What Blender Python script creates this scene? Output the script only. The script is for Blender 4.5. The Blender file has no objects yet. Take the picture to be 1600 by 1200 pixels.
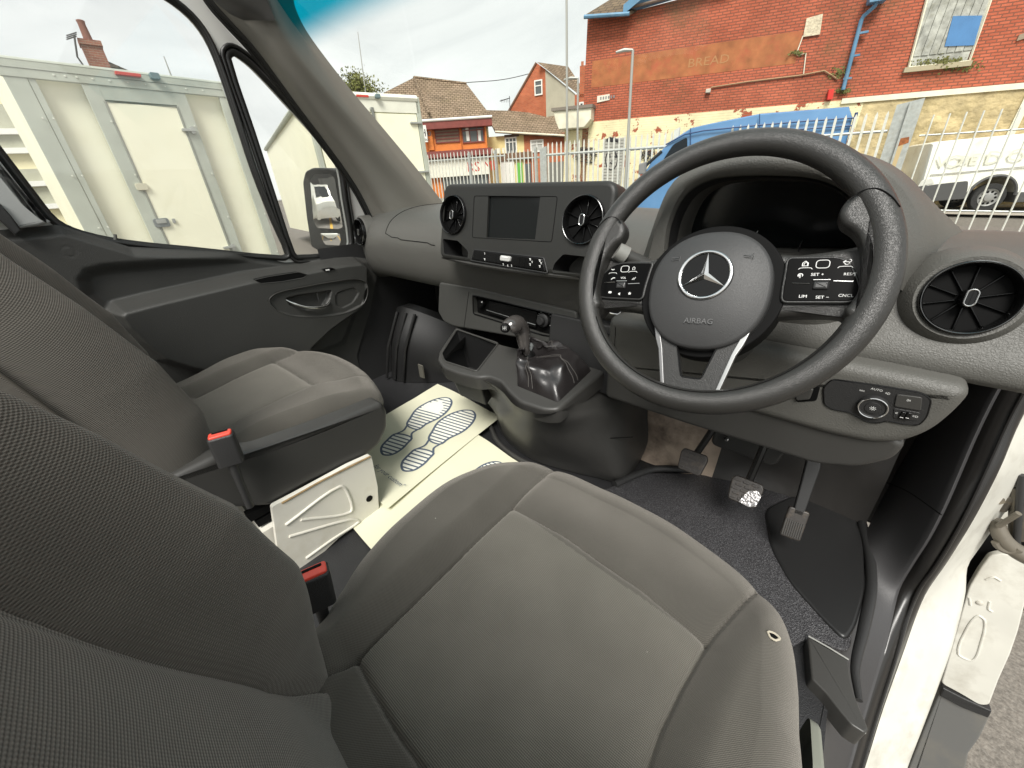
import bpy, math, random
import numpy as np
from mathutils import Vector, Matrix
from mathutils.geometry import tessellate_polygon
rnd = random.Random(7)
sc = bpy.context.scene
COL = sc.collection
# ------------------------------------------------------------------ camera, sky, sun, exposure
def _n(v):
    v = np.array(v, float); return v / np.linalg.norm(v)
FPX = 602.0                                   # focal length in pixels of the 1600 x 1200 photograph
_d = _n((93, -1200, -FPX)); _f = _n((580, 347, -FPX)); _f = _n(_f - _d * (_f @ _d))
MG = np.array([np.cross(_f, -_d), _f, -_d])   # camera axes -> world (gravity) axes
PH = math.radians(2.8)                        # the van stands on ground that falls towards its driver side
RV = np.array([[math.cos(PH), 0, -math.sin(PH)], [0, 1, 0], [math.sin(PH), 0, math.cos(PH)]])
MV = RV @ MG
CAM = np.array([.141, -.586, 1.70])
cam = bpy.data.cameras.new('camera'); camo = bpy.data.objects.new('camera', cam); COL.objects.link(camo)
cam.sensor_width = 36; cam.sensor_fit = 'HORIZONTAL'; cam.lens = FPX / 1600 * 36
cam.clip_start = .01; cam.clip_end = 600
camo.matrix_world = Matrix.Translation(CAM.tolist()) @ Matrix(MG.tolist()).to_4x4()
sc.camera = camo
sc.view_settings.view_transform = 'Standard'; sc.view_settings.look = 'None'
sc.view_settings.gamma = 1; sc.view_settings.use_curve_mapping = False
sc.view_settings.exposure = EXPO = 1.72
w = bpy.data.worlds.new('World'); sc.world = w; w.use_nodes = True
nt = w.node_tree; nt.nodes.clear()
sky = nt.nodes.new('ShaderNodeTexSky'); sky.sky_type = 'NISHITA'; sky.sun_disc = False
SUN_EL, SUN_AZ = math.radians(52), math.radians(150)
sky.sun_elevation = SUN_EL; sky.sun_rotation = SUN_AZ; sky.air_density = 1.0; sky.dust_density = 3.0
tc = nt.nodes.new('ShaderNodeTexCoord')
mp = nt.nodes.new('ShaderNodeMapping'); mp.inputs['Scale'].default_value = (1, 1, 2.6)
no = nt.nodes.new('ShaderNodeTexNoise'); no.inputs['Scale'].default_value = 2.1; no.inputs['Detail'].default_value = 7; no.inputs['Roughness'].default_value = .55; no.inputs['Distortion'].default_value = .6
cr = nt.nodes.new('ShaderNodeValToRGB')
cr.color_ramp.elements[0].position = .33; cr.color_ramp.elements[0].color = (3.5, 3.6, 3.5, 1)
cr.color_ramp.elements[1].position = .66; cr.color_ramp.elements[1].color = (5.0, 5.05, 4.85, 1)
mx = nt.nodes.new('ShaderNodeMixRGB'); mx.inputs[0].default_value = .93
bg = nt.nodes.new('ShaderNodeBackground'); bg.inputs['Strength'].default_value = .075
out = nt.nodes.new('ShaderNodeOutputWorld')
L = nt.links.new
L(tc.outputs['Generated'], mp.inputs[0]); L(mp.outputs[0], no.inputs['Vector']); L(no.outputs['Fac'], cr.inputs[0])
L(sky.outputs[0], mx.inputs[1]); L(cr.outputs[0], mx.inputs[2]); L(mx.outputs[0], bg.inputs[0]); L(bg.outputs[0], out.inputs[0])
sun = bpy.data.lights.new('sun', 'SUN'); sun.energy = 1.5; sun.angle = math.radians(25); sun.color = (1, .97, .92)
suno = bpy.data.objects.new('sun', sun); COL.objects.link(suno)
_sd = Vector((math.sin(SUN_AZ) * math.cos(SUN_EL), math.cos(SUN_AZ) * math.cos(SUN_EL), math.sin(SUN_EL)))
suno.rotation_euler = _sd.to_track_quat('Z', 'Y').to_euler(); suno.location = (0, 0, 30)

# ------------------------------------------------------------------ measuring: a pixel's ray met with a real plane
def vray(u, v): return MV @ np.array([u - 800, -(v - 600), -FPX])
def gray(u, v): return MG @ np.array([u - 800, -(v - 600), -FPX])
def onx(u, v, x): r = vray(u, v); return CAM + r * (x - CAM[0]) / r[0]
def ony(u, v, y): r = vray(u, v); return CAM + r * (y - CAM[1]) / r[1]
def onz(u, v, z): r = vray(u, v); return CAM + r * (z - CAM[2]) / r[2]
VANM = Matrix.Translation(CAM.tolist()) @ Matrix(RV.T.tolist()).to_4x4() @ Matrix.Translation((-CAM).tolist())
def v2w(p): return RV.T @ (np.array(p, float) - CAM) + CAM

class Fr:
    """a flat working frame: origin, two axes, normal"""
    def __init__(s, o, ex, ey, world=False):
        s.o = np.array(o, float); s.ex = _n(ex); ey = np.array(ey, float)
        s.ey = _n(ey - s.ex * (ey @ s.ex)); s.en = np.cross(s.ex, s.ey); s.world = world
    def P(s, a, b, c=0.): return s.o + s.ex * a + s.ey * b + s.en * c
    def uv(s, u, v, c=0.):
        r = gray(u, v) if s.world else vray(u, v)
        o = s.o + s.en * c
        t = ((o - CAM) @ s.en) / (r @ s.en); p = CAM + r * t - s.o
        return (float(p @ s.ex), float(p @ s.ey))
    def tr(s, pts, c=0.): return [s.uv(u, v, c) for u, v in pts]

# ------------------------------------------------------------------ objects
IDENT = Matrix.Identity(4)
def mesh_obj(name, geo, mat, smooth=True, ang=40):
    V, Fc = geo
    me = bpy.data.meshes.new(name)
    me.from_pydata([tuple(map(float, p)) for p in V], [], [tuple(f) for f in Fc])
    me.validate(clean_customdata=False)
    if isinstance(mat, (list, tuple)):
        for m in mat: me.materials.append(m)
    else: me.materials.append(mat)
    if smooth:
        me.polygons.foreach_set('use_smooth', [True] * len(me.polygons))
        me.set_sharp_from_angle(angle=math.radians(ang))
    me.update()
    o = bpy.data.objects.new(name, me); COL.objects.link(o)
    return o
class Thing:
    def __init__(s, name, label, cat, loc=(0, 0, 0), van=True, group=None):
        s.loc = np.array(loc, float); s.van = van
        o = bpy.data.objects.new(name, None); COL.objects.link(o); o.empty_display_size = .1
        o.matrix_world = (VANM if van else IDENT) @ Matrix.Translation(s.loc.tolist())
        o['label'] = label; o['category'] = cat
        if group: o['group'] = group
        s.root = o
    def part(s, name, geo, mat, parent=None, smooth=True, label=None, ang=40, stuff=False, wn=False):
        V, Fc = geo
        V = np.array(V, float) - s.loc
        o = mesh_obj(name, (V, Fc), mat, smooth, ang)
        o.parent = parent or s.root
        if label: o['label'] = label
        if stuff: o['kind'] = 'stuff'
        return o
    def text(s, name, txt, fr, a, b, size, mat, parent=None, c=.001, rot=0, ext=0., sx=1., align='CENTER', shear=0):
        cu = bpy.data.curves.new(name, 'FONT'); cu.body = txt; cu.size = size; cu.align_x = align; cu.align_y = 'CENTER'
        cu.extrude = ext; cu.shear = shear; cu.materials.append(mat); cu.resolution_u = 2
        tmp = bpy.data.objects.new('tmp', cu); COL.objects.link(tmp); bpy.context.view_layer.update()
        me = bpy.data.meshes.new_from_object(tmp); bpy.data.objects.remove(tmp); bpy.data.curves.remove(cu)
        if not me.materials: me.materials.append(mat)
        o = bpy.data.objects.new(name, me); COL.objects.link(o); o.parent = parent or s.root
        m = Matrix([list(fr.ex), list(fr.ey), list(fr.en)]).transposed().to_4x4()
        p = fr.P(a, b, c) - s.loc
        o.matrix_local = Matrix.Translation(p.tolist()) @ m @ Matrix.Rotation(rot, 4, 'Z') @ Matrix.Diagonal((sx, 1, 1, 1))
        return o
def structure(name, geo, mat, van=False, smooth=False, stuff=False, label=None, cat=None):
    o = mesh_obj(name, geo, mat, smooth)
    o.matrix_world = VANM if van else IDENT
    o['kind'] = 'stuff' if stuff else 'structure'
    if label: o['label'] = label
    return o

# ------------------------------------------------------------------ geometry
def join(*gs):
    V, Fc = [], []
    for g in gs:
        n = len(V); V.extend(list(map(tuple, g[0]))); Fc.extend([tuple(i + n for i in f) for f in g[1]])
    return V, Fc
def box(c, s, rot=None):
    c = np.array(c, float); h = np.array(s, float) / 2
    V = [np.array((x, y, z)) * h for x in (-1, 1) for y in (-1, 1) for z in (-1, 1)]
    if rot is not None: V = [rot @ p for p in V]
    V = [c + p for p in V]
    return V, [(0, 1, 3, 2), (4, 6, 7, 5), (0, 4, 5, 1), (2, 3, 7, 6), (0, 2, 6, 4), (1, 5, 7, 3)]
def fbox(fr, a0, a1, b0, b1, c0, c1):
    V = [fr.P(a, b, c) for a in (a0, a1) for b in (b0, b1) for c in (c0, c1)]
    return V, [(0, 1, 3, 2), (4, 6, 7, 5), (0, 4, 5, 1), (2, 3, 7, 6), (0, 2, 6, 4), (1, 5, 7, 3)]
def rrect(w_, h_, r, seg=6, cx=0, cy=0):
    r = min(r, w_ / 2 - 1e-5, h_ / 2 - 1e-5); P = []
    for k, (sx, sy) in enumerate(((1, 1), (-1, 1), (-1, -1), (1, -1))):
        for i in range(seg + 1):
            t = math.pi / 2 * (k + i / seg)
            P.append((cx + sx * (w_ / 2 - r) + r * math.cos(t), cy + sy * (h_ / 2 - r) + r * math.sin(t)))
    return P
def circ(r, n=48, cx=0, cy=0, ry=None, a0=0.):
    return [(cx + r * math.cos(2 * math.pi * i / n + a0), cy + (ry or r) * math.sin(2 * math.pi * i / n + a0)) for i in range(n)]
def area(P): return sum(P[i - 1][0] * P[i][1] - P[i][0] * P[i - 1][1] for i in range(len(P))) / 2
def ccw(P):
    P = list(P); return P if area(P) > 0 else P[::-1]
def spl(P, n=8, closed=False):
    """Catmull-Rom through points of any dimension"""
    P = [np.array(p, float) for p in P]; m = len(P); out_ = []
    rng = range(m) if closed else range(m - 1)
    for i in rng:
        p0 = P[(i - 1) % m] if closed or i > 0 else 2 * P[0] - P[1]
        p1 = P[i]; p2 = P[(i + 1) % m]
        p3 = P[(i + 2) % m] if closed or i + 2 < m else 2 * P[-1] - P[-2]
        # centripetal-like damping of the tangents
        d = np.linalg.norm(p2 - p1) + 1e-9
        m1 = (p2 - p0); m2 = (p3 - p1)
        m1 = m1 / (np.linalg.norm(p2 - p1) + np.linalg.norm(p1 - p0) + 1e-9) * d
        m2 = m2 / (np.linalg.norm(p3 - p2) + np.linalg.norm(p2 - p1) + 1e-9) * d
        for k in range(n):
            t = k / n; t2 = t * t; t3 = t2 * t
            out_.append((2 * t3 - 3 * t2 + 1) * p1 + (t3 - 2 * t2 + t) * m1 + (-2 * t3 + 3 * t2) * p2 + (t3 - t2) * m2)
    if not closed: out_.append(P[-1])
    return [tuple(p) for p in out_]
def rnd_poly(P, r, seg=5):
    """round the corners of a 2-D polygon"""
    P = [np.array(p, float) for p in P]; out_ = []; m = len(P)
    for i in range(m):
        a, b, c = P[i - 1], P[i], P[(i + 1) % m]
        d1, d2 = np.linalg.norm(a - b), np.linalg.norm(c - b); q = min(r, d1 * .45, d2 * .45)
        s, e = b + (a - b) / d1 * q, b + (c - b) / d2 * q
        for k in range(seg + 1):
            t = k / seg; out_.append(tuple((1 - t) ** 2 * s + 2 * t * (1 - t) * b + t * t * e))
    return out_
def inset(P, d):
    """P ccw; moves every vertex inwards by d"""
    m = len(P); R = []
    A = np.array(P, float); e = np.roll(A, -1, 0) - A; ln = np.linalg.norm(e, axis=1, keepdims=True); ln[ln < 1e-9] = 1e-9
    e = e / ln; nrm = np.stack([-e[:, 1], e[:, 0]], 1)
    n0 = np.roll(nrm, 1, 0); b = n0 + nrm; q = np.sum(b * nrm, 1, keepdims=True); q[q < .35] = .35
    return [tuple(p) for p in (A + b / q * d)]
def slab(fr, outl, h, r=0., holes=(), back=0., hdepth=None, hfloor=False, seg=3, c0=0.):
    """plate standing h above the frame's plane, rounded front rim of radius r, holes cut through (walls hdepth deep, floor or not)"""
    outl = ccw(outl); V = []; Fc = []; n = len(outl)
    rings = [(outl, back)]
    if r > 0:
        for k in range(seg + 1):
            t = math.pi / 2 * k / seg
            rings.append((inset(outl, r * (1 - math.cos(t))) if k else outl, h - r + r * math.sin(t)))
        rings.append((inset(outl, r * 1.12), h))
    else: rings.append((outl, h))
    for P, c in rings: V += [fr.P(a, b, c + c0) for a, b in P]
    for k in range(len(rings) - 1):
        for i in range(n):
            j = (i + 1) % n; Fc.append((k * n + i, k * n + j, (k + 1) * n + j, (k + 1) * n + i))
    top = rings[-1][0]; base = (len(rings) - 1) * n
    hol = [ccw(hh)[::-1] for hh in holes]
    idx = list(range(base, base + n)); polys = [[Vector((a, b, 0)) for a, b in top]]
    for hh in hol:
        m = len(hh); s = len(V); V += [fr.P(a, b, h + c0) for a, b in hh]; idx += list(range(s, s + m)); polys.append([Vector((a, b, 0)) for a, b in hh])
    if not hol: Fc.append(tuple(idx))
    else:
        tris = tessellate_polygon(polys)
        flat = [p for q in polys for p in q]
        for t in tris:
            a, b, c = (flat[i] for i in t)
            if (b - a).cross(c - a).z < 0: t = (t[0], t[2], t[1])
            Fc.append(tuple(idx[i] for i in t))
    s = base + n
    for hh in hol:
        m = len(hh); dpt = back if hdepth is None else h - hdepth
        q = len(V); V += [fr.P(a, b, dpt + c0) for a, b in hh]
        for i in range(m):
            j = (i + 1) % m; Fc.append((s + i, s + j, q + j, q + i))
        if hfloor: Fc.append(tuple(range(q, q + m))[::-1])
        s += m
    return V, Fc
def flat_loop(fr, outl, c=0.):
    outl = ccw(outl); return [fr.P(a, b, c) for a, b in outl], [tuple(range(len(outl)))]
def grid(rows, cu=False, cv=False):
    n = len(rows); m = len(rows[0]); V = [tuple(p) for r_ in rows for p in r_]; Fc = []
    for i in range(n if cu else n - 1):
        for j in range(m if cv else m - 1):
            a = i * m + j; b = i * m + (j + 1) % m; c = ((i + 1) % n) * m + (j + 1) % m; d = ((i + 1) % n) * m + j
            Fc.append((a, b, c, d))
    return V, Fc
def loft(rows, nu=6, nv=6, cv=False):
    """smooth surface through a coarse net of rows of 3-D points"""
    R = [spl(r_, nv, cv) for r_ in rows]
    Rn = np.array(R); cols = [spl([Rn[i, j] for i in range(len(R))], nu) for j in range(Rn.shape[1])]
    G = [[cols[j][i] for j in range(len(cols))] for i in range(len(cols[0]))]
    return grid(G, False, cv)
def thick(g, d):
    """give a sheet a back side, d (vector) away"""
    V, Fc = g; n = len(V); d = np.array(d, float)
    V2 = list(V) + [tuple(np.array(p) + d) for p in V]
    edges = {}
    for f in Fc:
        for i in range(len(f)):
            e = (f[i], f[(i + 1) % len(f)]); edges[e] = 1
    F2 = list(Fc) + [tuple(i + n for i in f[::-1]) for f in Fc]
    for a, b in edges:
        if (b, a) not in edges: F2.append((b, a, a + n, b + n))
    return V2, F2
def tube(path, r, n=10, closed=False, caps=True, flat=None):
    """round (or oval: flat=(ratio, axis)) tube along a path; r number or list"""
    P = [np.array(p, float) for p in path]; m = len(P); V = []; Fc = []
    rs = [r] * m if np.isscalar(r) else list(r)
    nrm = None
    for i in range(m):
        t = (P[(i + 1) % m] - P[i - 1]) if closed or 0 < i < m - 1 else (P[1] - P[0] if i == 0 else P[-1] - P[-2])
        t = _n(t)
        if nrm is None:
            a = np.array((0, 0, 1.)) if abs(t[2]) < .9 else np.array((1., 0, 0)); nrm = _n(np.cross(t, a))
        nrm = _n(nrm - t * (nrm @ t)); b = np.cross(t, nrm)
        for k in range(n):
            q = 2 * math.pi * k / n; V.append(P[i] + (nrm * math.cos(q) + b * math.sin(q)) * rs[i])
    for i in range(m if closed else m - 1):
        for k in range(n):
            a = i * n + k; b_ = i * n + (k + 1) % n; c = ((i + 1) % m) * n + (k + 1) % n; d = ((i + 1) % m) * n + k
            Fc.append((a, d, c, b_))
    if caps and not closed: Fc.append(tuple(range(n))); Fc.append(tuple(range((m - 1) * n, m * n))[::-1])
    return V, Fc
def lathe(fr, prof, n=40, ca=0., cb=0., cap0=True, cap1=True):
    """prof: (radius, height along the frame's normal)"""
    V = []; Fc = []
    for r, c in prof:
        for k in range(n):
            t = 2 * math.pi * k / n; V.append(fr.P(ca + r * math.cos(t), cb + r * math.sin(t), c))
    m = len(prof)
    for i in range(m - 1):
        for k in range(n):
            Fc.append((i * n + k, i * n + (k + 1) % n, (i + 1) * n + (k + 1) % n, (i + 1) * n + k))
    if cap0: Fc.append(tuple(range(n))[::-1])
    if cap1: Fc.append(tuple(range((m - 1) * n, m * n)))
    return V, Fc
def rod(a, b, r, n=8): return tube([a, b], r, n)
def seg_dist(X, Y, line):
    D = np.full(X.shape, 9.)
    for (x0, y0), (x1, y1) in zip(line[:-1], line[1:]):
        dx, dy = x1 - x0, y1 - y0; L2 = dx * dx + dy * dy + 1e-12
        t = np.clip(((X - x0) * dx + (Y - y0) * dy) / L2, 0, 1)
        D = np.minimum(D, np.hypot(X - x0 - t * dx, Y - y0 - t * dy))
    return D
def inside(X, Y, poly):
    I = np.zeros(X.shape, bool); n = len(poly)
    for i in range(n):
        x0, y0 = poly[i - 1]; x1, y1 = poly[i]
        c = ((y0 > Y) != (y1 > Y)) & (X < (x1 - x0) * (Y - y0) / (y1 - y0 + 1e-12) + x0)
        I ^= c
    return I
def pad(th, name, fr, outl, hfun, seams, insert, R, depth, mat, taper=.0, rings=110, segs=360, centre=None, wob=0., parent=None):
    """upholstered pad: dense star-shaped dome with rolled edge of radius R, skirt, stitched grooves"""
    O = np.array(spl(ccw(outl), 24, True)); per = np.linalg.norm(np.roll(O, -1, 0) - O, axis=1); s = np.concatenate([[0], np.cumsum(per)])
    q = np.linspace(0, s[-1], segs, endpoint=False); Oc = np.vstack([O, O[:1]])
    O = np.stack([np.interp(q, s, Oc[:, 0]), np.interp(q, s, Oc[:, 1])], 1)
    c = np.array(centre) if centre else O.mean(0)
    # edge distance from the outline
    ks = 1 - np.linspace(1, 0, rings) ** 1.25
    ks = np.clip(ks, .002, 1)
    A = c[0] + ks[:, None] * (O[None, :, 0] - c[0]); B = c[1] + ks[:, None] * (O[None, :, 1] - c[1])
    line = [tuple(p) for p in O[::4]] + [tuple(O[0])]
    D = seg_dist(A, B, line); D[-1] = 0
    t = np.clip(1 - D / R, 0, 1)
    H = hfun(A, B) * np.clip(D / R, 0, 1) ** .5 - R * (1 - np.sqrt(np.clip(1 - t * t, 0, 1)))
    for ln, wd, dp in seams:
        d = seg_dist(A, B, ln); H -= dp * np.exp(-(d / wd) ** 2) + dp * .5 * np.exp(-(d / (wd * 4)) ** 2)
    if wob:
        H += wob * (np.sin(A * 31 + 1.3) * np.sin(B * 27 + .7) + .5 * np.sin(A * 63 + B * 41))
    V = []; st = []
    for i in range(rings):
        for j in range(segs):
            V.append(fr.P(A[i, j], B[i, j], H[i, j])); st.append((A[i, j], B[i, j], 0))
    nr = rings; hb = H[-1].copy()
    for k in range(1, 7):
        f = k / 6; sc_ = 1 - taper * f
        for j in range(segs):
            a = c[0] + (O[j, 0] - c[0]) * sc_; b = c[1] + (O[j, 1] - c[1]) * sc_; h = hb[j] * (1 - f) + (-depth) * f
            V.append(fr.P(a, b, h)); st.append((O[j, 0] + (O[j, 0] - c[0]) * .0 , O[j, 1] + (h), 0))
    nr += 6
    Fc = []
    for i in range(nr - 1):
        for j in range(segs):
            k = (j + 1) % segs; Fc.append((i * segs + j, (i + 1) * segs + j, (i + 1) * segs + k, i * segs + k))
    Fc.append(tuple(range(segs)))
    Fc.append(tuple(range((nr - 1) * segs, nr * segs))[::-1])
    o = th.part(name, (V, Fc), mat, smooth=True, ang=75, parent=parent)
    at = o.data.attributes.new('st', 'FLOAT_VECTOR', 'POINT'); at.data.foreach_set('vector', np.array(st, float).ravel())
    ins = np.zeros(len(V)); 
    if insert is not None: ins[:rings * segs] = inside(A, B, insert).ravel()
    at = o.data.attributes.new('insert', 'FLOAT', 'POINT'); at.data.foreach_set('value', ins)
    return o
# ------------------------------------------------------------------ materials
def newmat(name):
    m = bpy.data.materials.new(name); m.use_nodes = True
    b = m.node_tree.nodes['Principled BSDF']; return m, m.node_tree, b
def mat(name, col, rough=.6, metal=0., bump=None, var=0., vscale=4., spec=.5, coat=0., emit=None, dirt=None):
    """principled + optional noise bump (scale, strength), colour variation, and dirt (colour, scale, amount)"""
    m, t, b = newmat(name); N = t.nodes.new; K = t.links.new
    b.inputs['Base Color'].default_value = (*col, 1); b.inputs['Roughness'].default_value = rough
    b.inputs['Metallic'].default_value = metal; b.inputs['Specular IOR Level'].default_value = spec
    if coat: b.inputs['Coat Weight'].default_value = coat; b.inputs['Coat Roughness'].default_value = .06
    tcn = N('ShaderNodeTexCoord')
    src = None
    if var:
        n1 = N('ShaderNodeTexNoise'); n1.inputs['Scale'].default_value = vscale; n1.inputs['Detail'].default_value = 5
        K(tcn.outputs['Object'], n1.inputs['Vector'])
        r = N('ShaderNodeValToRGB'); r.color_ramp.elements[0].position = .3; r.color_ramp.elements[1].position = .72
        r.color_ramp.elements[0].color = (*[c * (1 - var) for c in col], 1); r.color_ramp.elements[1].color = (*[min(1, c * (1 + var)) for c in col], 1)
        K(n1.outputs['Fac'], r.inputs[0]); src = r.outputs[0]
    if dirt:
        dc, ds, da = dirt
        n2 = N('ShaderNodeTexNoise'); n2.inputs['Scale'].default_value = ds; n2.inputs['Detail'].default_value = 8; n2.inputs['Roughness'].default_value = .65
        K(tcn.outputs['Object'], n2.inputs['Vector'])
        r2 = N('ShaderNodeValToRGB'); r2.color_ramp.elements[0].position = .5; r2.color_ramp.elements[1].position = .75
        r2.color_ramp.elements[0].color = (0, 0, 0, 1); r2.color_ramp.elements[1].color = (da, da, da, 1)
        K(n2.outputs['Fac'], r2.inputs[0]); mm = N('ShaderNodeMixRGB'); mm.inputs[1].default_value = (*col, 1); mm.inputs[2].default_value = (*dc, 1)
        if src: K(src, mm.inputs[1])
        K(r2.outputs[0], mm.inputs[0]); src = mm.outputs[0]
    if src: K(src, b.inputs['Base Color'])
    if bump:
        n3 = N('ShaderNodeTexNoise'); n3.inputs['Scale'].default_value = bump[0]; n3.inputs['Detail'].default_value = 2
        K(tcn.outputs['Object'], n3.inputs['Vector'])
        bp = N('ShaderNodeBump'); bp.inputs['Strength'].default_value = bump[1]; bp.inputs['Distance'].default_value = bump[2] if len(bump) > 2 else .001
        K(n3.outputs['Fac'], bp.inputs['Height']); K(bp.outputs[0], b.inputs['Normal'])
    if emit: b.inputs['Emission Color'].default_value = (*emit[0], 1); b.inputs['Emission Strength'].default_value = emit[1]
    return m
def grain(name, col, rough=.55, scale=260, strength=.35, dist=.0006, spec=.45, var=.06):
    """moulded plastic with leather-like grain"""
    m, t, b = newmat(name); N = t.nodes.new; K = t.links.new
    tcn = N('ShaderNodeTexCoord'); v = N('ShaderNodeTexVoronoi'); v.feature = 'DISTANCE_TO_EDGE'; v.inputs['Scale'].default_value = scale
    nz = N('ShaderNodeTexNoise'); nz.inputs['Scale'].default_value = scale * .5; nz.inputs['Detail'].default_value = 2
    K(tcn.outputs['Object'], nz.inputs['Vector'])
    ad = N('ShaderNodeMixRGB'); ad.blend_type = 'ADD'; ad.inputs[0].default_value = .006
    K(tcn.outputs['Object'], ad.inputs[1]); K(nz.outputs['Color'], ad.inputs[2]); K(ad.outputs[0], v.inputs['Vector'])
    mr = N('ShaderNodeMapRange'); mr.inputs['From Max'].default_value = .35; K(v.outputs['Distance'], mr.inputs['Value'])
    bp = N('ShaderNodeBump'); bp.inputs['Strength'].default_value = strength; bp.inputs['Distance'].default_value = dist
    K(mr.outputs[0], bp.inputs['Height']); K(bp.outputs[0], b.inputs['Normal'])
    n2 = N('ShaderNodeTexNoise'); n2.inputs['Scale'].default_value = 5; n2.inputs['Detail'].default_value = 6; K(tcn.outputs['Object'], n2.inputs['Vector'])
    r = N('ShaderNodeValToRGB'); r.color_ramp.elements[0].position = .3; r.color_ramp.elements[1].position = .75
    r.color_ramp.elements[0].color = (*[c * (1 - var) for c in col], 1); r.color_ramp.elements[1].color = (*[c * (1 + var) for c in col], 1)
    K(n2.outputs['Fac'], r.inputs[0]); K(r.outputs[0], b.inputs['Base Color'])
    r3 = N('ShaderNodeMapRange'); r3.inputs['To Min'].default_value = rough - .07; r3.inputs['To Max'].default_value = rough + .1
    K(n2.outputs['Fac'], r3.inputs['Value']); K(r3.outputs[0], b.inputs['Roughness'])
    b.inputs['Specular IOR Level'].default_value = spec
    return m
def fabric(name, c_ins, c_bol, pitch=.0021, lint=True):
    m, t, b = newmat(name); N = t.nodes.new; K = t.links.new
    at = N('ShaderNodeAttribute'); at.attribute_name = 'st'; ai = N('ShaderNodeAttribute'); ai.attribute_name = 'insert'
    sp = N('ShaderNodeSeparateXYZ'); K(at.outputs['Vector'], sp.inputs[0])
    def M(op, a, b_=None, v=None):
        n = N('ShaderNodeMath'); n.operation = op
        K(a, n.inputs[0]) if not isinstance(a, float) else setattr(n.inputs[0], 'default_value', a)
        if b_ is not None: K(b_, n.inputs[1])
        if v is not None: n.inputs[1].default_value = v
        return n.outputs[0]
    k = 2 * math.pi / pitch
    nz = N('ShaderNodeTexNoise'); nz.inputs['Scale'].default_value = 14; nz.inputs['Detail'].default_value = 3; K(at.outputs['Vector'], nz.inputs['Vector'])
    wob_ = M('MULTIPLY', nz.outputs['Fac'], v=3.0)
    sx = M('SINE', M('ADD', M('MULTIPLY', sp.outputs[0], v=k), wob_)); sy = M('SINE', M('ADD', M('MULTIPLY', sp.outputs[1], v=k * 1.0), wob_))
    knit = M('MULTIPLY', sx, sy)
    rib = M('ADD', M('MULTIPLY', sy, v=.8), M('MULTIPLY', sx, v=.25))
    mix = N('ShaderNodeMixRGB'); K(ai.outputs['Fac'], mix.inputs[0]); K(knit, mix.inputs[1]); K(rib, mix.inputs[2])
    bp = N('ShaderNodeBump'); bp.inputs['Strength'].default_value = .55; bp.inputs['Distance'].default_value = .0007
    K(mix.outputs[0], bp.inputs['Height']); K(bp.outputs[0], b.inputs['Normal'])
    base = N('ShaderNodeMixRGB'); K(ai.outputs['Fac'], base.inputs[0]); base.inputs[1].default_value = (*c_bol, 1); base.inputs[2].default_value = (*c_ins, 1)
    hgt = N('ShaderNodeMapRange'); hgt.inputs['From Min'].default_value = -1; hgt.inputs['To Min'].default_value = .5; hgt.inputs['To Max'].default_value = 1.5; K(mix.outputs[0], hgt.inputs['Value'])
    n2 = N('ShaderNodeTexNoise'); n2.inputs['Scale'].default_value = 9; n2.inputs['Detail'].default_value = 6; K(at.outputs['Vector'], n2.inputs['Vector'])
    cl = N('ShaderNodeMapRange'); cl.inputs['From Min'].default_value = .3; cl.inputs['From Max'].default_value = .7; cl.inputs['To Min'].default_value = .9; cl.inputs['To Max'].default_value = 1.12; K(n2.outputs['Fac'], cl.inputs['Value'])
    mul = N('ShaderNodeVectorMath'); mul.operation = 'SCALE'; K(base.outputs[0], mul.inputs[0]); K(M('MULTIPLY', hgt.outputs[0], cl.outputs[0]), mul.inputs['Scale'])
    src = mul.outputs[0]
    # worn speckle of pale lint
    vo = N('ShaderNodeTexVoronoi'); vo.inputs['Scale'].default_value = 22; K(at.outputs['Vector'], vo.inputs['Vector'])
    lt = M('LESS_THAN', vo.outputs['Distance'], v=.020)
    ra = N('ShaderNodeSeparateXYZ'); K(vo.outputs['Color'], ra.inputs[0]); lt = M('MULTIPLY', lt, M('GREATER_THAN', ra.outputs[0], v=.6))
    mm = N('ShaderNodeMixRGB'); K(lt, mm.inputs[0]); K(src, mm.inputs[1]); mm.inputs[2].default_value = (.4, .38, .33, 1)
    K(mm.outputs[0], b.inputs['Base Color'])
    b.inputs['Roughness'].default_value = .95; b.inputs['Specular IOR Level'].default_value = .15
    b.inputs['Sheen Weight'].default_value = .35; b.inputs['Sheen Roughness'].default_value = .45; b.inputs['Sheen Tint'].default_value = (.8, .75, .68, 1)
    return m
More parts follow.
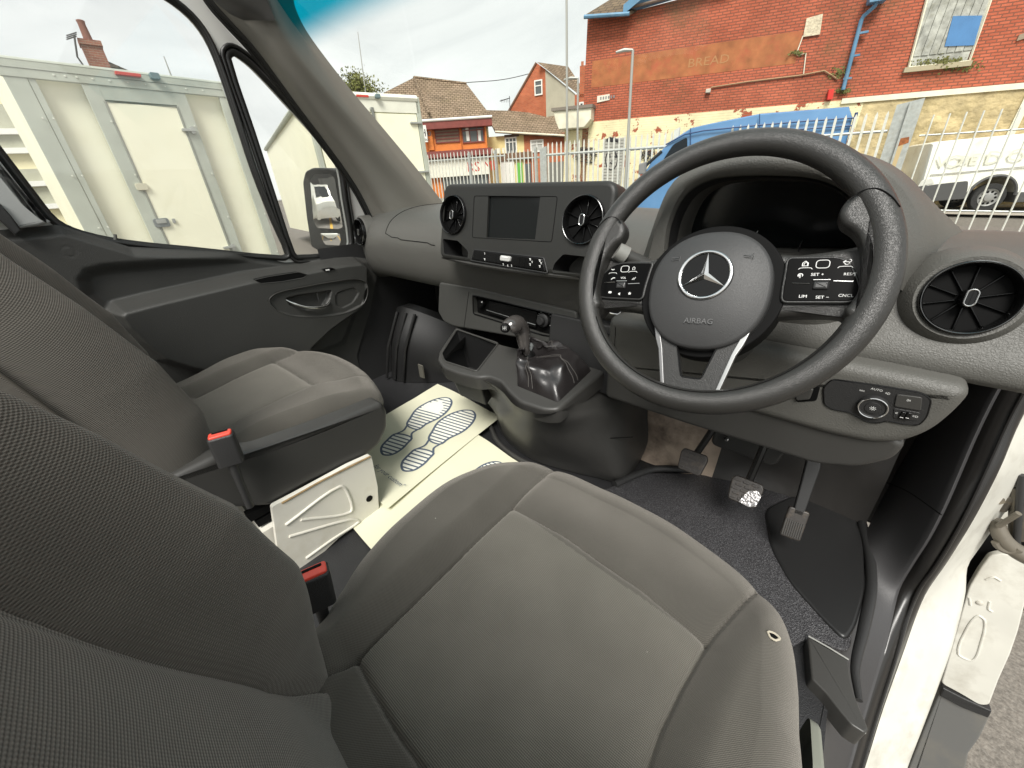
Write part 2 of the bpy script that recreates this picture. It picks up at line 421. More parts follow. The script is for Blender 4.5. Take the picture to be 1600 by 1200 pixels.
def glassmat(name, tint=(1, 1, 1), refl=.06, band=None, veil=0.):
    """thin pane: see-through with a fresnel sheen; band = windscreen shade strip in object space; veil = dusty film scattering"""
    m, t, b = newmat(name); N = t.nodes.new; K = t.links.new; t.nodes.remove(b)
    tr = N('ShaderNodeBsdfTransparent'); tr.inputs[0].default_value = (*tint, 1)
    gl = N('ShaderNodeBsdfGlossy'); gl.inputs['Roughness'].default_value = .02
    fr_ = N('ShaderNodeFresnel'); fr_.inputs[0].default_value = 1.45
    sc_ = N('ShaderNodeMath'); sc_.operation = 'MULTIPLY'; sc_.inputs[1].default_value = refl / .04; sc_.use_clamp = True
    K(fr_.outputs[0], sc_.inputs[0]); ms = N('ShaderNodeMixShader'); K(sc_.outputs[0], ms.inputs[0]); K(tr.outputs[0], ms.inputs[1]); K(gl.outputs[0], ms.inputs[2])
    last = ms.outputs[0]
    if band:
        (ax, ay, az), lo, hi, colr = band
        tcn = N('ShaderNodeTexCoord'); dt = N('ShaderNodeVectorMath'); dt.operation = 'DOT_PRODUCT'; dt.inputs[1].default_value = (ax, ay, az)
        K(tcn.outputs['Object'], dt.inputs[0]); r = N('ShaderNodeMapRange'); r.interpolation_type = 'SMOOTHSTEP'
        r.inputs['From Min'].default_value = lo; r.inputs['From Max'].default_value = hi; K(dt.outputs['Value'], r.inputs['Value'])
        mxr = N('ShaderNodeMixRGB'); mxr.inputs[1].default_value = (*tint, 1); mxr.inputs[2].default_value = (*colr, 1); K(r.outputs[0], mxr.inputs[0]); K(mxr.outputs[0], tr.inputs[0])
    if veil:
        df = N('ShaderNodeBsdfDiffuse'); df.inputs[0].default_value = (.8, .8, .74, 1); m2 = N('ShaderNodeMixShader'); m2.inputs[0].default_value = veil
        K(last, m2.inputs[1]); K(df.outputs[0], m2.inputs[2]); last = m2.outputs[0]
    K(last, t.nodes['Material Output'].inputs[0])
    return m
def brickmat(name, c1, c2, mortar, bw=.225, bh=.075, ax=(1, 0, 0), paint=None, msz=.010, bumpd=.004, grime=0.):
    """bricks in real size along a wall axis; paint=(colour, z_hi, flake) covers the wall under z_hi with flaking paint"""
    m, t, b = newmat(name); N = t.nodes.new; K = t.links.new
    tcn = N('ShaderNodeTexCoord'); dt = N('ShaderNodeVectorMath'); dt.operation = 'DOT_PRODUCT'; dt.inputs[1].default_value = ax; K(tcn.outputs['Object'], dt.inputs[0])
    sp = N('ShaderNodeSeparateXYZ'); K(tcn.outputs['Object'], sp.inputs[0]); cb = N('ShaderNodeCombineXYZ'); K(dt.outputs['Value'], cb.inputs[0]); K(sp.outputs[2], cb.inputs[1])
    br = N('ShaderNodeTexBrick'); br.inputs['Scale'].default_value = 1; br.inputs['Brick Width'].default_value = bw; br.inputs['Row Height'].default_value = bh; br.inputs['Mortar Size'].default_value = msz
    br.inputs['Color1'].default_value = (*c1, 1); br.inputs['Color2'].default_value = (*c2, 1); br.inputs['Mortar'].default_value = (*mortar, 1); br.inputs['Bias'].default_value = -.2; br.inputs['Mortar Smooth'].default_value = .2
    K(cb.outputs[0], br.inputs['Vector'])
    n2 = N('ShaderNodeTexNoise'); n2.inputs['Scale'].default_value = .9; n2.inputs['Detail'].default_value = 8; n2.inputs['Roughness'].default_value = .62; K(tcn.outputs['Object'], n2.inputs['Vector'])
    r2 = N('ShaderNodeMapRange'); r2.inputs['From Min'].default_value = .3; r2.inputs['From Max'].default_value = .7; r2.inputs['To Min'].default_value = .78; r2.inputs['To Max'].default_value = 1.2; K(n2.outputs['Fac'], r2.inputs['Value'])
    mul = N('ShaderNodeVectorMath'); mul.operation = 'SCALE'; K(br.outputs['Color'], mul.inputs[0]); K(r2.outputs[0], mul.inputs['Scale']); src = mul.outputs[0]
    if grime:
        n4 = N('ShaderNodeTexNoise'); n4.inputs['Scale'].default_value = .55; n4.inputs['Detail'].default_value = 9; n4.inputs['Roughness'].default_value = .7; K(tcn.outputs['Object'], n4.inputs['Vector'])
        r4 = N('ShaderNodeMapRange'); r4.inputs['From Min'].default_value = .55; r4.inputs['From Max'].default_value = .75; r4.inputs['To Max'].default_value = grime; K(n4.outputs['Fac'], r4.inputs['Value'])
        g = N('ShaderNodeMixRGB'); K(r4.outputs[0], g.inputs[0]); K(src, g.inputs[1]); g.inputs[2].default_value = (.10, .085, .04, 1); src = g.outputs[0]
    if paint:
        pc, zh, fl = paint
        n3 = N('ShaderNodeTexNoise'); n3.inputs['Scale'].default_value = 1.6; n3.inputs['Detail'].default_value = 10; n3.inputs['Roughness'].default_value = .7; K(tcn.outputs['Object'], n3.inputs['Vector'])
        r3 = N('ShaderNodeMath'); r3.operation = 'LESS_THAN'; r3.inputs[1].default_value = fl; K(n3.outputs['Fac'], r3.inputs[0])
        zc = N('ShaderNodeMath'); zc.operation = 'LESS_THAN'; zc.inputs[1].default_value = zh; K(sp.outputs[2], zc.inputs[0])
        an = N('ShaderNodeMath'); an.operation = 'MULTIPLY'; K(r3.outputs[0], an.inputs[0]); K(zc.outputs[0], an.inputs[1])
        pm = N('ShaderNodeMixRGB'); K(an.outputs[0], pm.inputs[0]); K(src, pm.inputs[1]); pv = N('ShaderNodeVectorMath'); pv.operation = 'SCALE'; pv.inputs[0].default_value = pc; K(r2.outputs[0], pv.inputs['Scale']); K(pv.outputs[0], pm.inputs[2]); src = pm.outputs[0]
    K(src, b.inputs['Base Color']); b.inputs['Roughness'].default_value = .9; b.inputs['Specular IOR Level'].default_value = .2
    bp = N('ShaderNodeBump'); bp.inputs['Distance'].default_value = bumpd; bp.inputs['Strength'].default_value = .8; inv = N('ShaderNodeMath'); inv.operation = 'SUBTRACT'; inv.inputs[0].default_value = 1; K(br.outputs['Fac'], inv.inputs[1]); K(inv.outputs[0], bp.inputs['Height']); K(bp.outputs[0], b.inputs['Normal'])
    return m
GREY = grain('dash_plastic', (.092, .090, .081), .50, 300, .45, .0006)
DARK = grain('dark_plastic', (.022, .022, .022), .48, 330, .4, .0005)
SMOOTHD = grain('satin_dark_plastic', (.043, .042, .039), .42, 500, .12, .0003)
BEZEL = grain('bezel_plastic', (.019, .019, .017), .46, 500, .12, .0003)
PANEL = grain('door_plastic', (.038, .038, .035), .5, 260, .4, .0006)
PILLAR = grain('pillar_plastic', (.20, .19, .165), .6, 300, .3, .0005)
LTGREY = grain('pale_trim_plastic', (.33, .34, .33), .55, 300, .25, .0004)
GLOSS = mat('gloss_black', (.006, .006, .006), .16, spec=.28)
PADM = mat('button_black', (.003, .003, .003), .3, spec=.06)
GREY2 = grain('mid_grey_plastic', (.050, .050, .046), .5, 300, .4, .0006)
SCREEN = mat('screen_glass', (.006, .007, .007), .12, spec=.35)
BLACK = mat('black_recess', (.005, .005, .005), .6, spec=.08)
RUBBER = mat('black_rubber', (.014, .014, .013), .42, bump=(60, .2, .001))
LEATHER = grain('rim_leather', (.026, .025, .023), .34, 620, .4, .0004, spec=.5)
BOOT = mat('boot_leather', (.016, .014, .014), .33, bump=(70, .35, .002), spec=.6)
CHROME = mat('chrome', (.72, .72, .72), .12, 1.0)
SATIN = mat('satin_metal', (.55, .55, .54), .28, 1.0)
FABRIC = fabric('seat_fabric', (.110, .104, .089), (.077, .072, .062))
FABRIC2 = fabric('seat_fabric_ribbed', (.102, .096, .085), (.104, .097, .085), pitch=.0024)
WHITE = mat('white_paint', (.74, .73, .66), .25, var=.03, coat=.5, dirt=((.35, .31, .23), 6, .25))
WHITED = mat('jamb_paint', (.60, .59, .53), .35, var=.08, vscale=8, dirt=((.22, .19, .14), 9, .55), bump=(14, .15, .004))
PAPER = mat('paper', (.66, .65, .49), .8, bump=(7, .25, .006), var=.04, vscale=3)
INK = mat('ink', (.085, .11, .15), .7)
INKW = mat('paper_white', (.78, .78, .68), .8)
LEGEND = mat('legend_white', (.72, .72, .70), .5)
RED = mat('buckle_red', (.62, .06, .035), .35)
def speckle(name, c0, c1, scale):
    m = mat(name, c0, .35, bump=(scale, 1.0, .0025), spec=.6); t = m.node_tree; b = t.nodes['Principled BSDF']; N = t.nodes.new; K = t.links.new
    tcn = N('ShaderNodeTexCoord'); n = N('ShaderNodeTexNoise'); n.inputs['Scale'].default_value = scale; n.inputs['Detail'].default_value = 1; K(tcn.outputs['Object'], n.inputs['Vector'])
    r = N('ShaderNodeValToRGB'); r.color_ramp.elements[0].position = .50; r.color_ramp.elements[1].position = .70; r.color_ramp.elements[0].color = (*c0, 1); r.color_ramp.elements[1].color = (*c1, 1)
    K(n.outputs['Fac'], r.inputs[0]); K(r.outputs[0], b.inputs['Base Color']); return m
CREAM = mat('truck_panel', (.86, .85, .66), .45, var=.03, vscale=1.5, dirt=((.70, .67, .46), 2.2, .3))
ALU = mat('truck_aluminium', (.44, .47, .40), .5, .1, var=.10, vscale=3, dirt=((.30, .32, .26), 4, .4))
# ================================================================== CAB SHELL
def P3(fn, pts, val): return [tuple(fn(u, v, val)) for u, v in pts]
X, Y, Z = (1, 0, 0), (0, 1, 0), (0, 0, 1)
def smooth(x): x = np.clip(x, 0, 1); return x * x * (3 - 2 * x)

# floor of the cab
MATF = mat('floor_rubber', (.020, .020, .021), .42, bump=(420, .9, .0012), var=.12, vscale=30, spec=.55)
g = box((-.535, .05, .878), (1.73, 1.7, .04))
structure('floor', g, MATF, van=True)
SPECK = speckle('rubber_painted_glints', (.024, .023, .025), (.11, .11, .115), 480)  # pale specks put the glints on glossy embossed rubber into the colour
th = Thing('floor_mat', 'moulded black pebbled rubber mat with painted glints in the driver footwell under the pedals', 'floor mat', (.1, .2, .9))
fz = Fr((0, 0, .905), X, Y)
ol = fz.tr([(985, 752), (1010, 742), (1060, 742), (1140, 748), (1250, 770), (1320, 790), (1345, 850), (1350, 920), (1330, 985), (1326, 1028), (1266, 996)]) + [(.22, -.05), (-.22, -.05), (-.22, .15)]
th.part('mat_sheet', slab(fz, rnd_poly(ol, .03), .008, .003), SPECK)
rim = [fz.P(a, b, .012) for a, b in spl(fz.tr([(960, 762), (990, 748), (1020, 738), (1060, 738), (1120, 742), (1180, 752), (1250, 765), (1320, 780), (1348, 840), (1358, 915), (1345, 990), (1332, 1050), (1338, 1100)]), 6)]
th.part('raised_rim', tube(rim, [float(x) for x in np.interp(np.linspace(0, 1, len(rim)), [0, .8, 1], [.011, .010, .005])], 10), DARK)
th.part('heel_patch', slab(fz, rnd_poly(fz.tr([(1192, 800), (1240, 778), (1325, 788), (1346, 850), (1349, 930), (1334, 985), (1318, 1008), (1285, 975), (1232, 915), (1202, 860)]), .03), .014, .006), mat('heel_rubber', (.015, .015, .015), .38, bump=(60, .2, .001)))

# bulkhead under the dashboard
structure('footwell_wall', loft([[(x, .52, .89), (x, .64, .99), (x, .62, 1.2), (x, .66, 1.50)] for x in (-1.40, -.9, -.4, .1, .46)], 3, 6), mat('footwell_sound_mat', (.030, .027, .024), .7, bump=(9, .6, .01), var=.25, vscale=9), van=True, smooth=True)
th = Thing('insulation_panel', 'worn brown felted panel on the bulkhead left of the pedals', 'sound insulation', (-.1, .4, 1.1))
BRN = mat('brown_felt', (.40, .32, .25), .55, bump=(10, .8, .008), var=.3, vscale=12, dirt=((.05, .035, .028), 9, .85), spec=.4)
rows = []
for k, (x, r_) in enumerate([(-.24, .00), (-.18, -.03), (-.08, -.02), (.02, .0), (.12, .03), (.24, .05), (.36, .04)]):
    rows.append([(x, .42 + r_, .90), (x, .44 + r_ + .01 * math.sin(k * 2), .96), (x, .45 + r_, 1.04), (x, .47 + r_ + .012 * math.cos(k * 3), 1.12), (x, .50 + r_, 1.22), (x, .54 + r_, 1.34)])
th.part('felt', thick(loft(rows[:4], 6, 5), (0, .02, 0)), BRN)
th.part('plastic_kick_sheet', thick(loft(rows[3:], 6, 5), (0, .02, 0)), mat('kick_sheet', (.02, .018, .016), .5, bump=(12, .5, .006)))
fb = Fr((.05, .40, 1.12), X, (0, .25, 1))
th.part('column_plate', slab(fb, rnd_poly([(-.05, -.07), (.10, -.07), (.12, .03), (.05, .09), (-.04, .08)], .02), .015, .006), SMOOTHD)
th.part('bolt', lathe(Fr((.035, .375, 1.085), X, (0, .25, 1)), [(.0045, 0), (.0045, .006), (.002, .008)], 10), SATIN)

# left of the pedals beyond the console: passenger footwell shadowy pieces
HSG = mat('housing_black', (.011, .011, .011), .42)
th = Thing('blower_housing', 'black ribbed blower housing low in the passenger footwell', 'heater housing', (-1.25, .4, 1.0))
th.part('housing', thick(loft([[(-1.38, .30, .90), (-1.36, .30, 1.05), (-1.34, .36, 1.2)], [(-1.28, .24, .90), (-1.26, .27, 1.08), (-1.26, .34, 1.22)], [(-1.16, .30, .90), (-1.14, .33, 1.04), (-1.14, .40, 1.18)], [(-1.02, .42, .90), (-1.02, .45, 1.0), (-1.02, .5, 1.1)]], 6, 6), (0, .05, 0)), HSG)
for k in range(3): th.part('rib', tube([(-1.31 + k * .045, .225 + k * .012, .91), (-1.29 + k * .045, .25 + k * .012, 1.06), (-1.28 + k * .045, .32 + k * .012, 1.2)], .006, 8), HSG)
th.part('metal_tab', box((-1.13, .29, .97), (.03, .005, .06)), mat('dull_tab', (.25, .24, .2), .4, .6))

# ------------------------------------------------------------------ seats
PAD = dict(mat=FABRIC)
def seat_back(th, x0, y0, wide=.272, parent=None, seg=420, rg=130):
    fr = Fr((x0, y0, 1.12), (-1, 0, 0), (0, -math.sin(math.radians(15.6)), math.cos(math.radians(15.6))))
    w_ = wide
    ol = [(-w_ * .97, .02), (-w_ * 1.02, .2), (-w_, .42), (-w_ * .88, .6), (-w_ * .6, .70), (0, .72), (w_ * .6, .70), (w_ * .88, .6), (w_, .42), (w_ * 1.02, .2), (w_ * .97, .02), (w_ * .8, -.05), (0, -.06), (-w_ * .8, -.05)]
    def hf(A, B):
        prot = np.interp(B, [-.05, .05, .19, .30, .42, .50, .7], [.010, .030, .084, .097, .081, .064, .040])
        return prot * smooth((np.abs(A) - .166 + .03 * smooth(1 - B / .12)) / .062) - .012 * smooth(1 - np.abs(A) / .16) + .012 * np.exp(-((B - .15) / .09) ** 2)
    s1 = [(-.172, .72), (-.178, .4), (-.175, .15), (-.19, .05), (-.22, -.04)]; s2 = [(-a, b) for a, b in s1]
    s3 = [(-.172, .52), (.172, .52)]
    ins = s2[::1] + s1[::-1]
    bk = pad(th, 'backrest', fr, ol, hf, [(s1, .0032, .011), (s2, .0032, .011), (s3, .003, .004)], [(.172, .72), (.178, .4), (.175, .15), (.2, -.05), (-.2, -.05), (-.175, .15), (-.178, .4), (-.172, .72)], .040, .15, FABRIC2, taper=.03, rings=rg, segs=seg, centre=(0, .3), wob=.0007)
    # welt along the edge of the bolster
    for s in (-1, 1):
        pth = [fr.P(s * (w_ * k), b, -.035) for k, b in ((1.0, .05), (1.035, .2), (1.015, .42), (.9, .6), (.62, .71))]
        th.part('welt', tube(spl(pth, 8), .0022, 8), mat('welt_thread', (.05, .045, .036), .9), parent=bk)
    return bk, fr
# driver seat
th = DS = Thing('driver_seat', 'grey fabric driver seat in the foreground, behind the steering wheel', 'seat', (0, -.35, .9))
fc = Fr((0, -.33, 1.162), X, Y)
olp = fc.tr([(512, 930), (553, 870), (612, 808), (695, 745), (785, 714), (862, 711), (950, 742), (1050, 790), (1150, 856), (1212, 915), (1250, 985), (1264, 1060), (1268, 1140), (1274, 1200)])
ol = olp + [(.262, -.20), (.255, -.32), (-.235, -.34), (-.262, -.27)]
sl = fc.tr([(868, 716), (800, 790), (680, 905), (560, 1025), (500, 1070)])
sf = fc.tr([(800, 790), (880, 833), (1000, 915), (1105, 1003)])
sr = fc.tr([(1190, 905), (1105, 1003), (1066, 1070), (1032, 1140), (1012, 1200)]) + [(.17, -.33)]
sg = fc.tr([(556, 1027), (578, 1070), (615, 1135), (660, 1200)]) + [(-.10, -.34)]
ins = fc.tr([(800, 790), (1105, 1003), (1066, 1070), (1032, 1140), (1012, 1200)]) + [(.17, -.33), (-.10, -.34)] + fc.tr([(660, 1200), (578, 1070), (560, 1025), (680, 905)])
XL = np.array(sl); XR = np.array(sr)
def hdrv(A, B):
    lx = np.interp(B, XL[::-1, 1], XL[::-1, 0]); rx = np.interp(B, XR[::-1, 1], XR[::-1, 0])
    h = .026 * smooth((lx - A) / .045) + .030 * smooth((A - rx) / .05)
    h -= .010 * np.exp(-((A + .02) / .13) ** 2 - ((B + .05) / .16) ** 2)
    h -= .02 * smooth((B - .16) / .14)
    # rear gusset falls away to the backrest
    gx = np.interp(B, [-.34, sg[0][1]], [-.10, sg[0][0]])
    h += .012 * smooth((gx - A) / .03) * smooth((sg[0][1] - B) / .03)
    return h
pad(th, 'cushion', fc, ol, hdrv, [(sl, .0022, .0065), (sf, .0026, .0045), (sr, .003, .007), (sg, .0032, .008)], ins, .055, .075, FABRIC, taper=.05, rings=190, segs=620, centre=(0, -.1), wob=.0008)
bk, frb = seat_back(th, 0, -.570, seg=520, rg=170)
th.part('seat_pan', slab(Fr((0, -.33, 1.0), X, Y), rnd_poly([(-.23, -.28), (.25, -.28), (.26, .05), (.20, .21), (-.19, .24), (-.235, .05)], .05), .095, .01), DARK)
hole = Fr(fc.P(*fc.uv(1199, 1013), .0), X, Y); ha, hb = .0, .0
hz = .026
th.part('burn_mark', tube([hole.P(.006 * math.cos(t) * (1 + .2 * math.sin(3 * t)), .0045 * math.sin(t), hz + .0012) for t in np.linspace(0, 2 * math.pi, 14)[:-1]], .0013, 6, closed=True), mat('melted_edge', (.42, .38, .30), .6), label='small burnt hole with pale melted edge in the cushion')
th.part('burn_pit', lathe(hole, [(.0045, hz - .002), (.0045, hz + .0012)], 12), BLACK)
# side valance, outboard: grey plastic seat side with pale edge
fv = Fr((.268, -.33, 1.13), Y, Z)
th.part('side_valance', slab(fv, rnd_poly([(-.30, -.14), (.14, -.14), (.15, -.04), (.06, .005), (-.30, .01)], .02), .012, .005), mat('valance_piping', (.24, .25, .21), .6))

# box under the driver seat
th.part('pedestal', slab(Fr((0, -.34, .9), X, Y), rnd_poly([(-.21, -.25), (.23, -.25), (.23, .18), (-.19, .18)], .03), .12, .006), mat('pedestal_black', (.02, .02, .02), .5))

# passenger seat
th = PSE = Thing('passenger_seat', 'grey fabric single passenger seat beside the far door', 'seat', (-.95, -.35, .9))
fp = Fr((-.95, -.33, 1.20), X, Y)
tp = fp.tr([(300, 590), (345, 566), (405, 547), (472, 538), (525, 545), (566, 566), (587, 590), (592, 612), (545, 634), (470, 662), (410, 690)])
print('pass cushion', [tuple(round(q, 3) for q in p) for p in tp])
ol = tp + [(.275, -.22), (.24, -.29), (-.20, -.29)]
s1 = fp.tr([(306, 620), (360, 593), (427, 564), (466, 541)]); s2 = fp.tr([(427, 564), (455, 580), (491, 602)]); s3 = fp.tr([(577, 580), (540, 588), (491, 602), (430, 628), (375, 656), (320, 690)])
SL = np.array(s1); SR = np.array(s3)
def hpas(A, B):
    lx = np.interp(B, SL[:, 1], SL[:, 0]); rx = np.interp(B, SR[::-1, 1], SR[::-1, 0])
    return .022 * smooth((lx - A) / .05) + .024 * smooth((A - rx) / .05) - .012 * smooth((B - .08) / .1)
pad(th, 'cushion', fp, ol, hpas, [(s1, .003, .006), (s2, .003, .004), (s3, .003, .006)], fp.tr([(306, 620), (427, 564), (491, 602), (375, 656), (320, 690), (250, 700)]), .045, .075, FABRIC, taper=.02, rings=90, segs=300, centre=(-.0, -.08), wob=.0008)
seat_back(th, -.95, -.535, seg=300, rg=90)
fs = Fr((-.68, 0, 0), Y, Z)
vt = fs.tr([(250, 745), (330, 708), (400, 698), (500, 662), (592, 625), (600, 640), (600, 665), (588, 692), (556, 718), (480, 750), (420, 785), (340, 790)])
th.part('side_valance', slab(fs, rnd_poly(vt, .012), .018, .012, back=-.03), SMOOTHD)
th.part('front_valance', slab(Fr((-.95, -.20, 1.09), X, (0, .2, 1)), rnd_poly([(-.24, 0), (.25, 0), (.26, .09), (-.25, .09)], .02), .04, .012), SMOOTHD)
th.part('slide_rail', join(box((-.70, -.37, 1.045), (.03, .26, .018)), box((-.695, -.37, 1.07), (.02, .28, .02))), BLACK)
# white steel seat box, with pressed ribs
th = Thing('seat_box', 'white pressed steel box carrying the passenger seat', 'seat base', (-.9, -.33, .9))
fw = Fr((-.645, 0, 0), Y, Z)
WB = mat('seat_box_paint', (.70, .68, .60), .32, coat=.3, dirt=((.40, .34, .2), 11, .35))
pl = fw.tr([(425, 792), (470, 768), (545, 727), (580, 711), (590, 760), (592, 797), (530, 840), (482, 885), (440, 900)])
th.part('side_plate', slab(fw, rnd_poly(pl, .006), .0, 0, back=-.012), WB)
for pts in ([(446, 820), (530, 760), (545, 775), (547, 800), (470, 812)], [(452, 838), (545, 812), (560, 815), (520, 842), (478, 872)]):
    q = fw.tr(pts); th.part('pressed_rib', tube(spl([fw.P(a, b, .0005) for a, b in q], 5), .0035, 8), WB)
th.part('rust_edge', tube([fw.P(*fw.uv(u, v), .001) for u, v in ((440, 786), (500, 752), (560, 722), (578, 713))], .0022, 6), mat('rusty_edge', (.25, .17, .08), .7, var=.4, vscale=60))
th.part('round_hole', lathe(Fr(fw.P(*fw.uv(577, 779)), Y, Z), [(.009, .0), (.009, .0012)], 20), BLACK)
th.part('small_hole', lathe(Fr(fw.P(*fw.uv(523, 819)), Y, Z), [(.0016, .0), (.0016, .0012)], 10), BLACK)
th.part('box_body', fbox(Fr((0, 0, .9), X, Y), -1.22, -.67, -.50, -.25, 0, .13), WB)

# seat belt buckles
def buckle(th, base, up, w_=.042, red_label=None):
    ex = np.array((.35, 1, 0)); fr = Fr(base, ex, np.cross(up, ex)); fr.en = _n(up); fr.ey = _n(np.cross(fr.en, fr.ex)); 
    body = slab(fr, rrect(w_, .024, .006), .062, .004); th.part('body', body, DARK)
    cap = th.part('release_button', slab(fr, rrect(w_ * .86, .018, .004), .0655, .002, c0=.0), RED)
    th.part('slot', slab(Fr(fr.P(0, .004, .0652), fr.ex, fr.ey), rrect(w_ * .6, .004, .0015), .0012, 0), BLACK, parent=cap)
    th.part('stalk', tube([fr.P(0, 0, .004), fr.P(0, -.002, -.05), fr.P(0, -.004, -.11)], [.009, .007, .007], 10), DARK)
th = Thing('seat_belt_buckle', 'red topped belt buckle standing beside the passenger seat', 'belt buckle', (-.63, -.49, 1.25), group='seat belt buckles')
buckle(th, onx(362, 722, -.635), (.02, .03, 1), .041)
th = Thing('seat_belt_buckle', 'red topped belt buckle half hidden behind the driver backrest', 'belt buckle', (-.28, -.5, 1.2), group='seat belt buckles')
frk = Fr(onx(487, 893, -.275), (.2, 1, -.1), (-1, .2, 0))
bp_ = onx(486, 892, -.28)
buckle(th, bp_ + np.array((0, -.005, -.062)), (.06, .08, 1), .04)

# ------------------------------------------------------------------ paper floor mats
class Sheet:
    """a paper sheet lying a little wavy; A far-left, B far-right, C near-right corner (in the plane)"""
    def __init__(s, th, pix, z):
        s.th = th; s.fr = Fr((0, 0, z), X, Y)
        A, B, C_ = [np.array(s.fr.uv(*p)) for p in pix]; s.A = A; s.M = np.array([B - A, C_ - B]).T; s.Mi = np.linalg.inv(s.M)
        print('paper size', np.linalg.norm(B - A), np.linalg.norm(C_ - B))
        n = 28; V = []; Fc = []
        for i in range(n + 1):
            for j in range(n + 1):
                p = s.A + s.M @ np.array((i / n, j / n)); V.append(s.at(p, 0))
        for i in range(n):
            for j in range(n): a = i * (n + 1) + j; Fc.append((a, a + 1, a + n + 2, a + n + 1))
        s.obj = th.part('sheet', thick((V, Fc), (0, 0, -.0006)), PAPER)
    def at(s, p, lift):
        q = s.Mi @ (np.array(p) - s.A); a, b = q
        h = .006 * math.sin(3.1 * b + .4) * (1 - .3 * a) + .004 * math.sin(5 * a + 2 * b) + .03 * max(0, .25 - b) ** 1 * max(0, 1 - a * 1.2)
        return s.fr.P(p[0], p[1], h + lift)
def sole(sh, heelpix, toepix, mirror):
    th = sh.th
    H = np.array(sh.fr.uv(*heelpix)); T = np.array(sh.fr.uv(*toepix)); ln = np.linalg.norm(T - H); e = (T - H) / ln; nn = np.array((e[1], -e[0])) * mirror; k = ln / 1.46
    def Q(a, b, lift): return sh.at(H + e * (b + .2) * k + nn * a * k * 1.2, lift)
    def ribbon(pts, wd, closed=False, lift=.0011):
        m = len(pts); V = []; Fc = []
        for i in range(m):
            p0 = pts[i - 1] if (closed or i) else pts[0]; p1 = pts[(i + 1) % m] if (closed or i < m - 1) else pts[-1]
            d = np.array(p1, float) - np.array(p0, float); d = d / (np.linalg.norm(d) + 1e-9); n2 = np.array((-d[1], d[0])) * wd / 2
            for q in (1, -1): V.append(Q(pts[i][0] + n2[0] * q, pts[i][1] + n2[1] * q, lift))
        for i in range(m if closed else m - 1):
            j = (i + 1) % m; Fc.append((2 * i, 2 * j, 2 * j + 1, 2 * i + 1))
        return V, Fc
    fore = spl([(-.10, .42), (-.16, .60), (-.20, .80), (-.17, 1.02), (-.08, 1.20), (.03, 1.26), (.12, 1.18), (.17, .98), (.16, .76), (.09, .55), (.06, .40)], 5, True)
    heel = spl([(-.12, .20), (-.14, .05), (-.12, -.10), (-.03, -.20), (.06, -.16), (.10, -.04), (.10, .10), (.08, .22)], 5, True)
    waist = [[(-.10, .42), (-.08, .30), (-.12, .20)], [(.06, .40), (.04, .30), (.08, .22)]]
    th.part('shoe_print_ground', join(*[([Q(a, b, .0006) for a, b in shp], [tuple(range(len(shp)))]) for shp in (fore, heel)]), INKW, smooth=False)
    gs = [ribbon(fore, .026, True), ribbon(heel, .026, True)] + [ribbon(spl(w_, 4), .024) for w_ in waist]
    for shp in (fore, heel):
        b = min(p[1] for p in shp) + .05; top = max(p[1] for p in shp)
        while b < top - .03:
            xs = []
            for i in range(len(shp)):
                p, q = shp[i - 1], shp[i]
                if (p[1] > b) != (q[1] > b): xs.append(p[0] + (q[0] - p[0]) * (b - p[1]) / (q[1] - p[1]))
            if len(xs) >= 2: gs.append(ribbon([(min(xs), b), (max(xs), b)], .022))
            b += .062
    th.part('shoe_print', join(*gs), INK, smooth=False)
th = Thing('paper_mat', 'cream paper floor mat with two whole blue shoe prints', 'paper mat', (-.9, .1, .92), group='paper floor mats')
sh = Sheet(th, [(684, 603), (783, 650), (606, 795)], .925)
sole(sh, (602, 711), (698, 625), 1); sole(sh, (634, 736), (734, 642), 1)
t0 = np.array(sh.fr.uv(584, 728)); t1 = np.array(sh.fr.uv(634, 766)); dd = t1 - t0
th.text('printed_words', 'for your custom"', sh.fr, *((t0 + t1) / 2), .0225, INK, c=.0085, rot=math.atan2(dd[1], dd[0]), sx=.92, shear=.2)
th = Thing('paper_mat', 'cream paper floor mat partly hidden under the driver seat', 'paper mat', (-.6, .0, .91), group='paper floor mats')
sh = Sheet(th, [(738, 678), (812, 722), (600, 880)], .912)
sole(sh, (700, 806), (780, 722), 1)
# ================================================================== DASHBOARD
th = DB = Thing('dashboard', 'grey grained plastic dashboard running across the cab under the windscreen', 'dashboard', (-.45, .3, 1.4))
def prof(x):
    """dash cross-section (y, z) at x; passenger side, centre, driver side"""
    Pp = [(.86, 1.575), (.62, 1.605), (.44, 1.612), (.33, 1.600), (.262, 1.570), (.228, 1.520), (.226, 1.460), (.240, 1.405), (.262, 1.375), (.30, 1.362), (.40, 1.36)]
    Pd = [(.86, 1.55), (.60, 1.578), (.42, 1.590), (.31, 1.592), (.240, 1.580), (.198, 1.550), (.172, 1.500), (.150, 1.462), (.150, 1.440), (.175, 1.428), (.32, 1.425)]
    t = float(smooth((x + .35) / .35))
    P_ = [(a[0] * (1 - t) + b[0] * t, a[1] * (1 - t) + b[1] * t) for a, b in zip(Pp, Pd)]
    e = max(0, (-x - 1.22) / .15)       # the passenger end curls away
    if e > 0: P_ = [(y + .05 * e * e, z - .03 * e * e) for y, z in P_]
    return P_
xs = [-1.375, -1.34, -1.28, -1.18, -1.0, -.85, -.65, -.45, -.25, -.1, .05, .2, .3, .38, .43, .455]
rows = []
for x in xs:
    q = prof(x)
    if x > .4: q = [(y + (x - .4) * .5, z - (x - .4) * .35) for y, z in q]
    rows.append([(x, y, z) for y, z in q])
th.part('dash_body', loft(rows, 5, 6), GREY)
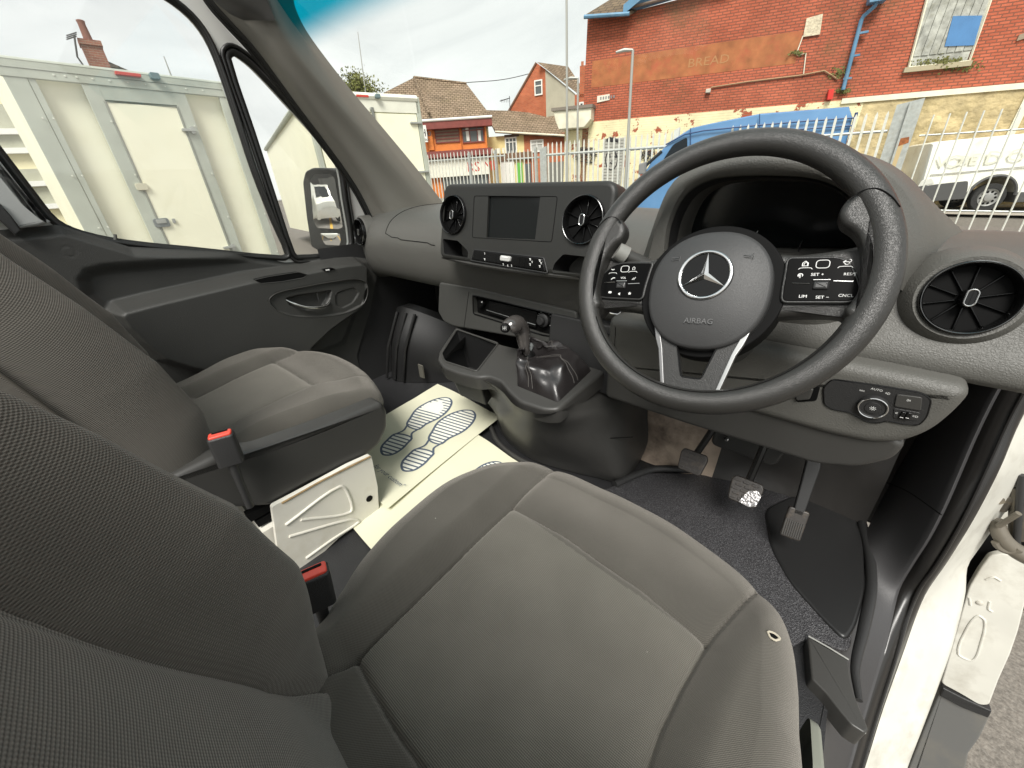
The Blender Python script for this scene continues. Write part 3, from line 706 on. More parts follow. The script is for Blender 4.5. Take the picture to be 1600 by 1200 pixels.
# airbag lid seam on the passenger top
pts = P3(onx, [], 0)
def on_dash(x, k):
    q = spl([(x, y, z) for y, z in prof(x)], 12); return np.array(q[int(k * 12)])
seam = [on_dash(-1.13, k) + np.array((0, -.0008, .0008)) for k in np.linspace(1.6, 4.75, 14)] + [on_dash(x, 4.95 + .2 * math.sin((x + 1.13) * 3)) + np.array((0, -.0008, .0004)) for x in np.linspace(-1.09, -.86, 14)]
th.part('lid_seam', tube(seam, .0012, 6), BLACK)

# vents
TRIMD = mat('smoked_chrome', (.16, .16, .16), .2, 1.0)
def vent(fr, R, label=None):
    v = th.part('air_vent', lathe(fr, [(R, -.02), (R, .006), (R * .985, .0085), (R * .93, .0095), (R * .90, .007), (R * .885, .002), (R * .87, -.006), (R * .86, -.03)], 56, cap0=False, cap1=False), GLOSS, label=label)
    th.part('trim_ring', tube([fr.P(R * .955 * math.cos(t), R * .955 * math.sin(t), .0096) for t in np.linspace(0, 2 * math.pi, 65)[:-1]], .0007, 6, closed=True), TRIMD, parent=v)
    th.part('backing', lathe(fr, [(R * .87, -.010), (.001, -.011)], 40, cap0=False), BLACK, parent=v)
    for k in range(10):
        t = 2 * math.pi * (k + .5) / 10
        f2 = Fr(fr.P(0, 0, -.008), fr.ex * math.cos(t) + fr.ey * math.sin(t), -fr.ex * math.sin(t) + fr.ey * math.cos(t))
        o = slab(f2, [(R * .2, -R * .02), (R * .86, -R * .03), (R * .86, R * .03), (R * .2, R * .02)], .002, .0015, back=-.010)
        th.part('blade', o, GLOSS, parent=v)
    th.part('centre_knob', slab(Fr(fr.P(0, 0, -.004), fr.ex, fr.ey), rrect(R * .30, R * .52, R * .15), .014, .003, back=-.01), GLOSS, parent=v)
    th.part('knob_trim', tube([fr.P(a, b, .0105) for a, b in rrect(R * .22, R * .44, R * .11, 5)], .0009, 6, closed=True), SATIN, parent=v)
    return v
c = onx(573, 361, -1.305)
vent(Fr((-1.302, .238, 1.529), (1, -.12, 0), (0, .10, 1)), .047, 'small round vent at the passenger end of the dashboard')
th.part('vent_collar', lathe(Fr((-1.302, .246, 1.529), (1, -.12, 0), (0, .10, 1)), [(.060, -.03), (.056, .004), (.050, .008), (.047, .004)], 48, cap0=False, cap1=False), GREY)
vd = Fr(tuple(ony(1513, 466, .172)), (1, .05, 0), (0, .30, 1))
vent(vd, .0475, 'round vent at the driver end of the dashboard')
th.part('vent_collar', lathe(vd, [(.072, -.04), (.060, -.006), (.052, .004), (.0475, .003)], 56, cap0=False, cap1=False), GREY)

# --- centre stack bezel
TB = math.radians(13)
fz = Fr((-.53, .200, 1.60), X, (0, math.sin(TB), math.cos(TB)))
o = fz.tr([(700, 286), (765, 283), (870, 280), (957, 281), (966, 290), (964, 330), (952, 395), (940, 432), (905, 447), (840, 436), (760, 420), (700, 411), (688, 400), (687, 350), (689, 300)])
print('bezel', [(round(a, 3), round(b, 3)) for a, b in o])
bz = [(-.258, .118), (-.245, .130), (.245, .130), (.262, .114), (.264, .02), (.262, -.105), (.245, -.118), (-.243, -.118), (-.262, -.10), (-.264, .0)]
_zt = fz.tr
def tr24(pix): return _zt(pix, .024)
oo = tr24([(700, 286), (957, 281), (940, 434), (690, 409), (688, 345), (966, 300)]); print('oo', [(round(a, 3), round(b, 3)) for a, b in oo])
aL_, aR__ = oo[4][0], oo[5][0]; bT = (oo[0][1] + oo[1][1]) / 2; bB = (oo[2][1] + oo[3][1]) / 2
ol = rnd_poly([(aL_ + .004, bT), (aR__ - .004, bT), (aR__, bB), (aL_, bB)], .030, 8)
# cut-outs: vents, screen panel, cubbies, switch bar
vl = fz.uv(708, 336, .026); vr = fz.uv(911, 344, .026); print('vl', vl, vr)
holes = [circ(.0495, 48, *vl), circ(.0495, 48, *vr)]
scr = tr24([(763, 306), (844, 308), (836, 374), (760, 371)]); print('scr', scr)
cubl = tr24([(692, 373), (715, 376), (731, 392), (731, 403), (694, 397)])
cubr = tr24([(862, 426), (866, 412), (880, 397), (925, 402), (925, 430)])
cubr = rnd_poly(cubr, .006); cubl = rnd_poly(cubl, .006)
holes += [cubl, cubr, ccw(scr)]
bez = th.part('centre_bezel', slab(fz, ol, .024, .010, holes, back=-.03, hdepth=.012), BEZEL)
for cb_ in (cubl, cubr):
    q = slab(fz, cb_, .012, 0, back=-.05)
    V = [fz.P(a, b, .0235) for a, b in ccw(cb_)]; n = len(V); V += [fz.P(a * .97 + .03 * np.mean([p[0] for p in cb_]), b, -.055) for a, b in ccw(cb_)]
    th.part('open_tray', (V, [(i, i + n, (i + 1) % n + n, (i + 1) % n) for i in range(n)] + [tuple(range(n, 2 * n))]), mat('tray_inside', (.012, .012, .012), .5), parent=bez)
th.part('display', fbox(fz, min(p[0] for p in scr) - .004, max(p[0] for p in scr) + .004, min(p[1] for p in scr) - .004, max(p[1] for p in scr) + .004, .008, .0185), SCREEN, parent=bez)
# faint panel joint round the screen
pj = tr24([(741, 306), (871, 307), (862, 378), (738, 371)])
th.part('panel_joint', tube([fz.P(a, b, .0243) for a, b in rnd_poly(pj, .006, 4)], .0007, 5, closed=True), BLACK, parent=bez)
for cx, cy in (vl, vr):
    f = Fr(fz.P(cx, cy, .022), fz.ex, fz.ey); vent(f, .0495)
# switch bar
sb = rnd_poly(tr24([(742, 391), (848, 404), (853, 424), (738, 405)]), .003)
sbr = th.part('switch_bar', slab(fz, sb, .0275, .0015, back=.02), GLOSS, parent=bez)
gr = rnd_poly(tr24([(741, 390), (850, 403), (856, 427), (736, 407)]), .004)
th.part('switch_bar_frame', tube([fz.P(a, b, .0245) for a, b in gr], .0016, 6, closed=True), DARK, parent=bez)
hz_ = fz.uv(790, 404, .03); th.part('hazard_switch', slab(fz, rrect(.032, .013, .004, 4, *hz_), .034, .002, back=.026), mat('hazard_pale', (.45, .45, .43), .3), parent=bez)
th.part('hazard_light', slab(fz, rrect(.020, .003, .001, 3, hz_[0], hz_[1] + .003), .0345, 0, back=.033), LEGEND, parent=bez)
for (u, v, s_) in ((757, 396, .5), (757, 405, .9), (786, 413, .5), (793, 415, .5), (799, 415, .5), (828, 405, 1.), (843, 407, 1.1), (828, 413, .8), (843, 416, .9), (845, 411, .7), (831, 409, .5)):
    a, b = fz.uv(u, v, .028)
    th.part('switch_symbol', join(slab(fz, rrect(.005 * s_, .0016, .0004, 2, a, b + .0012), .0279, 0, back=.027), slab(fz, rrect(.003 * s_, .0022, .0004, 2, a + .001, b - .0014), .0279, 0, back=.027)), LEGEND, parent=bez)
for u in (775, 811, 820, 836):
    a, b = fz.uv(u, 391 + (u - 742) * .128 + 9, .028); th.part('switch_joint', fbox(fz, a - .0003, a + .0003, b - .010, b + .010, .027, .0279), BLACK, parent=bez)
# lower ledge of the bezel
th.part('bezel_ledge', tube(spl([fz.P(aL_ + .006, bB + .006, .012), fz.P(-.1, bB - .001, .014), fz.P(.1, bB - .001, .014), fz.P(aR__ - .006, bB + .006, .012)], 8), .007, 8), SMOOTHD, parent=bez)

# --- lower centre panel (radio slot, heater knobs)
fl = Fr((-.62, .245, 1.31), X, (0, .10, 1))
o = rnd_poly(fl.tr([(690, 440), (745, 448), (905, 485), (905, 545), (860, 535), (712, 509), (697, 502), (688, 486)]), .012)
slot = rnd_poly(fl.tr([(743, 460), (868, 489), (866, 524), (852, 522), (744, 489)]), .006)
lp = th.part('lower_centre_panel', slab(fl, o, .012, .006, [slot], back=-.04, hdepth=.02), GREY2)
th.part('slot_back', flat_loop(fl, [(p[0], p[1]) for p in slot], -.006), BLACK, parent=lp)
th.part('slot_frame', tube([fl.P(a, b, .013) for a, b in slot], .0018, 6, closed=True), GLOSS, parent=lp)
a, b = fl.uv(735, 480); th.part('panel_joint', tube([fl.P(*fl.uv(737, 455), .0123), fl.P(*fl.uv(729, 512), .0123)], .0009, 5), BLACK, parent=lp)
rf = th.part('blanking_plate', slab(fl, rnd_poly(fl.tr([(765, 469), (840, 487), (838, 512), (764, 489)]), .003), .004, .002, back=-.006), GLOSS, parent=lp)
th.part('chrome_strip', tube([fl.P(*fl.uv(762, 484), .005), fl.P(*fl.uv(838, 507), .005)], .0012, 6), SATIN, parent=lp)
a, b = fl.uv(754, 474); fk = Fr(fl.P(a, b, .002), fl.ex, fl.ey)
th.part('blank_rotary', lathe(fk, [(.012, -.008), (.012, .008), (.009, .011), (.0, .011)], 24, cap1=False), GLOSS, parent=lp)
a, b = fl.uv(850, 500); fk = Fr(fl.P(a, b, .002), fl.ex, fl.ey)
dl = th.part('temperature_dial', lathe(fk, [(.019, -.008), (.019, .006), (.017, .008), (.012, .009), (.011, .018), (.0095, .020), (0, .020)], 32, cap1=False), DARK, parent=lp)
for k in range(15):
    t = math.pi * (.5 + 1.35 * (k / 14 - .5)); th.part('dial_mark', slab(Fr(fk.P(.0235 * math.cos(t), .0235 * math.sin(t), -.0045), fk.ex, fk.ey), rrect(.0018, .0018, .0005, 2), .001), LEGEND, parent=lp)
th.part('lower_panel_return', slab(Fr((-.15, .25, 1.28), X, Z), rnd_poly([(-.24, -.06), (.30, -.06), (.32, .10), (-.24, .11)], .01), .0, 0, back=-.05), DARK)

# --- instrument binnacle
fi = Fr((0, .13, 1.60), X, Z)
inner = fi.tr([(1040, 402), (1048, 350), (1070, 305), (1105, 283), (1150, 276), (1215, 275), (1275, 281), (1318, 300), (1345, 335), (1358, 402)])
inner = spl(inner, 5)
print('binn', [(round(a, 3), round(b, 3)) for a, b in inner[::5]])
outer0 = spl([(-.165, -.06), (-.145, .02), (-.115, .080), (-.065, .108), (.0, .118), (.08, .115), (.140, .093), (.190, .045), (.214, -.010), (.218, -.065)], 5)
def ring(pts, y, dz=0, sx=1, sz=1, cx=.02, pull=0): return [(cx + (a - cx) * sx, y + pull * (1.35 * float(smooth((a - .13) / .12)) + .6 * float(smooth((-a - .11) / .05))), 1.60 + b * sz + dz) for a, b in pts]
m = len(inner)
lo = [[(x, y, z) for x, y, z in r_] for r_ in (
    ring(inner, .235, -.004, .93, .93), ring(inner, .18, -.002, .965, .97), ring(inner, .135, 0, 1, 1.0), ring(inner, .123, .003, 1.02, 1.03),
    [(a * .5 + b * .5, .122, 1.6 + (c_ + d_) * .5) for (a, c_), (b, d_) in zip(inner, outer0)],
    ring(outer0, .130, pull=.055), ring(outer0, .150, .003, 1.03, 1.01, pull=.05), ring(outer0, .22, .003, 1.10, 1.0, pull=.02), ring(outer0, .34, -.004, 1.22, .86), ring(outer0, .50, -.02, 1.42, .55))]
bn = th.part('instrument_hood', grid(np.array(lo).tolist()), GREY, ang=60)
cav = th.part('hood_liner', grid([[(x, .232 if k else .134, z) for x, y, z in (ring(inner, 0, -.003, .94, .94) if k else ring(inner, 0, -.001, .992, .99))] for k in (0, 1)]), mat('hood_liner', (.014, .014, .014), .6), parent=bn)
ff = Fr((0, .228, 1.60), X, Z)
th.part('instrument_glass', flat_loop(ff, [(a, b * .97) for a, b in inner]), SCREEN, parent=bn)
fn = Fr((.02, .226, 1.56), X, (0, .1, 1))
for cx in (-.075, .095):
    th.part('dial_ring', tube([fn.P(cx + .04 * math.cos(t), .02 + .045 * math.sin(t), -.0) for t in np.linspace(0, 2 * math.pi, 49)[:-1]], .0012, 6, closed=True), DARK, parent=bn)
th.part('lower_display', slab(fn, rnd_poly([(-.05, -.06), (.10, -.06), (.10, .012), (-.05, .012)], .004), .004, .001), mat('display_grey', (.018, .018, .019), .3), parent=bn)
a, b = fn.uv(1182, 378); th.part('warning_light', slab(fn, rrect(.0022, .004, .001, 3, a, b), .0055, 0), mat('warning_red', (.5, .03, .02), .4, emit=((1, .08, .04), .8)), parent=bn)
a, b = fn.uv(1178, 372); th.part('needle', tube([fn.P(a, b, .006), fn.P(a + .004, b + .012, .006)], .0006, 5), SATIN, parent=bn)
# cowl closing under the instruments
th.part('cluster_shelf', loft([[(x, .126 + e_, 1.572), (x, .128 + e_, 1.545), (x, .148 + e_, 1.50), (x, .168 + e_, 1.44)] for x, e_ in ((-.15, .05), (-.11, .0), (.0, 0), (.12, 0), (.17, .02), (.20, .07))], 4, 6), GREY)

# --- driver's lower panel with the light switch
fk2 = Fr((.1, .135, 1.38), X, (0, -.06, 1))
o = fk2.tr([(1215, 500), (1300, 535), (1400, 575), (1490, 596), (1485, 632), (1460, 668), (1425, 698), (1385, 717), (1330, 723), (1270, 712), (1180, 680), (1080, 655), (1020, 640), (1000, 600), (1000, 560)])
print('knee', [(round(a, 3), round(b, 3)) for a, b in o])
o = [(-.30, .062), (.0, .062), (.12, .064), (.215, .062), (.210, .02), (.200, -.016), (.180, -.044), (.150, -.060), (.10, -.066), (.02, -.066), (-.08, -.066), (-.20, -.066), (-.30, -.066)]
kp = th.part('driver_lower_panel', slab(fk2, rnd_poly(o, .02), .018, .018, back=-.12, seg=6), GREY)
lowp = fk2.tr([(1202, 645), (1300, 668), (1400, 687), (1445, 680)])
o2 = rnd_poly([(-.30, -.050), (-.02, -.050), (.10, -.050), (.165, -.040), (.186, -.048), (.182, -.080), (.150, -.114), (.100, -.134), (.003, -.136), (-.11, -.140), (-.30, -.14)], .014)
th.part('knee_roll', tube(spl([fk2.P(-.30, -.064, -.010), fk2.P(.02, -.068, -.010), (.20, .147, 1.310), (.245, .155, 1.325), (.275, .165, 1.35)], 8), [.03] * 26 + [.028, .026, .022, .018, .012, .008, .004], 14) if False else slab(fk2, o2, .008, .009, back=-.13, seg=4), SMOOTHD, parent=kp)
# switch plate
sp_ = fk2.tr([(1300, 592), (1360, 600), (1440, 613), (1455, 623), (1448, 650), (1435, 664), (1410, 661), (1385, 656), (1372, 660), (1355, 658), (1340, 650), (1328, 643), (1300, 638), (1288, 630), (1287, 605)], .018)
sp_ = rnd_poly(sp_, .006, 3)
swp = th.part('light_switch_plate', slab(fk2, sp_, .0205, .001, back=.01), DARK, parent=kp)
th.part('plate_edge', tube([fk2.P(a, b, .0195) for a, b in sp_], .0014, 6, closed=True), GLOSS, parent=kp)
lc = fk2.uv(1364, 634, .02); f = Fr(fk2.P(*lc, .0205), fk2.ex, fk2.ey)
th.part('light_dial', lathe(f, [(.0175, 0), (.0175, .006), (.0165, .0075), (.0145, .0078), (.0135, .0062), (.009, .0062), (.0085, .0075), (.0, .0078)], 40, cap1=False), DARK, parent=kp)
th.part('dial_chrome', tube([f.P(.0158 * math.cos(t), .0158 * math.sin(t), .0072) for t in np.linspace(0, 2 * math.pi, 49)[:-1]], .0010, 6, closed=True), CHROME, parent=kp)
for k in range(8):
    t = k * math.pi / 4; th.part('sun_symbol', tube([f.P(.0022 * math.cos(t), .0022 * math.sin(t), .0081), f.P(.0036 * math.cos(t), .0036 * math.sin(t), .0081)], .0003, 4), LEGEND, parent=kp)
th.part('sun_symbol', tube([f.P(.0014 * math.cos(t), .0014 * math.sin(t), .0081) for t in np.linspace(0, 6.28, 13)[:-1]], .0003, 4, closed=True), LEGEND, parent=kp)
def ftxt(txt, u, v, size, fr, c, parent, rot=0, sx=1, name='legend'):
    a, b = fr.uv(u, v, c); return th.text(name, txt, fr, a, b, size, LEGEND, parent=parent, c=c, rot=rot, sx=sx)
ftxt('AUTO', 1370, 609, .0046, fk2, .0208, kp)
ftxt('\u00bbo\u00ab', 1347, 610, .005, fk2, .0208, kp, sx=.8); ftxt('\u2261D', 1387, 615, .005, fk2, .0208, kp, sx=.8)
b1 = rnd_poly(fk2.tr([(1401, 615), (1441, 620), (1439, 641), (1397, 634)], .02), .003)
th.part('fog_light_switch', slab(fk2, b1, .0225, .001, back=.02), SMOOTHD, parent=kp); ftxt('0\u2261', 1420, 626, .005, fk2, .0228, kp, sx=.8)
b2 = rnd_poly(fk2.tr([(1396, 637), (1438, 644), (1434, 658), (1395, 653)], .02), .003)
th.part('level_switch', slab(fk2, b2, .0215, .001, back=.02), DARK, parent=kp)
for u in (1410, 1419):
    a, b = fk2.uv(u, 648 + (u - 1410) * .1, .0215); th.part('thumb_wheel', slab(fk2, rrect(.005, .011, .001, 3, a, b), .0245, .001, back=.02), GLOSS, parent=kp)
    th.part('wheel_mark', slab(fk2, rrect(.0035, .0008, .0003, 2, a, b - .003), .0248, 0, back=.024), LEGEND, parent=kp)
ftxt('\u00ab', 1401, 645, .006, fk2, .0218, kp); ftxt('\u2261D', 1430, 651, .0045, fk2, .0218, kp)
# bonnet lever recess
rr = rnd_poly(fk2.tr([(1232, 600), (1282, 603), (1276, 626), (1245, 628)], .018), .004); th.part('lever_recess', slab(fk2, rr, .0195, .0008, back=.01), BLACK, parent=kp)
rr = rnd_poly(fk2.tr([(1238, 600), (1272, 606), (1266, 622), (1245, 624)], .018), .003); th.part('bonnet_lever', slab(fk2, rr, .024, .002, back=.01), SMOOTHD, parent=kp)
# blank switch row left of the column
fq = Fr((-.17, .19, 1.36), X, (0, .12, 1))
sw = fq.tr([(966, 530), (1050, 548), (1046, 588), (966, 566)])
o = th.part('switch_row_frame', slab(fq, rnd_poly([(-.075, -.03), (.09, -.03), (.09, .012), (-.075, .012)], .004), .004, .001), GLOSS)
for k in range(6): th.part('blank_switch', slab(fq, rrect(.0215, .032, .002, 3, -.06 + k * .0245, -.009), .007, .0015), SMOOTHD, parent=o)
th.part('centre_lower_fill', slab(Fr((-.18, .235, 1.34), X, (0, .12, 1)), rnd_poly([(-.24, -.14), (.30, -.14), (.30, .035), (-.24, .035)], .01), .01, .004, back=-.03), DARK)
# start button
fs_ = Fr((-.21, .15, 1.44), X, (0, .2, 1)); a, b = fs_.uv(963, 482)
o = th.part('parking_button', slab(fs_, rnd_poly([(a - .017, b + .012), (a + .017, b + .012), (a + .013, b - .010), (a - .013, b - .010)], .006), .008, .002, back=-.03), GLOSS)
th.part('button_trim', tube([fs_.P(*p, .0075) for p in [(a - .017, b + .008), (a - .014, b - .006), (a - .008, b - .0105), (a + .008, b - .0105), (a + .014, b - .006), (a + .017, b + .008)]], .0011, 6), CHROME, parent=o)
th.text('legend', '(P)', fs_, a, b, .008, LEGEND, c=.0085, parent=o)

# ------------------------------------------------------------------ centre console with tray and gear lever
th = CS = Thing('centre_console', 'dark plastic console with open tray, rising from the cab floor', 'console', (-.4, .2, .9))
fc_ = Fr((-.5, .15, 1.245), X, (0, 1, .25))
top = fc_.tr([(712, 510), (785, 538), (850, 553), (936, 574), (946, 580), (905, 612), (872, 640), (850, 640), (812, 628), (795, 612), (782, 596), (762, 588), (745, 590), (715, 583), (692, 574), (683, 562), (686, 548)])
print('console', [(round(a, 3), round(b, 3)) for a, b in top])
top = spl(rnd_poly(top, .012, 3), 1, True)
tray = rnd_poly(fc_.tr([(714, 515), (779, 537), (745, 581), (695, 565), (690, 553)]), .010, 4)
gate = rnd_poly(fc_.tr([(815, 552), (925, 578), (872, 629), (808, 603)]), .008, 4)
ct = th.part('console_top', slab(fc_, top, .0, .008, [tray, gate], back=-.045, hdepth=.02), SMOOTHD)
V = [fc_.P(a, b, -.001) for a, b in ccw(tray)]; n = len(V); cx, cy = np.mean([p[0] for p in tray]), np.mean([p[1] for p in tray])
V += [fc_.P(cx + (a - cx) * .86, cy + (b - cy) * .86, -.14) for a, b in ccw(tray)]
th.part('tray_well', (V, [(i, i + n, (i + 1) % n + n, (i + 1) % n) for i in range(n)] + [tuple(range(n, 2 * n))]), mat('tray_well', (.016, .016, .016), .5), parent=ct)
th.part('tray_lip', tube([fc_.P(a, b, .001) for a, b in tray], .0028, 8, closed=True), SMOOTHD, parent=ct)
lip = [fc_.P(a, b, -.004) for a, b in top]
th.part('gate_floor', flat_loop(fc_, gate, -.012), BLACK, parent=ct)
# body under the top: flares down to the floor
def loop_of(pts, n=72):
    q = spl(pts, 8, True); q = np.array(q); s = np.concatenate([[0], np.cumsum(np.linalg.norm(np.roll(q, -1, 0) - q, axis=1))]); t = np.linspace(0, s[-1], n, endpoint=False); q = np.vstack([q, q[:1]])
    return np.stack([np.interp(t, s, q[:, k]) for k in range(q.shape[1])], 1)
t3 = np.array([fc_.P(a, b, 0) for a, b in ccw(top)])
def onz3(pix, z): return [tuple(onz(u, v, z)) for u, v in pix]
L0 = onz3([(688, 570), (718, 585), (758, 595), (784, 611), (808, 636), (850, 647), (888, 637), (925, 603), (946, 584)], 1.212) + [(-.22, .40, 1.25), (-.45, .40, 1.27), (-.73, .34, 1.27)]
L1 = onz3([(690, 575), (720, 590), (760, 602), (786, 622), (812, 648), (858, 660), (905, 655), (960, 632), (1000, 600)], 1.165) + [(-.20, .42, 1.2), (-.45, .42, 1.2), (-.75, .36, 1.18)]
L2 = onz3([(700, 588), (735, 604), (768, 625), (784, 655), (815, 672), (870, 688), (920, 690), (975, 672), (1004, 635)], 1.08) + [(-.19, .46, 1.08), (-.45, .46, 1.08), (-.68, .40, 1.08)]
L3 = onz3([(755, 622), (772, 635), (780, 655), (788, 676), (830, 705), (885, 722), (930, 734), (968, 741), (1003, 700)], .955) + [(-.19, .50, .95), (-.45, .50, .95), (-.62, .45, .95)]
L4 = onz3([(757, 632), (770, 645), (778, 665), (790, 686), (832, 718), (886, 735), (932, 746), (972, 753), (1005, 712)], .905) + [(-.19, .50, .9), (-.45, .50, .9), (-.62, .45, .9)]
rows = [loop_of(q) for q in (L0, L1, L2, L3, L4)]
# align starts
rows = [[tuple(p) for p in r_] for r_ in rows]
th.part('console_body', loft(rows, 5, 1, True) if False else grid([[tuple(p) for p in np.array(r_)] for r_ in np.array([spl([rows[k][j] for k in range(5)], 6) for j in range(72)]).transpose(1, 0, 2)], False, True), SMOOTHD, ang=60)
th.part('floor_rim', tube([np.array(p) + (0, -.008, .004) for p in spl(onz3([(750, 640), (768, 665), (780, 690), (806, 712), (850, 735)], .905), 6)], .008, 8), SMOOTHD)
th.part('seam_line', tube([np.array(p) + (0, -.003, 0) for p in spl(onz3([(786, 640), (830, 662), (885, 680), (940, 684), (990, 682)], 1.075), 6)], .0012, 6), BLACK)
# gear lever
th = GL = Thing('gear_lever', 'black gear lever with shiny knob and stitched leather gaiter', 'gear lever', (-.4, .15, 1.2))
gb = [np.array(fc_.P(a, b, -.003)) for a, b in ccw(gate)]
tipc = np.array(onx(826, 553, -.465)); print('gaiter top', tipc)
Bc = np.mean(gb, 0)
n = 96; q = np.array(spl([tuple(p) for p in gb], 6, True)); s = np.concatenate([[0], np.cumsum(np.linalg.norm(np.roll(q, -1, 0) - q, axis=1))]); t = np.linspace(0, s[-1], n, endpoint=False); qq = np.vstack([q, q[:1]])
base = np.stack([np.interp(t, s, qq[:, k]) for k in range(3)], 1)
up = _n(np.array((-.10, -.12, 1.0)))
ax = np.array([math.atan2(p[1] - Bc[1], p[0] - Bc[0]) for p in base])
rows = []
for k in range(30):
    f = k / 29; r_ = []
    cen = Bc * (1 - f) + tipc * f + np.array((0, 0, .012)) * math.sin(math.pi * f)
    for j in range(n):
        a = ax[j]; ringp = tipc + np.array((math.cos(a), math.sin(a), -.1 * math.cos(a))) * .017
        g_ = (1 - f) ** .8
        p = base[j] * g_ + ringp * (1 - g_) + np.array((0, 0, 1)) * (.060 * math.sin(math.pi * min(1, f * 1.05)) ** .8 * (1 - f * .45)) * .95
        fold = .0085 * math.sin(math.pi * f) * (math.sin(a * 5 + 4.5 * f + 1.2 * math.sin(7 * f)) + .5 * math.sin(a * 9 - 8 * f)) + .003 * math.sin(f * 26 + 2 * math.sin(a * 2)) * math.sin(math.pi * f)
        d = _n(p - cen + 1e-6); r_.append(p + d * fold)
    rows.append(r_)
th.part('gaiter', grid(rows, False, True), BOOT, ang=80)
for a0 in (8, 32, 56, 80):
    for off in (-1, 1):
        pth = [np.array(rows[k][(a0 + off) % n]) + _n(np.array(rows[k][(a0 + off) % n]) - (Bc * (1 - k / 29) + tipc * k / 29)) * .0012 for k in range(1, 29)]
        th.part('stitching', tube(pth, .0009, 5), mat('thread', (.07, .065, .06), .7))
th.part('gaiter_collar', lathe(Fr(tipc + np.array((0, 0, -.004)), X, (0, 1, .12)), [(.019, -.012), (.021, -.004), (.020, .006), (.015, .012), (.012, .016)], 28), GLOSS)
k0 = tipc; k1 = np.array(onx(812, 543, -.475)); k2 = np.array(onx(806, 522, -.49)); k3 = np.array(onx(797, 505, -.505))
KNOB = mat('gear_knob', (.055, .05, .047), .16, spec=.7, coat=.6)
path = spl([k0 + np.array((0, 0, -.005)), np.array(onx(820, 545, -.468)), np.array(onx(818, 530, -.474)), np.array(onx(815, 516, -.480)), np.array(onx(808, 507, -.484)), np.array(onx(799, 510, -.488)), np.array(onx(795, 515, -.492))], 6)
m = len(path); rs = [float(np.interp(i / (m - 1), [0, .2, .4, .6, .75, .93, 1], [.011, .0155, .0205, .0235, .0255, .0240, .016])) for i in range(m)]
th.part('knob', tube(path, rs, 22), KNOB)
pc = np.array(onx(796, 510, -.497)); fk = Fr(pc + np.array((.008, -.012, .004)), (1, .6, .1), (0, .5, 1))
th.part('shift_plate', lathe(Fr(np.array(onx(795, 511, -.480)) + np.array((.004, -.020, .004)), (1, .45, .1), (0.1, .35, 1)), [(.0125, -.006), (.0125, 0), (.011, .0025), (0, .003)], 24, cap1=False), GLOSS)
fsp = Fr(np.array(onx(795, 511, -.480)) + np.array((.004, -.020, .004)), (1, .45, .1), (0.1, .35, 1))
for k in (-1, 0, 1): th.part('shift_pattern', tube([fsp.P(k * .004, -.005, .0034), fsp.P(k * .004, .005, .0034)], .0004, 4), LEGEND)
th.part('shift_pattern', tube([fsp.P(-.004, 0, .0034), fsp.P(.004, 0, .0034)], .0004, 4), LEGEND)
th.part('reverse_collar', lathe(Fr(np.array(onx(828, 541, -.466)), (1, .5, 0), (.25, .1, 1)), [(.010, -.012), (.012, 0), (.009, .012)], 20), mat('collar_grey', (.25, .27, .27), .25, .4))
th.part('reverse_collar', lathe(Fr(np.array(onx(814, 546, -.478)), (1, .5, 0), (.25, .1, 1)), [(.006, -.006), (.007, 0), (.004, .006)], 16), mat('collar_pale', (.4, .4, .38), .25, .4))
# ================================================================== STEERING WHEEL
TW = math.radians(29.3); R8 = math.radians(8)
_ex = np.array((1., 0, 0)); _ey = np.array((0, math.sin(TW), math.cos(TW)))
fwh = Fr((0, 0, 1.573), _ex * math.cos(R8) + _ey * math.sin(R8), _ey * math.cos(R8) - _ex * math.sin(R8))
th = SW = Thing('steering_wheel', 'black leather steering wheel with silver star emblem and button pads', 'steering wheel', (0, 0, 1.573))
nr, nt_ = 128, 20; V = []; Fc = []
for i in range(nr):
    a = 2 * math.pi * i / nr
    for k in range(nt_):
        q = 2 * math.pi * k / nt_
        rr_ = .1785 + .0165 * math.cos(q); cc = .0150 * math.sin(q)
        V.append(fwh.P(rr_ * math.cos(a), rr_ * math.sin(a), cc))
for i in range(nr):
    for k in range(nt_): Fc.append((i * nt_ + k, ((i + 1) % nr) * nt_ + k, ((i + 1) % nr) * nt_ + (k + 1) % nt_, i * nt_ + (k + 1) % nt_))
rim = th.part('rim', (V, Fc), LEATHER, ang=80)
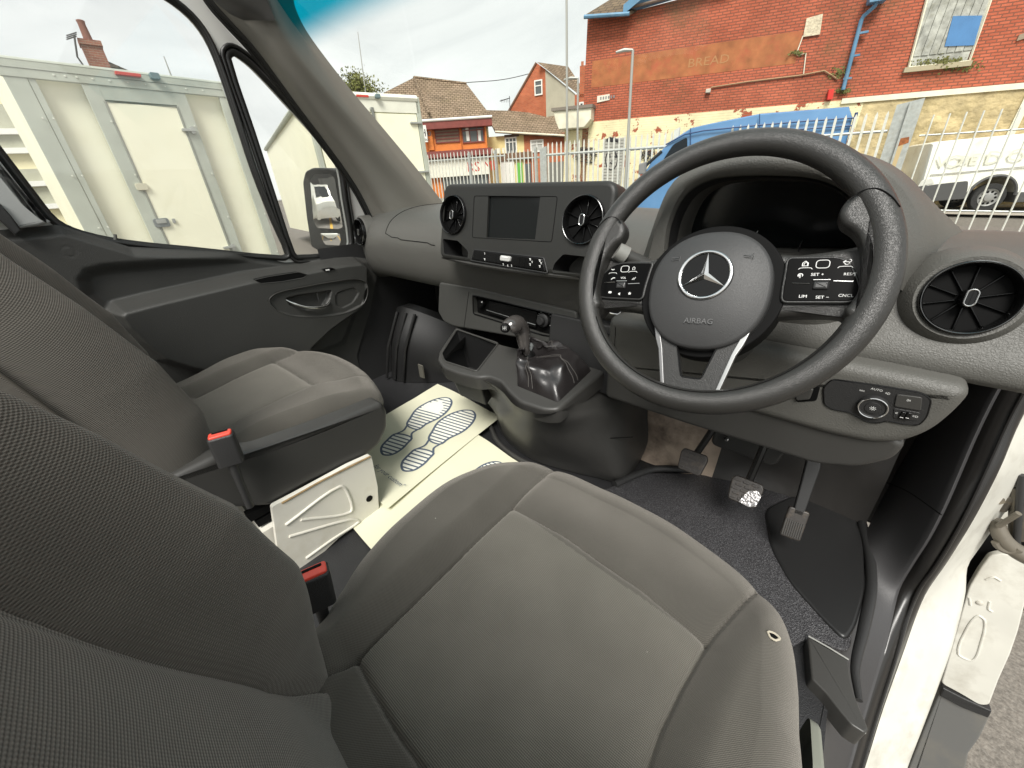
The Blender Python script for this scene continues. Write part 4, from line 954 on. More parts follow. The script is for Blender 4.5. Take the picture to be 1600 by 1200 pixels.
# seam where grip and spoke skin meet
th.part('rim_seam', tube([fwh.P(.1655 * math.cos(a), .1655 * math.sin(a), .0098) for a in np.linspace(math.radians(205), math.radians(335), 60)], .0007, 5), BLACK, parent=rim)
SPK = grain('spoke_plastic', (.024, .024, .023), .45, 420, .3, .0005)
def mir(P): return [(-a, b) for a, b in P][::-1]
fwp = Fr(fwh.P(0, 0, -.026), fwh.ex, fwh.ey); fwq = Fr(fwh.P(0, 0, -.016), fwh.ex, fwh.ey)
for s in (1, -1):
    grip = [(.162, .091), (.147, .091), (.135, .083), (.129, .068), (.133, .054), (.144, .044), (.151, .034), (.157, .015), (.160, -.02), (.154, -.040), (.150, -.048), (.157, -.062), (.166, -.078), (.177, -.055), (.186, 0), (.176, .058)]
    P_ = grip if s > 0 else mir(grip)
    gp = th.part('thumb_grip', slab(fwh, spl(P_, 4, True), .0098, .008, back=-.013, seg=5), LEATHER, ang=60)
    web = [(.172, .046), (.150, .036), (.100, .029), (.070, .028), (.070, -.050), (.110, -.050), (.150, -.050), (.160, -.062), (.172, -.050), (.180, 0)]
    th.part('spoke', slab(fwp, spl(web if s > 0 else mir(web), 4, True), .010, .010, back=-.016, seg=5), LEATHER, ang=60)
    gs_ = spl([(.1665, .098), (.150, .088), (.141, .076)], 6)
    th.part('grip_seam', tube([fwh.P(a * s, b, c_) for a, b, c_ in spl([(.180, .066, .0095), (.170, .078, .0136), (.157, .087, .0152), (.145, .0865, .0130), (.136, .078, .0115)], 8)], .0007, 5), BLACK, parent=gp)
    pad_ = [(.076, .038), (.118, .035), (.143, .027), (.157, .012), (.168, -.014), (.168, -.030), (.158, -.039), (.110, -.041), (.086, -.042)]
    pix_ = [(1231, 403), (1309, 402), (1326, 409), (1337, 430), (1345, 455), (1340, 466), (1326, 471), (1222, 471), (1223, 455), (1229, 420)] if s > 0 else [(1020, 411), (972, 411), (958, 415), (938, 432), (927, 451), (930, 460), (942, 464), (1003, 467), (1008, 446), (1016, 421)]
    Pp = ccw(fwp.tr(pix_, .0165)); print('pad', s, [(round(a, 3), round(b, 3)) for a, b in Pp])
    Pq = rnd_poly(Pp, .007, 5)
    bp = th.part('button_pad', slab(fwp, Pq, .0165, .0015, back=0), PADM)
    th.part('pad_surround', tube([fwp.P(a, b, .0140) for a, b in Pq], .0022, 8, closed=True), SPK, parent=bp)
    pcx, pcy = np.mean([p[0] for p in Pp]), (max(p[1] for p in Pp) + min(p[1] for p in Pp)) / 2
    fwl = Fr(fwp.P(pcx - .120 * .86 * s, pcy + .0035, 0), fwp.ex, fwp.ey); fwl.ey = fwl.ey * .80; fwl.ex = fwl.ex * .86
    # buttons and touch pad
    cx = .118 * s
    th.part('touch_pad', tube([fwl.P(a, b, .0168) for a, b in rrect(.015, .012, .004, 4, cx - .002 * s, .019)], .0005, 5, closed=True), LEGEND, parent=bp)
    th.part('roller', slab(fwl, rrect(.018, .013, .002, 3, cx, -.014), .0195, .003, back=.01), mat('roller', (.03, .03, .03), .3) if s > 0 else bpy.data.materials['roller'], parent=bp)
    th.part('roller_strip', slab(fwl, rrect(.020, .0016, .0006, 2, cx, -.0055), .0185, .0005, back=.01), SATIN, parent=bp)
    for q in (-1, 1): th.part('rocker_line', tube([fwl.P(cx + q * .013, -.009 + .002 * q * s, .0170), fwl.P(cx + q * .034, -.009 + .001 * q * s, .0170)], .0006, 5), SATIN, parent=bp)
    def T(txt, a, b, sz=.0062): th.text('legend', txt, fwl, a, b, sz, LEGEND, parent=bp, c=.0169)
    if s > 0:
        T('SET +', .112, .003); T('RES/\u00b6', .147, .003, .0055); T('LIM', .100, -.031, .0065); T('SET \u2212', .122, -.032); T('CNCL', .147, -.029, .006)
        T('\u2302', .096, .020, .012); T('\u00b6', .092, .001, .006); T('\u21a9', .142, .021, .010)
        for a0, b0 in ((.097, .0135), (.141, .0145)): th.part('button_line', tube(spl([fwl.P(a0 - .008, b0 - .002, .0168), fwl.P(a0 - .006, b0, .0168), fwl.P(a0 + .006, b0, .0168), fwl.P(a0 + .008, b0 - .002, .0168)], 3), .0004, 4), LEGEND, parent=bp)
        th.part('home_symbol', tube([fwl.P(a, b, .0169) for a, b in ((.0945, .0165), (.0945, .0205), (.0965, .0225), (.0985, .0205), (.0985, .0165))], .0005, 4, closed=True), LEGEND, parent=bp)
        th.part('back_symbol', tube([fwl.P(a, b, .0169) for a, b in ((.1375, .0215), (.143, .0215), (.145, .0195), (.143, .0175), (.140, .0175))], .0005, 4), LEGEND, parent=bp)
        th.part('cruise_symbol', tube([fwl.P(.0925 + .0028 * math.cos(t), .002 + .0028 * math.sin(t), .0169) for t in np.linspace(-.6, 3.9, 12)], .0005, 4), LEGEND, parent=bp)
    else:
        T('VOL', -.116, .001, .0055)
        for a0, b0 in ((-.100, .0135), (-.138, .0115)): th.part('button_line', tube(spl([fwl.P(a0 - .008, b0 - .002, .0168), fwl.P(a0 - .006, b0, .0168), fwl.P(a0 + .006, b0, .0168), fwl.P(a0 + .008, b0 - .002, .0168)], 3), .0004, 4), LEGEND, parent=bp)
        th.part('home_symbol', tube([fwl.P(a, b, .0169) for a, b in ((-.1015, .017), (-.1015, .021), (-.0995, .023), (-.0975, .021), (-.0975, .017))], .0005, 4, closed=True), LEGEND, parent=bp)
        th.part('phone_symbol', tube(spl([fwl.P(-.142, .019, .0169), fwl.P(-.139, .0175, .0169), fwl.P(-.136, .019, .0169)], 4), .0007, 4), LEGEND, parent=bp)
        th.part('phone_symbol', tube(spl([fwl.P(-.139, -.002, .0169), fwl.P(-.136, .0008, .0169), fwl.P(-.132, .0012, .0169)], 4), .0008, 4), LEGEND, parent=bp)
        th.part('voice_symbol', tube([fwl.P(-.099, -.003, .0169), fwl.P(-.096, .001, .0169), fwl.P(-.096, -.003, .0169), fwl.P(-.093, .002, .0169)], .0006, 4), LEGEND, parent=bp)
        th.part('camera_symbol', slab(fwl, rrect(.006, .004, .001, 2, -.137, -.028), .0169, 0, back=.016), LEGEND, parent=bp)
        th.part('mute_symbol', slab(fwl, [(-.121, -.031), (-.117, -.034), (-.117, -.028)], .0169, 0, back=.016), LEGEND, parent=bp)
        st_ = [(-.099 + (.0034 if k % 2 == 0 else .0015) * math.sin(k * math.pi / 5), -.030 + (.0034 if k % 2 == 0 else .0015) * math.cos(k * math.pi / 5)) for k in range(10)]
        th.part('star_symbol', slab(fwl, st_, .0169, 0, back=.016), LEGEND, parent=bp)
# hub
hc = (0., -.022); V = []; rows = []
for k in range(26):
    f = k / 25; r_ = []
    for j in range(96):
        t = 2 * math.pi * j / 96; ca, sa = math.cos(t), math.sin(t)
        ra = .0785; rb = .086 if sa < 0 else .0815
        e = 2.25; rad = (abs(ca / ra) ** e + abs(sa / rb) ** e) ** (-1 / e)
        if f < .8: g_ = f / .8; rr_ = rad * g_ * .97; cc = .030 - .014 * g_ ** 2.4
        else: g_ = (f - .8) / .2; rr_ = rad * (.97 + .03 * math.sin(g_ * math.pi / 2)); cc = .016 - .050 * g_ ** 1.3
        if k == 0: rr_ = rad * .001
        r_.append(fwq.P(hc[0] + rr_ * ca, hc[1] + rr_ * sa, cc))
    rows.append(r_)
HUBM = grain('airbag_cover', (.036, .036, .036), .5, 520, .25, .0004)
hub = th.part('airbag_cover', grid(rows, False, True), HUBM, ang=80)
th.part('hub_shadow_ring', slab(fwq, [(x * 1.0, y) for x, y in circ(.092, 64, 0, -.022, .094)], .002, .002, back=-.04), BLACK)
th.text('airbag_lettering', 'AIRBAG', fwq, 0, -.070, .0105, mat('raised_letter', (.10, .10, .10), .4), c=.0270, ext=.0006, parent=hub)
for s in (-1, 1): th.part('horn_symbol', tube([fwq.P(s * .045 + a, .018 + b, .0245) for a, b in ((-.005, .002), (.003, .002), (.006, .004), (.006, -.003), (.003, -.001), (-.005, -.001))], .0004, 4, closed=True), bpy.data.materials['raised_letter'], parent=hub)
_e = fwq.uv(1101, 430, .030); print('emblem', _e)
fe = Fr(fwq.P(_e[0], _e[1], .0285), fwq.ex, fwq.ey)
em = th.part('emblem', lathe(fe, [(.0345, -.010), (.0345, .0), (.0335, .0015), (0, .0015)], 48, cap1=False), GLOSS)
th.part('emblem_ring', tube([fe.P(.0318 * math.cos(t), .0318 * math.sin(t), .002) for t in np.linspace(0, 2 * math.pi, 65)[:-1]], .0024, 10, closed=True), CHROME, parent=em)
V = [fe.P(0, 0, .0058)]; Fc = []
for k in range(3):
    a = math.pi / 2 + k * 2 * math.pi / 3
    tip = (.0305 * math.cos(a), .0305 * math.sin(a)); b = a + math.pi / 3; v_ = (.0052 * math.cos(b), .0052 * math.sin(b))
    V += [fe.P(*tip, .0024), fe.P(*v_, .0022)]
for k in range(3):
    t_, v0, v1 = 1 + 2 * k, 2 + 2 * k, 2 + 2 * ((k + 2) % 3)
    Fc += [(0, v1, t_), (0, t_, v0)]
th.part('emblem_star', (V, Fc), CHROME, smooth=False, parent=em)
# lower spokes
sp = [(-.060, -.070), (-.050, -.105), (-.036, -.160), (-.030, -.172), (.030, -.172), (.036, -.160), (.050, -.105), (.060, -.070)]
fwh0 = fwh; fwh = Fr(fwh0.P(0, 0, -.012), fwh0.ex, fwh0.ey)
hl = rnd_poly([(-.026, -.100), (.026, -.100), (.013, -.146), (-.013, -.146)], .004)
th.part('lower_spoke', slab(fwh, rnd_poly(sp, .006), .006, .003, [hl], back=-.010), SPK)
th.part('spoke_window_edge', tube([fwh.P(a, b, .006) for a, b in hl], .0012, 6, closed=True), GLOSS)
for s in (-1, 1):
    q = [(.066, -.060), (.0565, -.095), (.0500, -.110), (.0385, -.160), (.034, -.170), (.029, -.170), (.0335, -.158), (.0445, -.108), (.050, -.090), (.058, -.060)]
    if s < 0: q = mir(q)
    th.part('spoke_trim', slab(fwh, q, .0085, .0012, back=0), SATIN if s > 0 else mat('spoke_trim_shaded', (.20, .20, .20), .35, .6))  # same metal both sides; the left strip's shade is put into its colour
fwh = fwh0
# column shroud
th = Thing('steering_column', 'black plastic steering column shroud behind the wheel', 'steering column', (0, .06, 1.5))
fcn = Fr((0, 0, 1.573), _ex, _ey)
rows = []
for c_, w_, hu, hd in ((-.035, .052, .045, .060), (-.06, .062, .050, .078), (-.12, .066, .052, .085), (-.19, .068, .05, .085), (-.26, .066, .045, .08)):
    rows.append([tuple(fcn.P(a * w_, -.012 + (b * hu if b > 0 else b * hd), c_)) for a, b in [(math.copysign(abs(math.cos(t)) ** .6, math.cos(t)), math.copysign(abs(math.sin(t)) ** .6, math.sin(t))) for t in np.linspace(0, 2 * math.pi, 33)[:-1]]])
th.part('shroud', loft(rows, 4, 2, True), SMOOTHD)
th.part('shroud_front', lathe(Fr(fcn.P(0, -.012, -.036), fcn.ex, fcn.ey), [(.05, 0), (0, .002)], 24, cap0=False, cap1=False), DARK)
th.part('lower_boot', loft([[tuple(fcn.P(.05 * math.cos(t), -.05 + .03 * math.sin(t), c_)) for t in np.linspace(0, 6.283, 17)[:-1]] for c_ in (-.1, -.2, -.32)], 3, 2, True), BLACK)
def stalk(s, pix, name, lab):
    e = np.array(ony(pix[0], pix[1], .02)); b = fcn.P(s * .06, .0, -.09)
    st = th.part(name, tube(spl([b, (b + e) / 2 + np.array((0, 0, .004)), e], 6), [.011] * 6 + [.0105] * 6 + [.0115], 12), SMOOTHD, label=lab)
    d = _n(e - b); f = Fr(e - d * .002, np.cross(d, (0, 0, 1)), np.cross(np.cross(d, (0, 0, 1)), d) * -1); f.en = d
    th.part('stalk_end', tube([e - d * .012, e + d * .006], [.0145, .0135], 14), mat('stalk_grey', (.20, .20, .185), .4), parent=st)
    th.part('stalk_mark', tube([e - d * .010 + np.array((0, -.012, .002)), e - d * .004 + np.array((0, -.012, .002))], .0012, 5), LEGEND, parent=st)
stalk(-1, (968, 394), 'indicator_stalk', None)

# ================================================================== PEDALS
def pedal(label, cpix, y, wd, ht, tilt, armx, mat_, rows_n, cols_n, shiny=False, yaw=0.):
    c = np.array(ony(*cpix, y)); th = Thing('pedal', label, 'pedal', tuple(c), group='pedals')
    t = math.radians(tilt); f = Fr(c, (math.cos(yaw), math.sin(yaw), 0), (0, math.sin(t), math.cos(t)))
    th.part('pad', slab(f, rnd_poly([(-wd * .42, -ht / 2), (wd * .42, -ht / 2), (wd / 2, ht * .3), (wd * .42, ht / 2), (-wd * .42, ht / 2), (-wd / 2, ht * .3)], .008), .010, .003), mat_)
    for i in range(rows_n):
        for j in range(cols_n):
            a = (j - (cols_n - 1) / 2) * wd * .8 / cols_n + (wd * .04 if i % 2 else -wd * .04); b = (i - (rows_n - 1) / 2) * ht * .86 / rows_n
            th.part('tread', slab(Fr(f.P(a, b, .0095), f.ex, f.ey), rrect(wd * .8 / cols_n * .72, ht * .86 / rows_n * .5, .001, 2), .003, .0008), mat_)
    p0 = f.P(0, ht * .3, -.004); p1 = p0 + np.array((armx * .5, .03, .10)); p2 = p0 + np.array((armx, .10, .26))
    th.part('arm', tube(spl([p0, p1, p2], 6), [.008] * 13, 8), mat('pedal_arm', (.02, .02, .02), .35, .5))
    return th, f
PR = mat('pedal_rubber', (.028, .024, .021), .45, bump=(150, .3, .001), dirt=((.12, .09, .06), 60, .5))
pedal('clutch pedal with patterned rubber pad, left of the other two', (1082, 722), .29, .066, .056, 35, .05, PR, 5, 3)
th, f = pedal('middle brake pedal with its rubber worn shiny', (1164, 768), .25, .066, .058, 35, .01, PR, 5, 3)
th.part('worn_patch', slab(Fr(f.P(.011, -.006, .0118), f.ex, f.ey), [(-.016, -.02), (.006, -.023), (.018, -.016), (.021, .01), (.012, .019), (-.004, .012), (-.010, .0)], .0022, .001), mat('worn_metal', (.36, .35, .35), .3, .6, bump=(120, 1., .004)), label='worn shiny patch on the pedal')
th = Thing('pedal', 'narrow accelerator pedal with ribbed tip at the right', 'pedal', tuple(ony(1240, 820, .26)), group='pedals')
c = np.array(ony(1240, 817, .255)); f = Fr(c, (1, .1, 0), (0.03, math.sin(.5), math.cos(.5)))
th.part('pad', slab(f, rnd_poly([(-.019, -.034), (.019, -.034), (.021, .034), (-.017, .034)], .006), .008, .003), PR)
for k in range(9): th.part('tread', slab(Fr(f.P(-.0155 + k * .0039, -.012, .008), f.ex, f.ey), rrect(.0020, .036, .0008, 2), .0016, .0005), SMOOTHD)
th.part('arm', slab(Fr(f.P(.002, .03, -.004), f.ex, f.ey), rnd_poly([(-.010, -.01), (.010, -.01), (.013, .10), (.006, .15), (-.016, .15), (-.012, .06)], .005), .012, .003), mat('pedal_black', (.012, .012, .012), .5))
th = Thing('pedal_bracket', 'black brackets and linkage above the pedals under the dashboard', 'pedal bracket', (.1, .4, 1.2))
for (a, b, r_) in (((-.08, .38, 1.24), (.24, .40, 1.24), .012), ((.02, .40, 1.15), (.05, .42, 1.28), .012), ((.16, .38, 1.10), (.17, .42, 1.26), .014), ((.22, .38, 1.14), (.235, .42, 1.26), .010), ((.26, .40, 1.14), (.26, .42, 1.25), .010)):
    th.part('strut', tube([a, b], r_, 10), SMOOTHD)
th.part('bracket_plate', slab(Fr((.19, .38, 1.17), X, Z), rnd_poly([(-.03, -.05), (.05, -.06), (.06, .05), (-.04, .05)], .01), .01, .003), SMOOTHD)
th.part('spring', tube([(.03 + .007 * math.cos(k * .9), .36 + .007 * math.sin(k * .9), 1.14 + k * .0012) for k in range(60)], .0012, 5), SATIN)

# ================================================================== PASSENGER DOOR
PD = th = Thing('passenger_door', 'closed passenger door with dark lining, white frame and two windows', 'door', (-1.4, 0, .9))
fd = Fr((-1.40, 0, 0), Y, Z)           # frame normal points to +x (into the cab)
win = fd.tr([(86, 347), (130, 367), (200, 381), (300, 391), (442, 404), (452, 398), (430, 345), (400, 268), (370, 175), (345, 100), (325, 55), (300, 22), (262, -8), (200, -40), (60, -90), (-160, -150), (-220, 0), (-90, 130), (0, 240), (50, 305)])
qtr = fd.tr([(357, 90), (363, 80), (375, 84), (400, 104), (450, 158), (500, 214), (524, 244), (534, 262), (541, 310), (551, 378), (545, 392), (530, 397), (467, 403), (458, 395), (430, 312), (395, 205)])
win = spl(win, 3, True); qtr = spl(qtr, 3, True)
zt = lambda y: float(np.interp(y, [-.60, -.52, -.41, -.2, -.02, .12, .248, .34], [1.626, 1.628, 1.560, 1.516, 1.464, 1.444, 1.434, 1.41]))
out_ = fd.tr([(600, 330), (560, 270), (500, 190), (440, 110), (385, 45), (340, -10), (300, -60), (60, -160), (-260, -230), (-330, 0)])
out_ = [(.42, 1.40), (.41, 1.52)] + out_ + [(-.9, 1.5), (-.55, 1.45)]
th.part('door_frame', slab(fd, out_, -.006, .0, [win, qtr], back=-.045), mat('door_frame_paint', (.62, .63, .60), .35, coat=.3))
RB = RUBBER
def rub(path, r, c, name='rubber_seal', m=RB, parent=None): return th.part(name, tube([fd.P(a, b, c) for a, b in path], r, 10, closed=True), m, parent=parent)
rub(win, .011, -.012); rub(win, .006, .000); rub(qtr, .011, -.010); rub(inset(ccw(qtr), -.014), .0055, -.002)
dv = [fd.P(*fd.uv(u, v), -.02) for u, v in ((350, 95), (372, 165), (403, 255), (432, 330), (456, 400))]
d0 = th.part('window_divider', tube(dv, .0125, 10), RB)
dv2 = [fd.P(*fd.uv(u, v), -.012) for u, v in ((362, 110), (385, 180), (413, 260), (441, 335), (464, 402))]
th.part('divider_chrome', tube(dv2, .0022, 8), SATIN, parent=d0)
GP = glassmat('side_glass', (.985, .99, .985), .05, veil=.05)
th.part('door_glass', thick(flat_loop(fd, inset(ccw(win), -.004), -.022), (-.003, 0, 0)), GP, smooth=False)
th.part('quarter_glass', thick(flat_loop(fd, inset(ccw(qtr), -.004), -.024), (-.003, 0, 0)), GP, smooth=False)
# lining as one modelled relief
def poly_h(Yg, Zg, poly, w_):
    P_ = list(poly); d = seg_dist(Yg, Zg, P_ + [P_[0]]); return smooth(np.where(inside(Yg, Zg, P_), d, -d) / w_ + .5)
nS, nT = 300, 230
Yg = np.zeros((nS, nT)); Zg = np.zeros((nS, nT))
zb = .92
for i in range(nS):
    for j in range(nT):
        t = (j / (nT - 1)) ** 1.0; s = i / (nS - 1)
        zz0 = 1.42 * (1 - t) + zb * t; yf = np.interp(zz0, [.9, 1.03, 1.2, 1.367, 1.42], [.14, .143, .25, .323, .335])
        y = -.62 + s * (yf + .62); Yg[i, j] = y; Zg[i, j] = zt(y) * (1 - t) + zb * t
fdl = Fr((-1.375, 0, 0), Y, Z)
rec = fdl.tr([(132, 440), (140, 427), (165, 420), (230, 415), (300, 410), (390, 404), (470, 405), (500, 412), (480, 424), (395, 440), (300, 462), (200, 486), (165, 480), (140, 462)])
fda = Fr((-1.315, 0, 0), Y, Z)
arm = fda.tr([(181, 494), (190, 484), (240, 471), (300, 457), (390, 436), (470, 424), (540, 411), (566, 409), (578, 417), (578, 450), (570, 485), (548, 540), (400, 600), (300, 580), (255, 566), (222, 540), (196, 515)])
slot = fda.tr([(398, 437), (420, 432), (466, 425), (480, 429), (474, 434), (440, 440), (408, 443)])
bez = fda.tr([(420, 470), (432, 458), (470, 449), (520, 440), (556, 436), (572, 442), (574, 460), (566, 476), (540, 489), (500, 495), (460, 494), (434, 486)])
cup = fda.tr([(450, 467), (470, 462), (505, 457), (518, 455), (516, 466), (508, 480), (480, 484), (455, 477)])
pull = fda.tr([(525, 460), (540, 452), (555, 450), (562, 458), (552, 474), (536, 482), (527, 478)])
H = .0 * Yg
H += -.022 * poly_h(Yg, Zg, rec, .035)
ha = poly_h(Yg, Zg, arm, .030); H = H * (1 - ha) + .062 * ha
lowcut = fdl.tr([(480, 540), (510, 512), (556, 480), (590, 470), (590, 640), (440, 640)])
H -= .055 * poly_h(Yg, Zg, lowcut, .03) * ha
H += -.007 * poly_h(Yg, Zg, bez, .006); H += -.020 * poly_h(Yg, Zg, cup, .008); H += -.004 * poly_h(Yg, Zg, pull, .006)
H += .008 * np.exp(-((Zg - zt(0) - .0) / .02) ** 2) * 0
# rolled upper edge
top_d = (np.array([[zt(y) for y in r_] for r_ in Yg]) - Zg)
H -= .018 * (1 - smooth(top_d / .028))
H += -.0012 * np.exp(-((np.hypot(Yg - fdl.uv(107, 393)[0], Zg - fdl.uv(107, 393)[1]) - .0125) / .0012) ** 2)
rows = [[(-1.375 + H[i, j], Yg[i, j], Zg[i, j]) for j in range(nT)] for i in range(nS)]
lin = th.part('lining', grid(rows), PANEL, ang=80)
# slot / switch / handle
th.part('armrest_slot', slab(fda, rnd_poly(slot, .004), .0025, .001, back=-.02), BLACK, parent=lin)
th.part('slot_rim', tube([fda.P(a, b, .002) for a, b in slot], .0014, 6, closed=True), SMOOTHD, parent=lin)
fsw = Fr((-1.322, 0, 0), Y, Z)
th.part('window_switch', slab(fda, rnd_poly(fda.tr([(503, 421), (517, 418), (523, 420), (508, 424)]), .002), .006, .0015, back=-.01), GLOSS, parent=lin)
th.part('switch_mark', slab(fda, fda.tr([(507, 421), (513, 420), (514, 422), (508, 423)]), .0065, 0, back=.004), LEGEND, parent=lin)
th.part('bezel_edge', tube([fda.P(a, b, .0015) for a, b in spl(bez, 4, True)], .0018, 6, closed=True), SMOOTHD, parent=lin)
hp = [fda.P(*fda.uv(u, v), c_) for u, v, c_ in ((448, 469, -.006), (458, 474, .004), (474, 479, .010), (492, 480, .010), (510, 477, .004), (516, 472, -.004))]
th.part('door_pull_handle', tube(spl(hp, 6), [float(x) for x in np.interp(np.linspace(0, 1, 31), [0, .2, .6, 1], [.002, .0055, .0065, .003])], 10), mat('handle_chrome', (.62, .62, .6), .2, 1.0), parent=lin)
th.part('handle_pivot', tube([fda.P(*fda.uv(497, 458), -.008), fda.P(*fda.uv(499, 470), -.004)], .002, 6), DARK, parent=lin)
th.part('pull_edge', tube([fda.P(a, b, -.006) for a, b in spl(pull, 4, True)], .0012, 6, closed=True), SMOOTHD, parent=lin)
th.part('lock_pin', tube([fd.P(*fd.uv(181, 378), -.002), fd.P(*fd.uv(180, 366), -.002)], [.004, .0035], 10), mat('lock_pin', (.10, .10, .09), .4), parent=lin)
th.part('window_channel', tube(spl([fd.P(*fd.uv(u, v), -.006) for u, v in ((90, 349), (130, 368), (200, 382), (300, 392), (440, 405))], 6), .0045, 8), RB)
# B pillar trim
th = Thing('door_pillar', 'pale grey pillar trim behind the passenger window', 'pillar', (-1.36, -.6, 1.6))
fb_ = Fr((-1.375, 0, 0), Y, Z)
th.part('trim', slab(fb_, rnd_poly(fb_.tr([(-60, 190), (0, 268), (40, 318), (66, 340), (80, 346), (62, 352), (30, 357), (0, 331), (-60, 330)]), .004), .014, .006, back=-.03), LTGREY)
th.part('belt_slot', slab(fb_, fb_.tr([(-60, 300), (0, 318), (18, 338), (34, 360), (24, 368), (0, 345), (-60, 340)], .02), .022, .003, back=-.0), DARK)
th.part('body_side', box((-1.42, -1.1, 1.5), (.05, .9, 1.3)), LTGREY)

# ================================================================== MIRROR
mc = np.array(onx(512, 330, -1.56)); MN = _n((.45, -.893, .0))
fm = Fr(mc, np.cross((0, 0, 1), MN) * 1, (0, 0, 1)); fm.en = _n(np.cross(fm.ex, fm.ey))
if fm.en @ MN < 0: fm = Fr(mc, -fm.ex, (0, 0, 1))
th = Thing('wing_mirror', 'black passenger wing mirror seen through the quarter window', 'mirror', tuple(mc))
ho = fm.tr([(474, 285), (478, 268), (490, 262), (520, 263), (530, 270), (538, 310), (549, 370), (549, 384), (540, 391), (498, 391), (487, 385), (480, 340)])
MIR = mat('mirror_silver', (.92, .93, .92), .0, 1.0)
th.part('housing', slab(fm, rnd_poly(ho, .012), .006, .006, back=-.10), RUBBER)
g1 = rnd_poly(fm.tr([(485, 281), (492, 272), (516, 272), (523, 278), (532, 330), (536, 355), (528, 358), (495, 356), (490, 345)], .007), .008)
g2 = rnd_poly(fm.tr([(494, 361), (536, 361), (541, 380), (535, 386), (504, 385), (498, 380)], .007), .006)
def convex(fr, P_, c0, R):
    P_ = ccw(P_); cx, cy = np.mean([p[0] for p in P_]), np.mean([p[1] for p in P_]); n = len(P_); V = [fr.P(cx, cy, c0)]; Fc = []
    for k in range(1, 9):
        for a, b in P_:
            x, y = (a - cx) * k / 8, (b - cy) * k / 8; V.append(fr.P(cx + x, cy + y, c0 - (x * x + y * y) / (2 * R)))
    for i in range(n): Fc.append((0, 1 + i, 1 + (i + 1) % n))
    for k in range(7):
        for i in range(n): Fc.append((1 + k * n + i, 1 + (k + 1) * n + i, 1 + (k + 1) * n + (i + 1) % n, 1 + k * n + (i + 1) % n))
    return V, Fc
th.part('main_glass', convex(fm, g1, .0100, 2.3), MIR, ang=80)
fm2 = Fr(fm.P(0, 0, 0), fm.ex, fm.ey + fm.en * .02)
th.part('wide_angle_glass', convex(fm2, g2, .0095, .8), MIR, ang=80)
th.part('mounting_arm', tube([mc + (.02, .03, -.14), mc + (.16, .10, -.17)], .022, 10), RUBBER)

# ================================================================== A PILLAR, HEADER, WINDSCREEN
th = Thing('windscreen_pillar', 'grey plastic trimmed windscreen pillar beside the passenger window', 'pillar', (-1.2, .3, 1.8))
cA = [onx(u, v, -1.150) for u, v in ((400, -120), (418, -40), (424, 0), (430, 25), (447, 58), (480, 102), (520, 150), (560, 195), (600, 240), (635, 280), (668, 320), (700, 360))]
cB = [onx(u + 4, v, -1.215) for u, v in ((330, -120), (372, -40), (385, 0), (396, 30), (416, 68), (448, 118), (490, 174), (530, 226), (566, 275), (590, 312), (612, 350), (640, 400))]
cC = [onx(u + 7, v, -1.325) for u, v in ((240, -120), (300, -40), (326, 0), (352, 30), (390, 72), (426, 120), (464, 172), (502, 222), (534, 266), (558, 304), (580, 350), (600, 400))]
cA0 = [p + np.array((-.02, .07, .03)) for p in cA]; cC0 = [p + np.array((-.05, .03, .0)) for p in cC]
th.part('trim', loft([[tuple(p) for p in c_] for c_ in (cA0, cA, [a * .5 + b * .5 + np.array((0, -.004, .0)) for a, b in zip(cA, cB)], cB, [a * .5 + b * .5 + np.array((.004, -.004, 0)) for a, b in zip(cB, cC)], cC, cC0)], 4, 5), PILLAR)
th.part('rubber_edge', tube(spl([tuple(p + np.array((-.012, .012, .004))) for p in cA], 5), .008, 8), RUBBER)
th.part('door_seal', tube(spl([tuple(p + np.array((-.014, .004, .0))) for p in cC], 5), .011, 8), RUBBER)
th.part('door_seal', tube(spl([tuple(p + np.array((-.040, .002, -.004))) for p in cC], 5), .006, 8), RUBBER)
# roof front corner, dark
th.part('header_cap', loft([[tuple(onx(u, v, x)) for u, v in q] for x, q in ((-1.30, ((270, -60), (300, -30), (330, -2), (372, 32))), (-1.2, ((330, -60), (350, -30), (372, 4), (398, 32))), (-1.13, ((390, -60), (404, -25), (420, 6), (430, 32))))], 4, 4), SMOOTHD)

b0 = np.array(onx(668, 320, -1.17)); b1 = np.array(onx(430, 20, -1.17))
d = b1 - b0; d[0] = 0; d = _n(d); fws = Fr((-.45, b0[1] + .022, b0[2]), X, d); print('windscreen', b0, b1)
Lw = np.linalg.norm(b1 - b0)
WS = Thing('windscreen', 'large windscreen with a blue green shade band along its top', 'windscreen', tuple(fws.o))
a_, bb = fws.uv(480, 72); a2_, b2 = fws.uv(455, 40); print('band', bb, b2, 'len', Lw)
M_ws = glassmat('windscreen_glass', (.97, .985, .96), .03, band=(tuple(d), bb - .02, bb + .055, (.0, .36, .50)))
rows = [[tuple(fws.P(a, b, -.10 * ((a + .0) / .85) ** 2 * 0)) for a in np.linspace(-.78, .98, 12)] for b in np.linspace(-.02, .80, 8)]
WS.part('glass', grid(rows), M_ws, smooth=True)
WS.part('header_strip', slab(fws, rrect(1.78, .12, .02, 3, .10, .86), .01, .004, back=-.03), LTGREY)

th = Thing('side_lining', 'dark lining of the passenger footwell beside the door', 'footwell panel', (-1.38, .4, 1.1))
th.part('panel', loft([[(-1.392, y0, 1.48), (-1.388, y0, 1.3), (-1.385, y0 - .04, 1.1), (-1.37, y0 - .10, .89)] for y0 in (.10, .22, .45, .62, .80)], 4, 4), DARK)
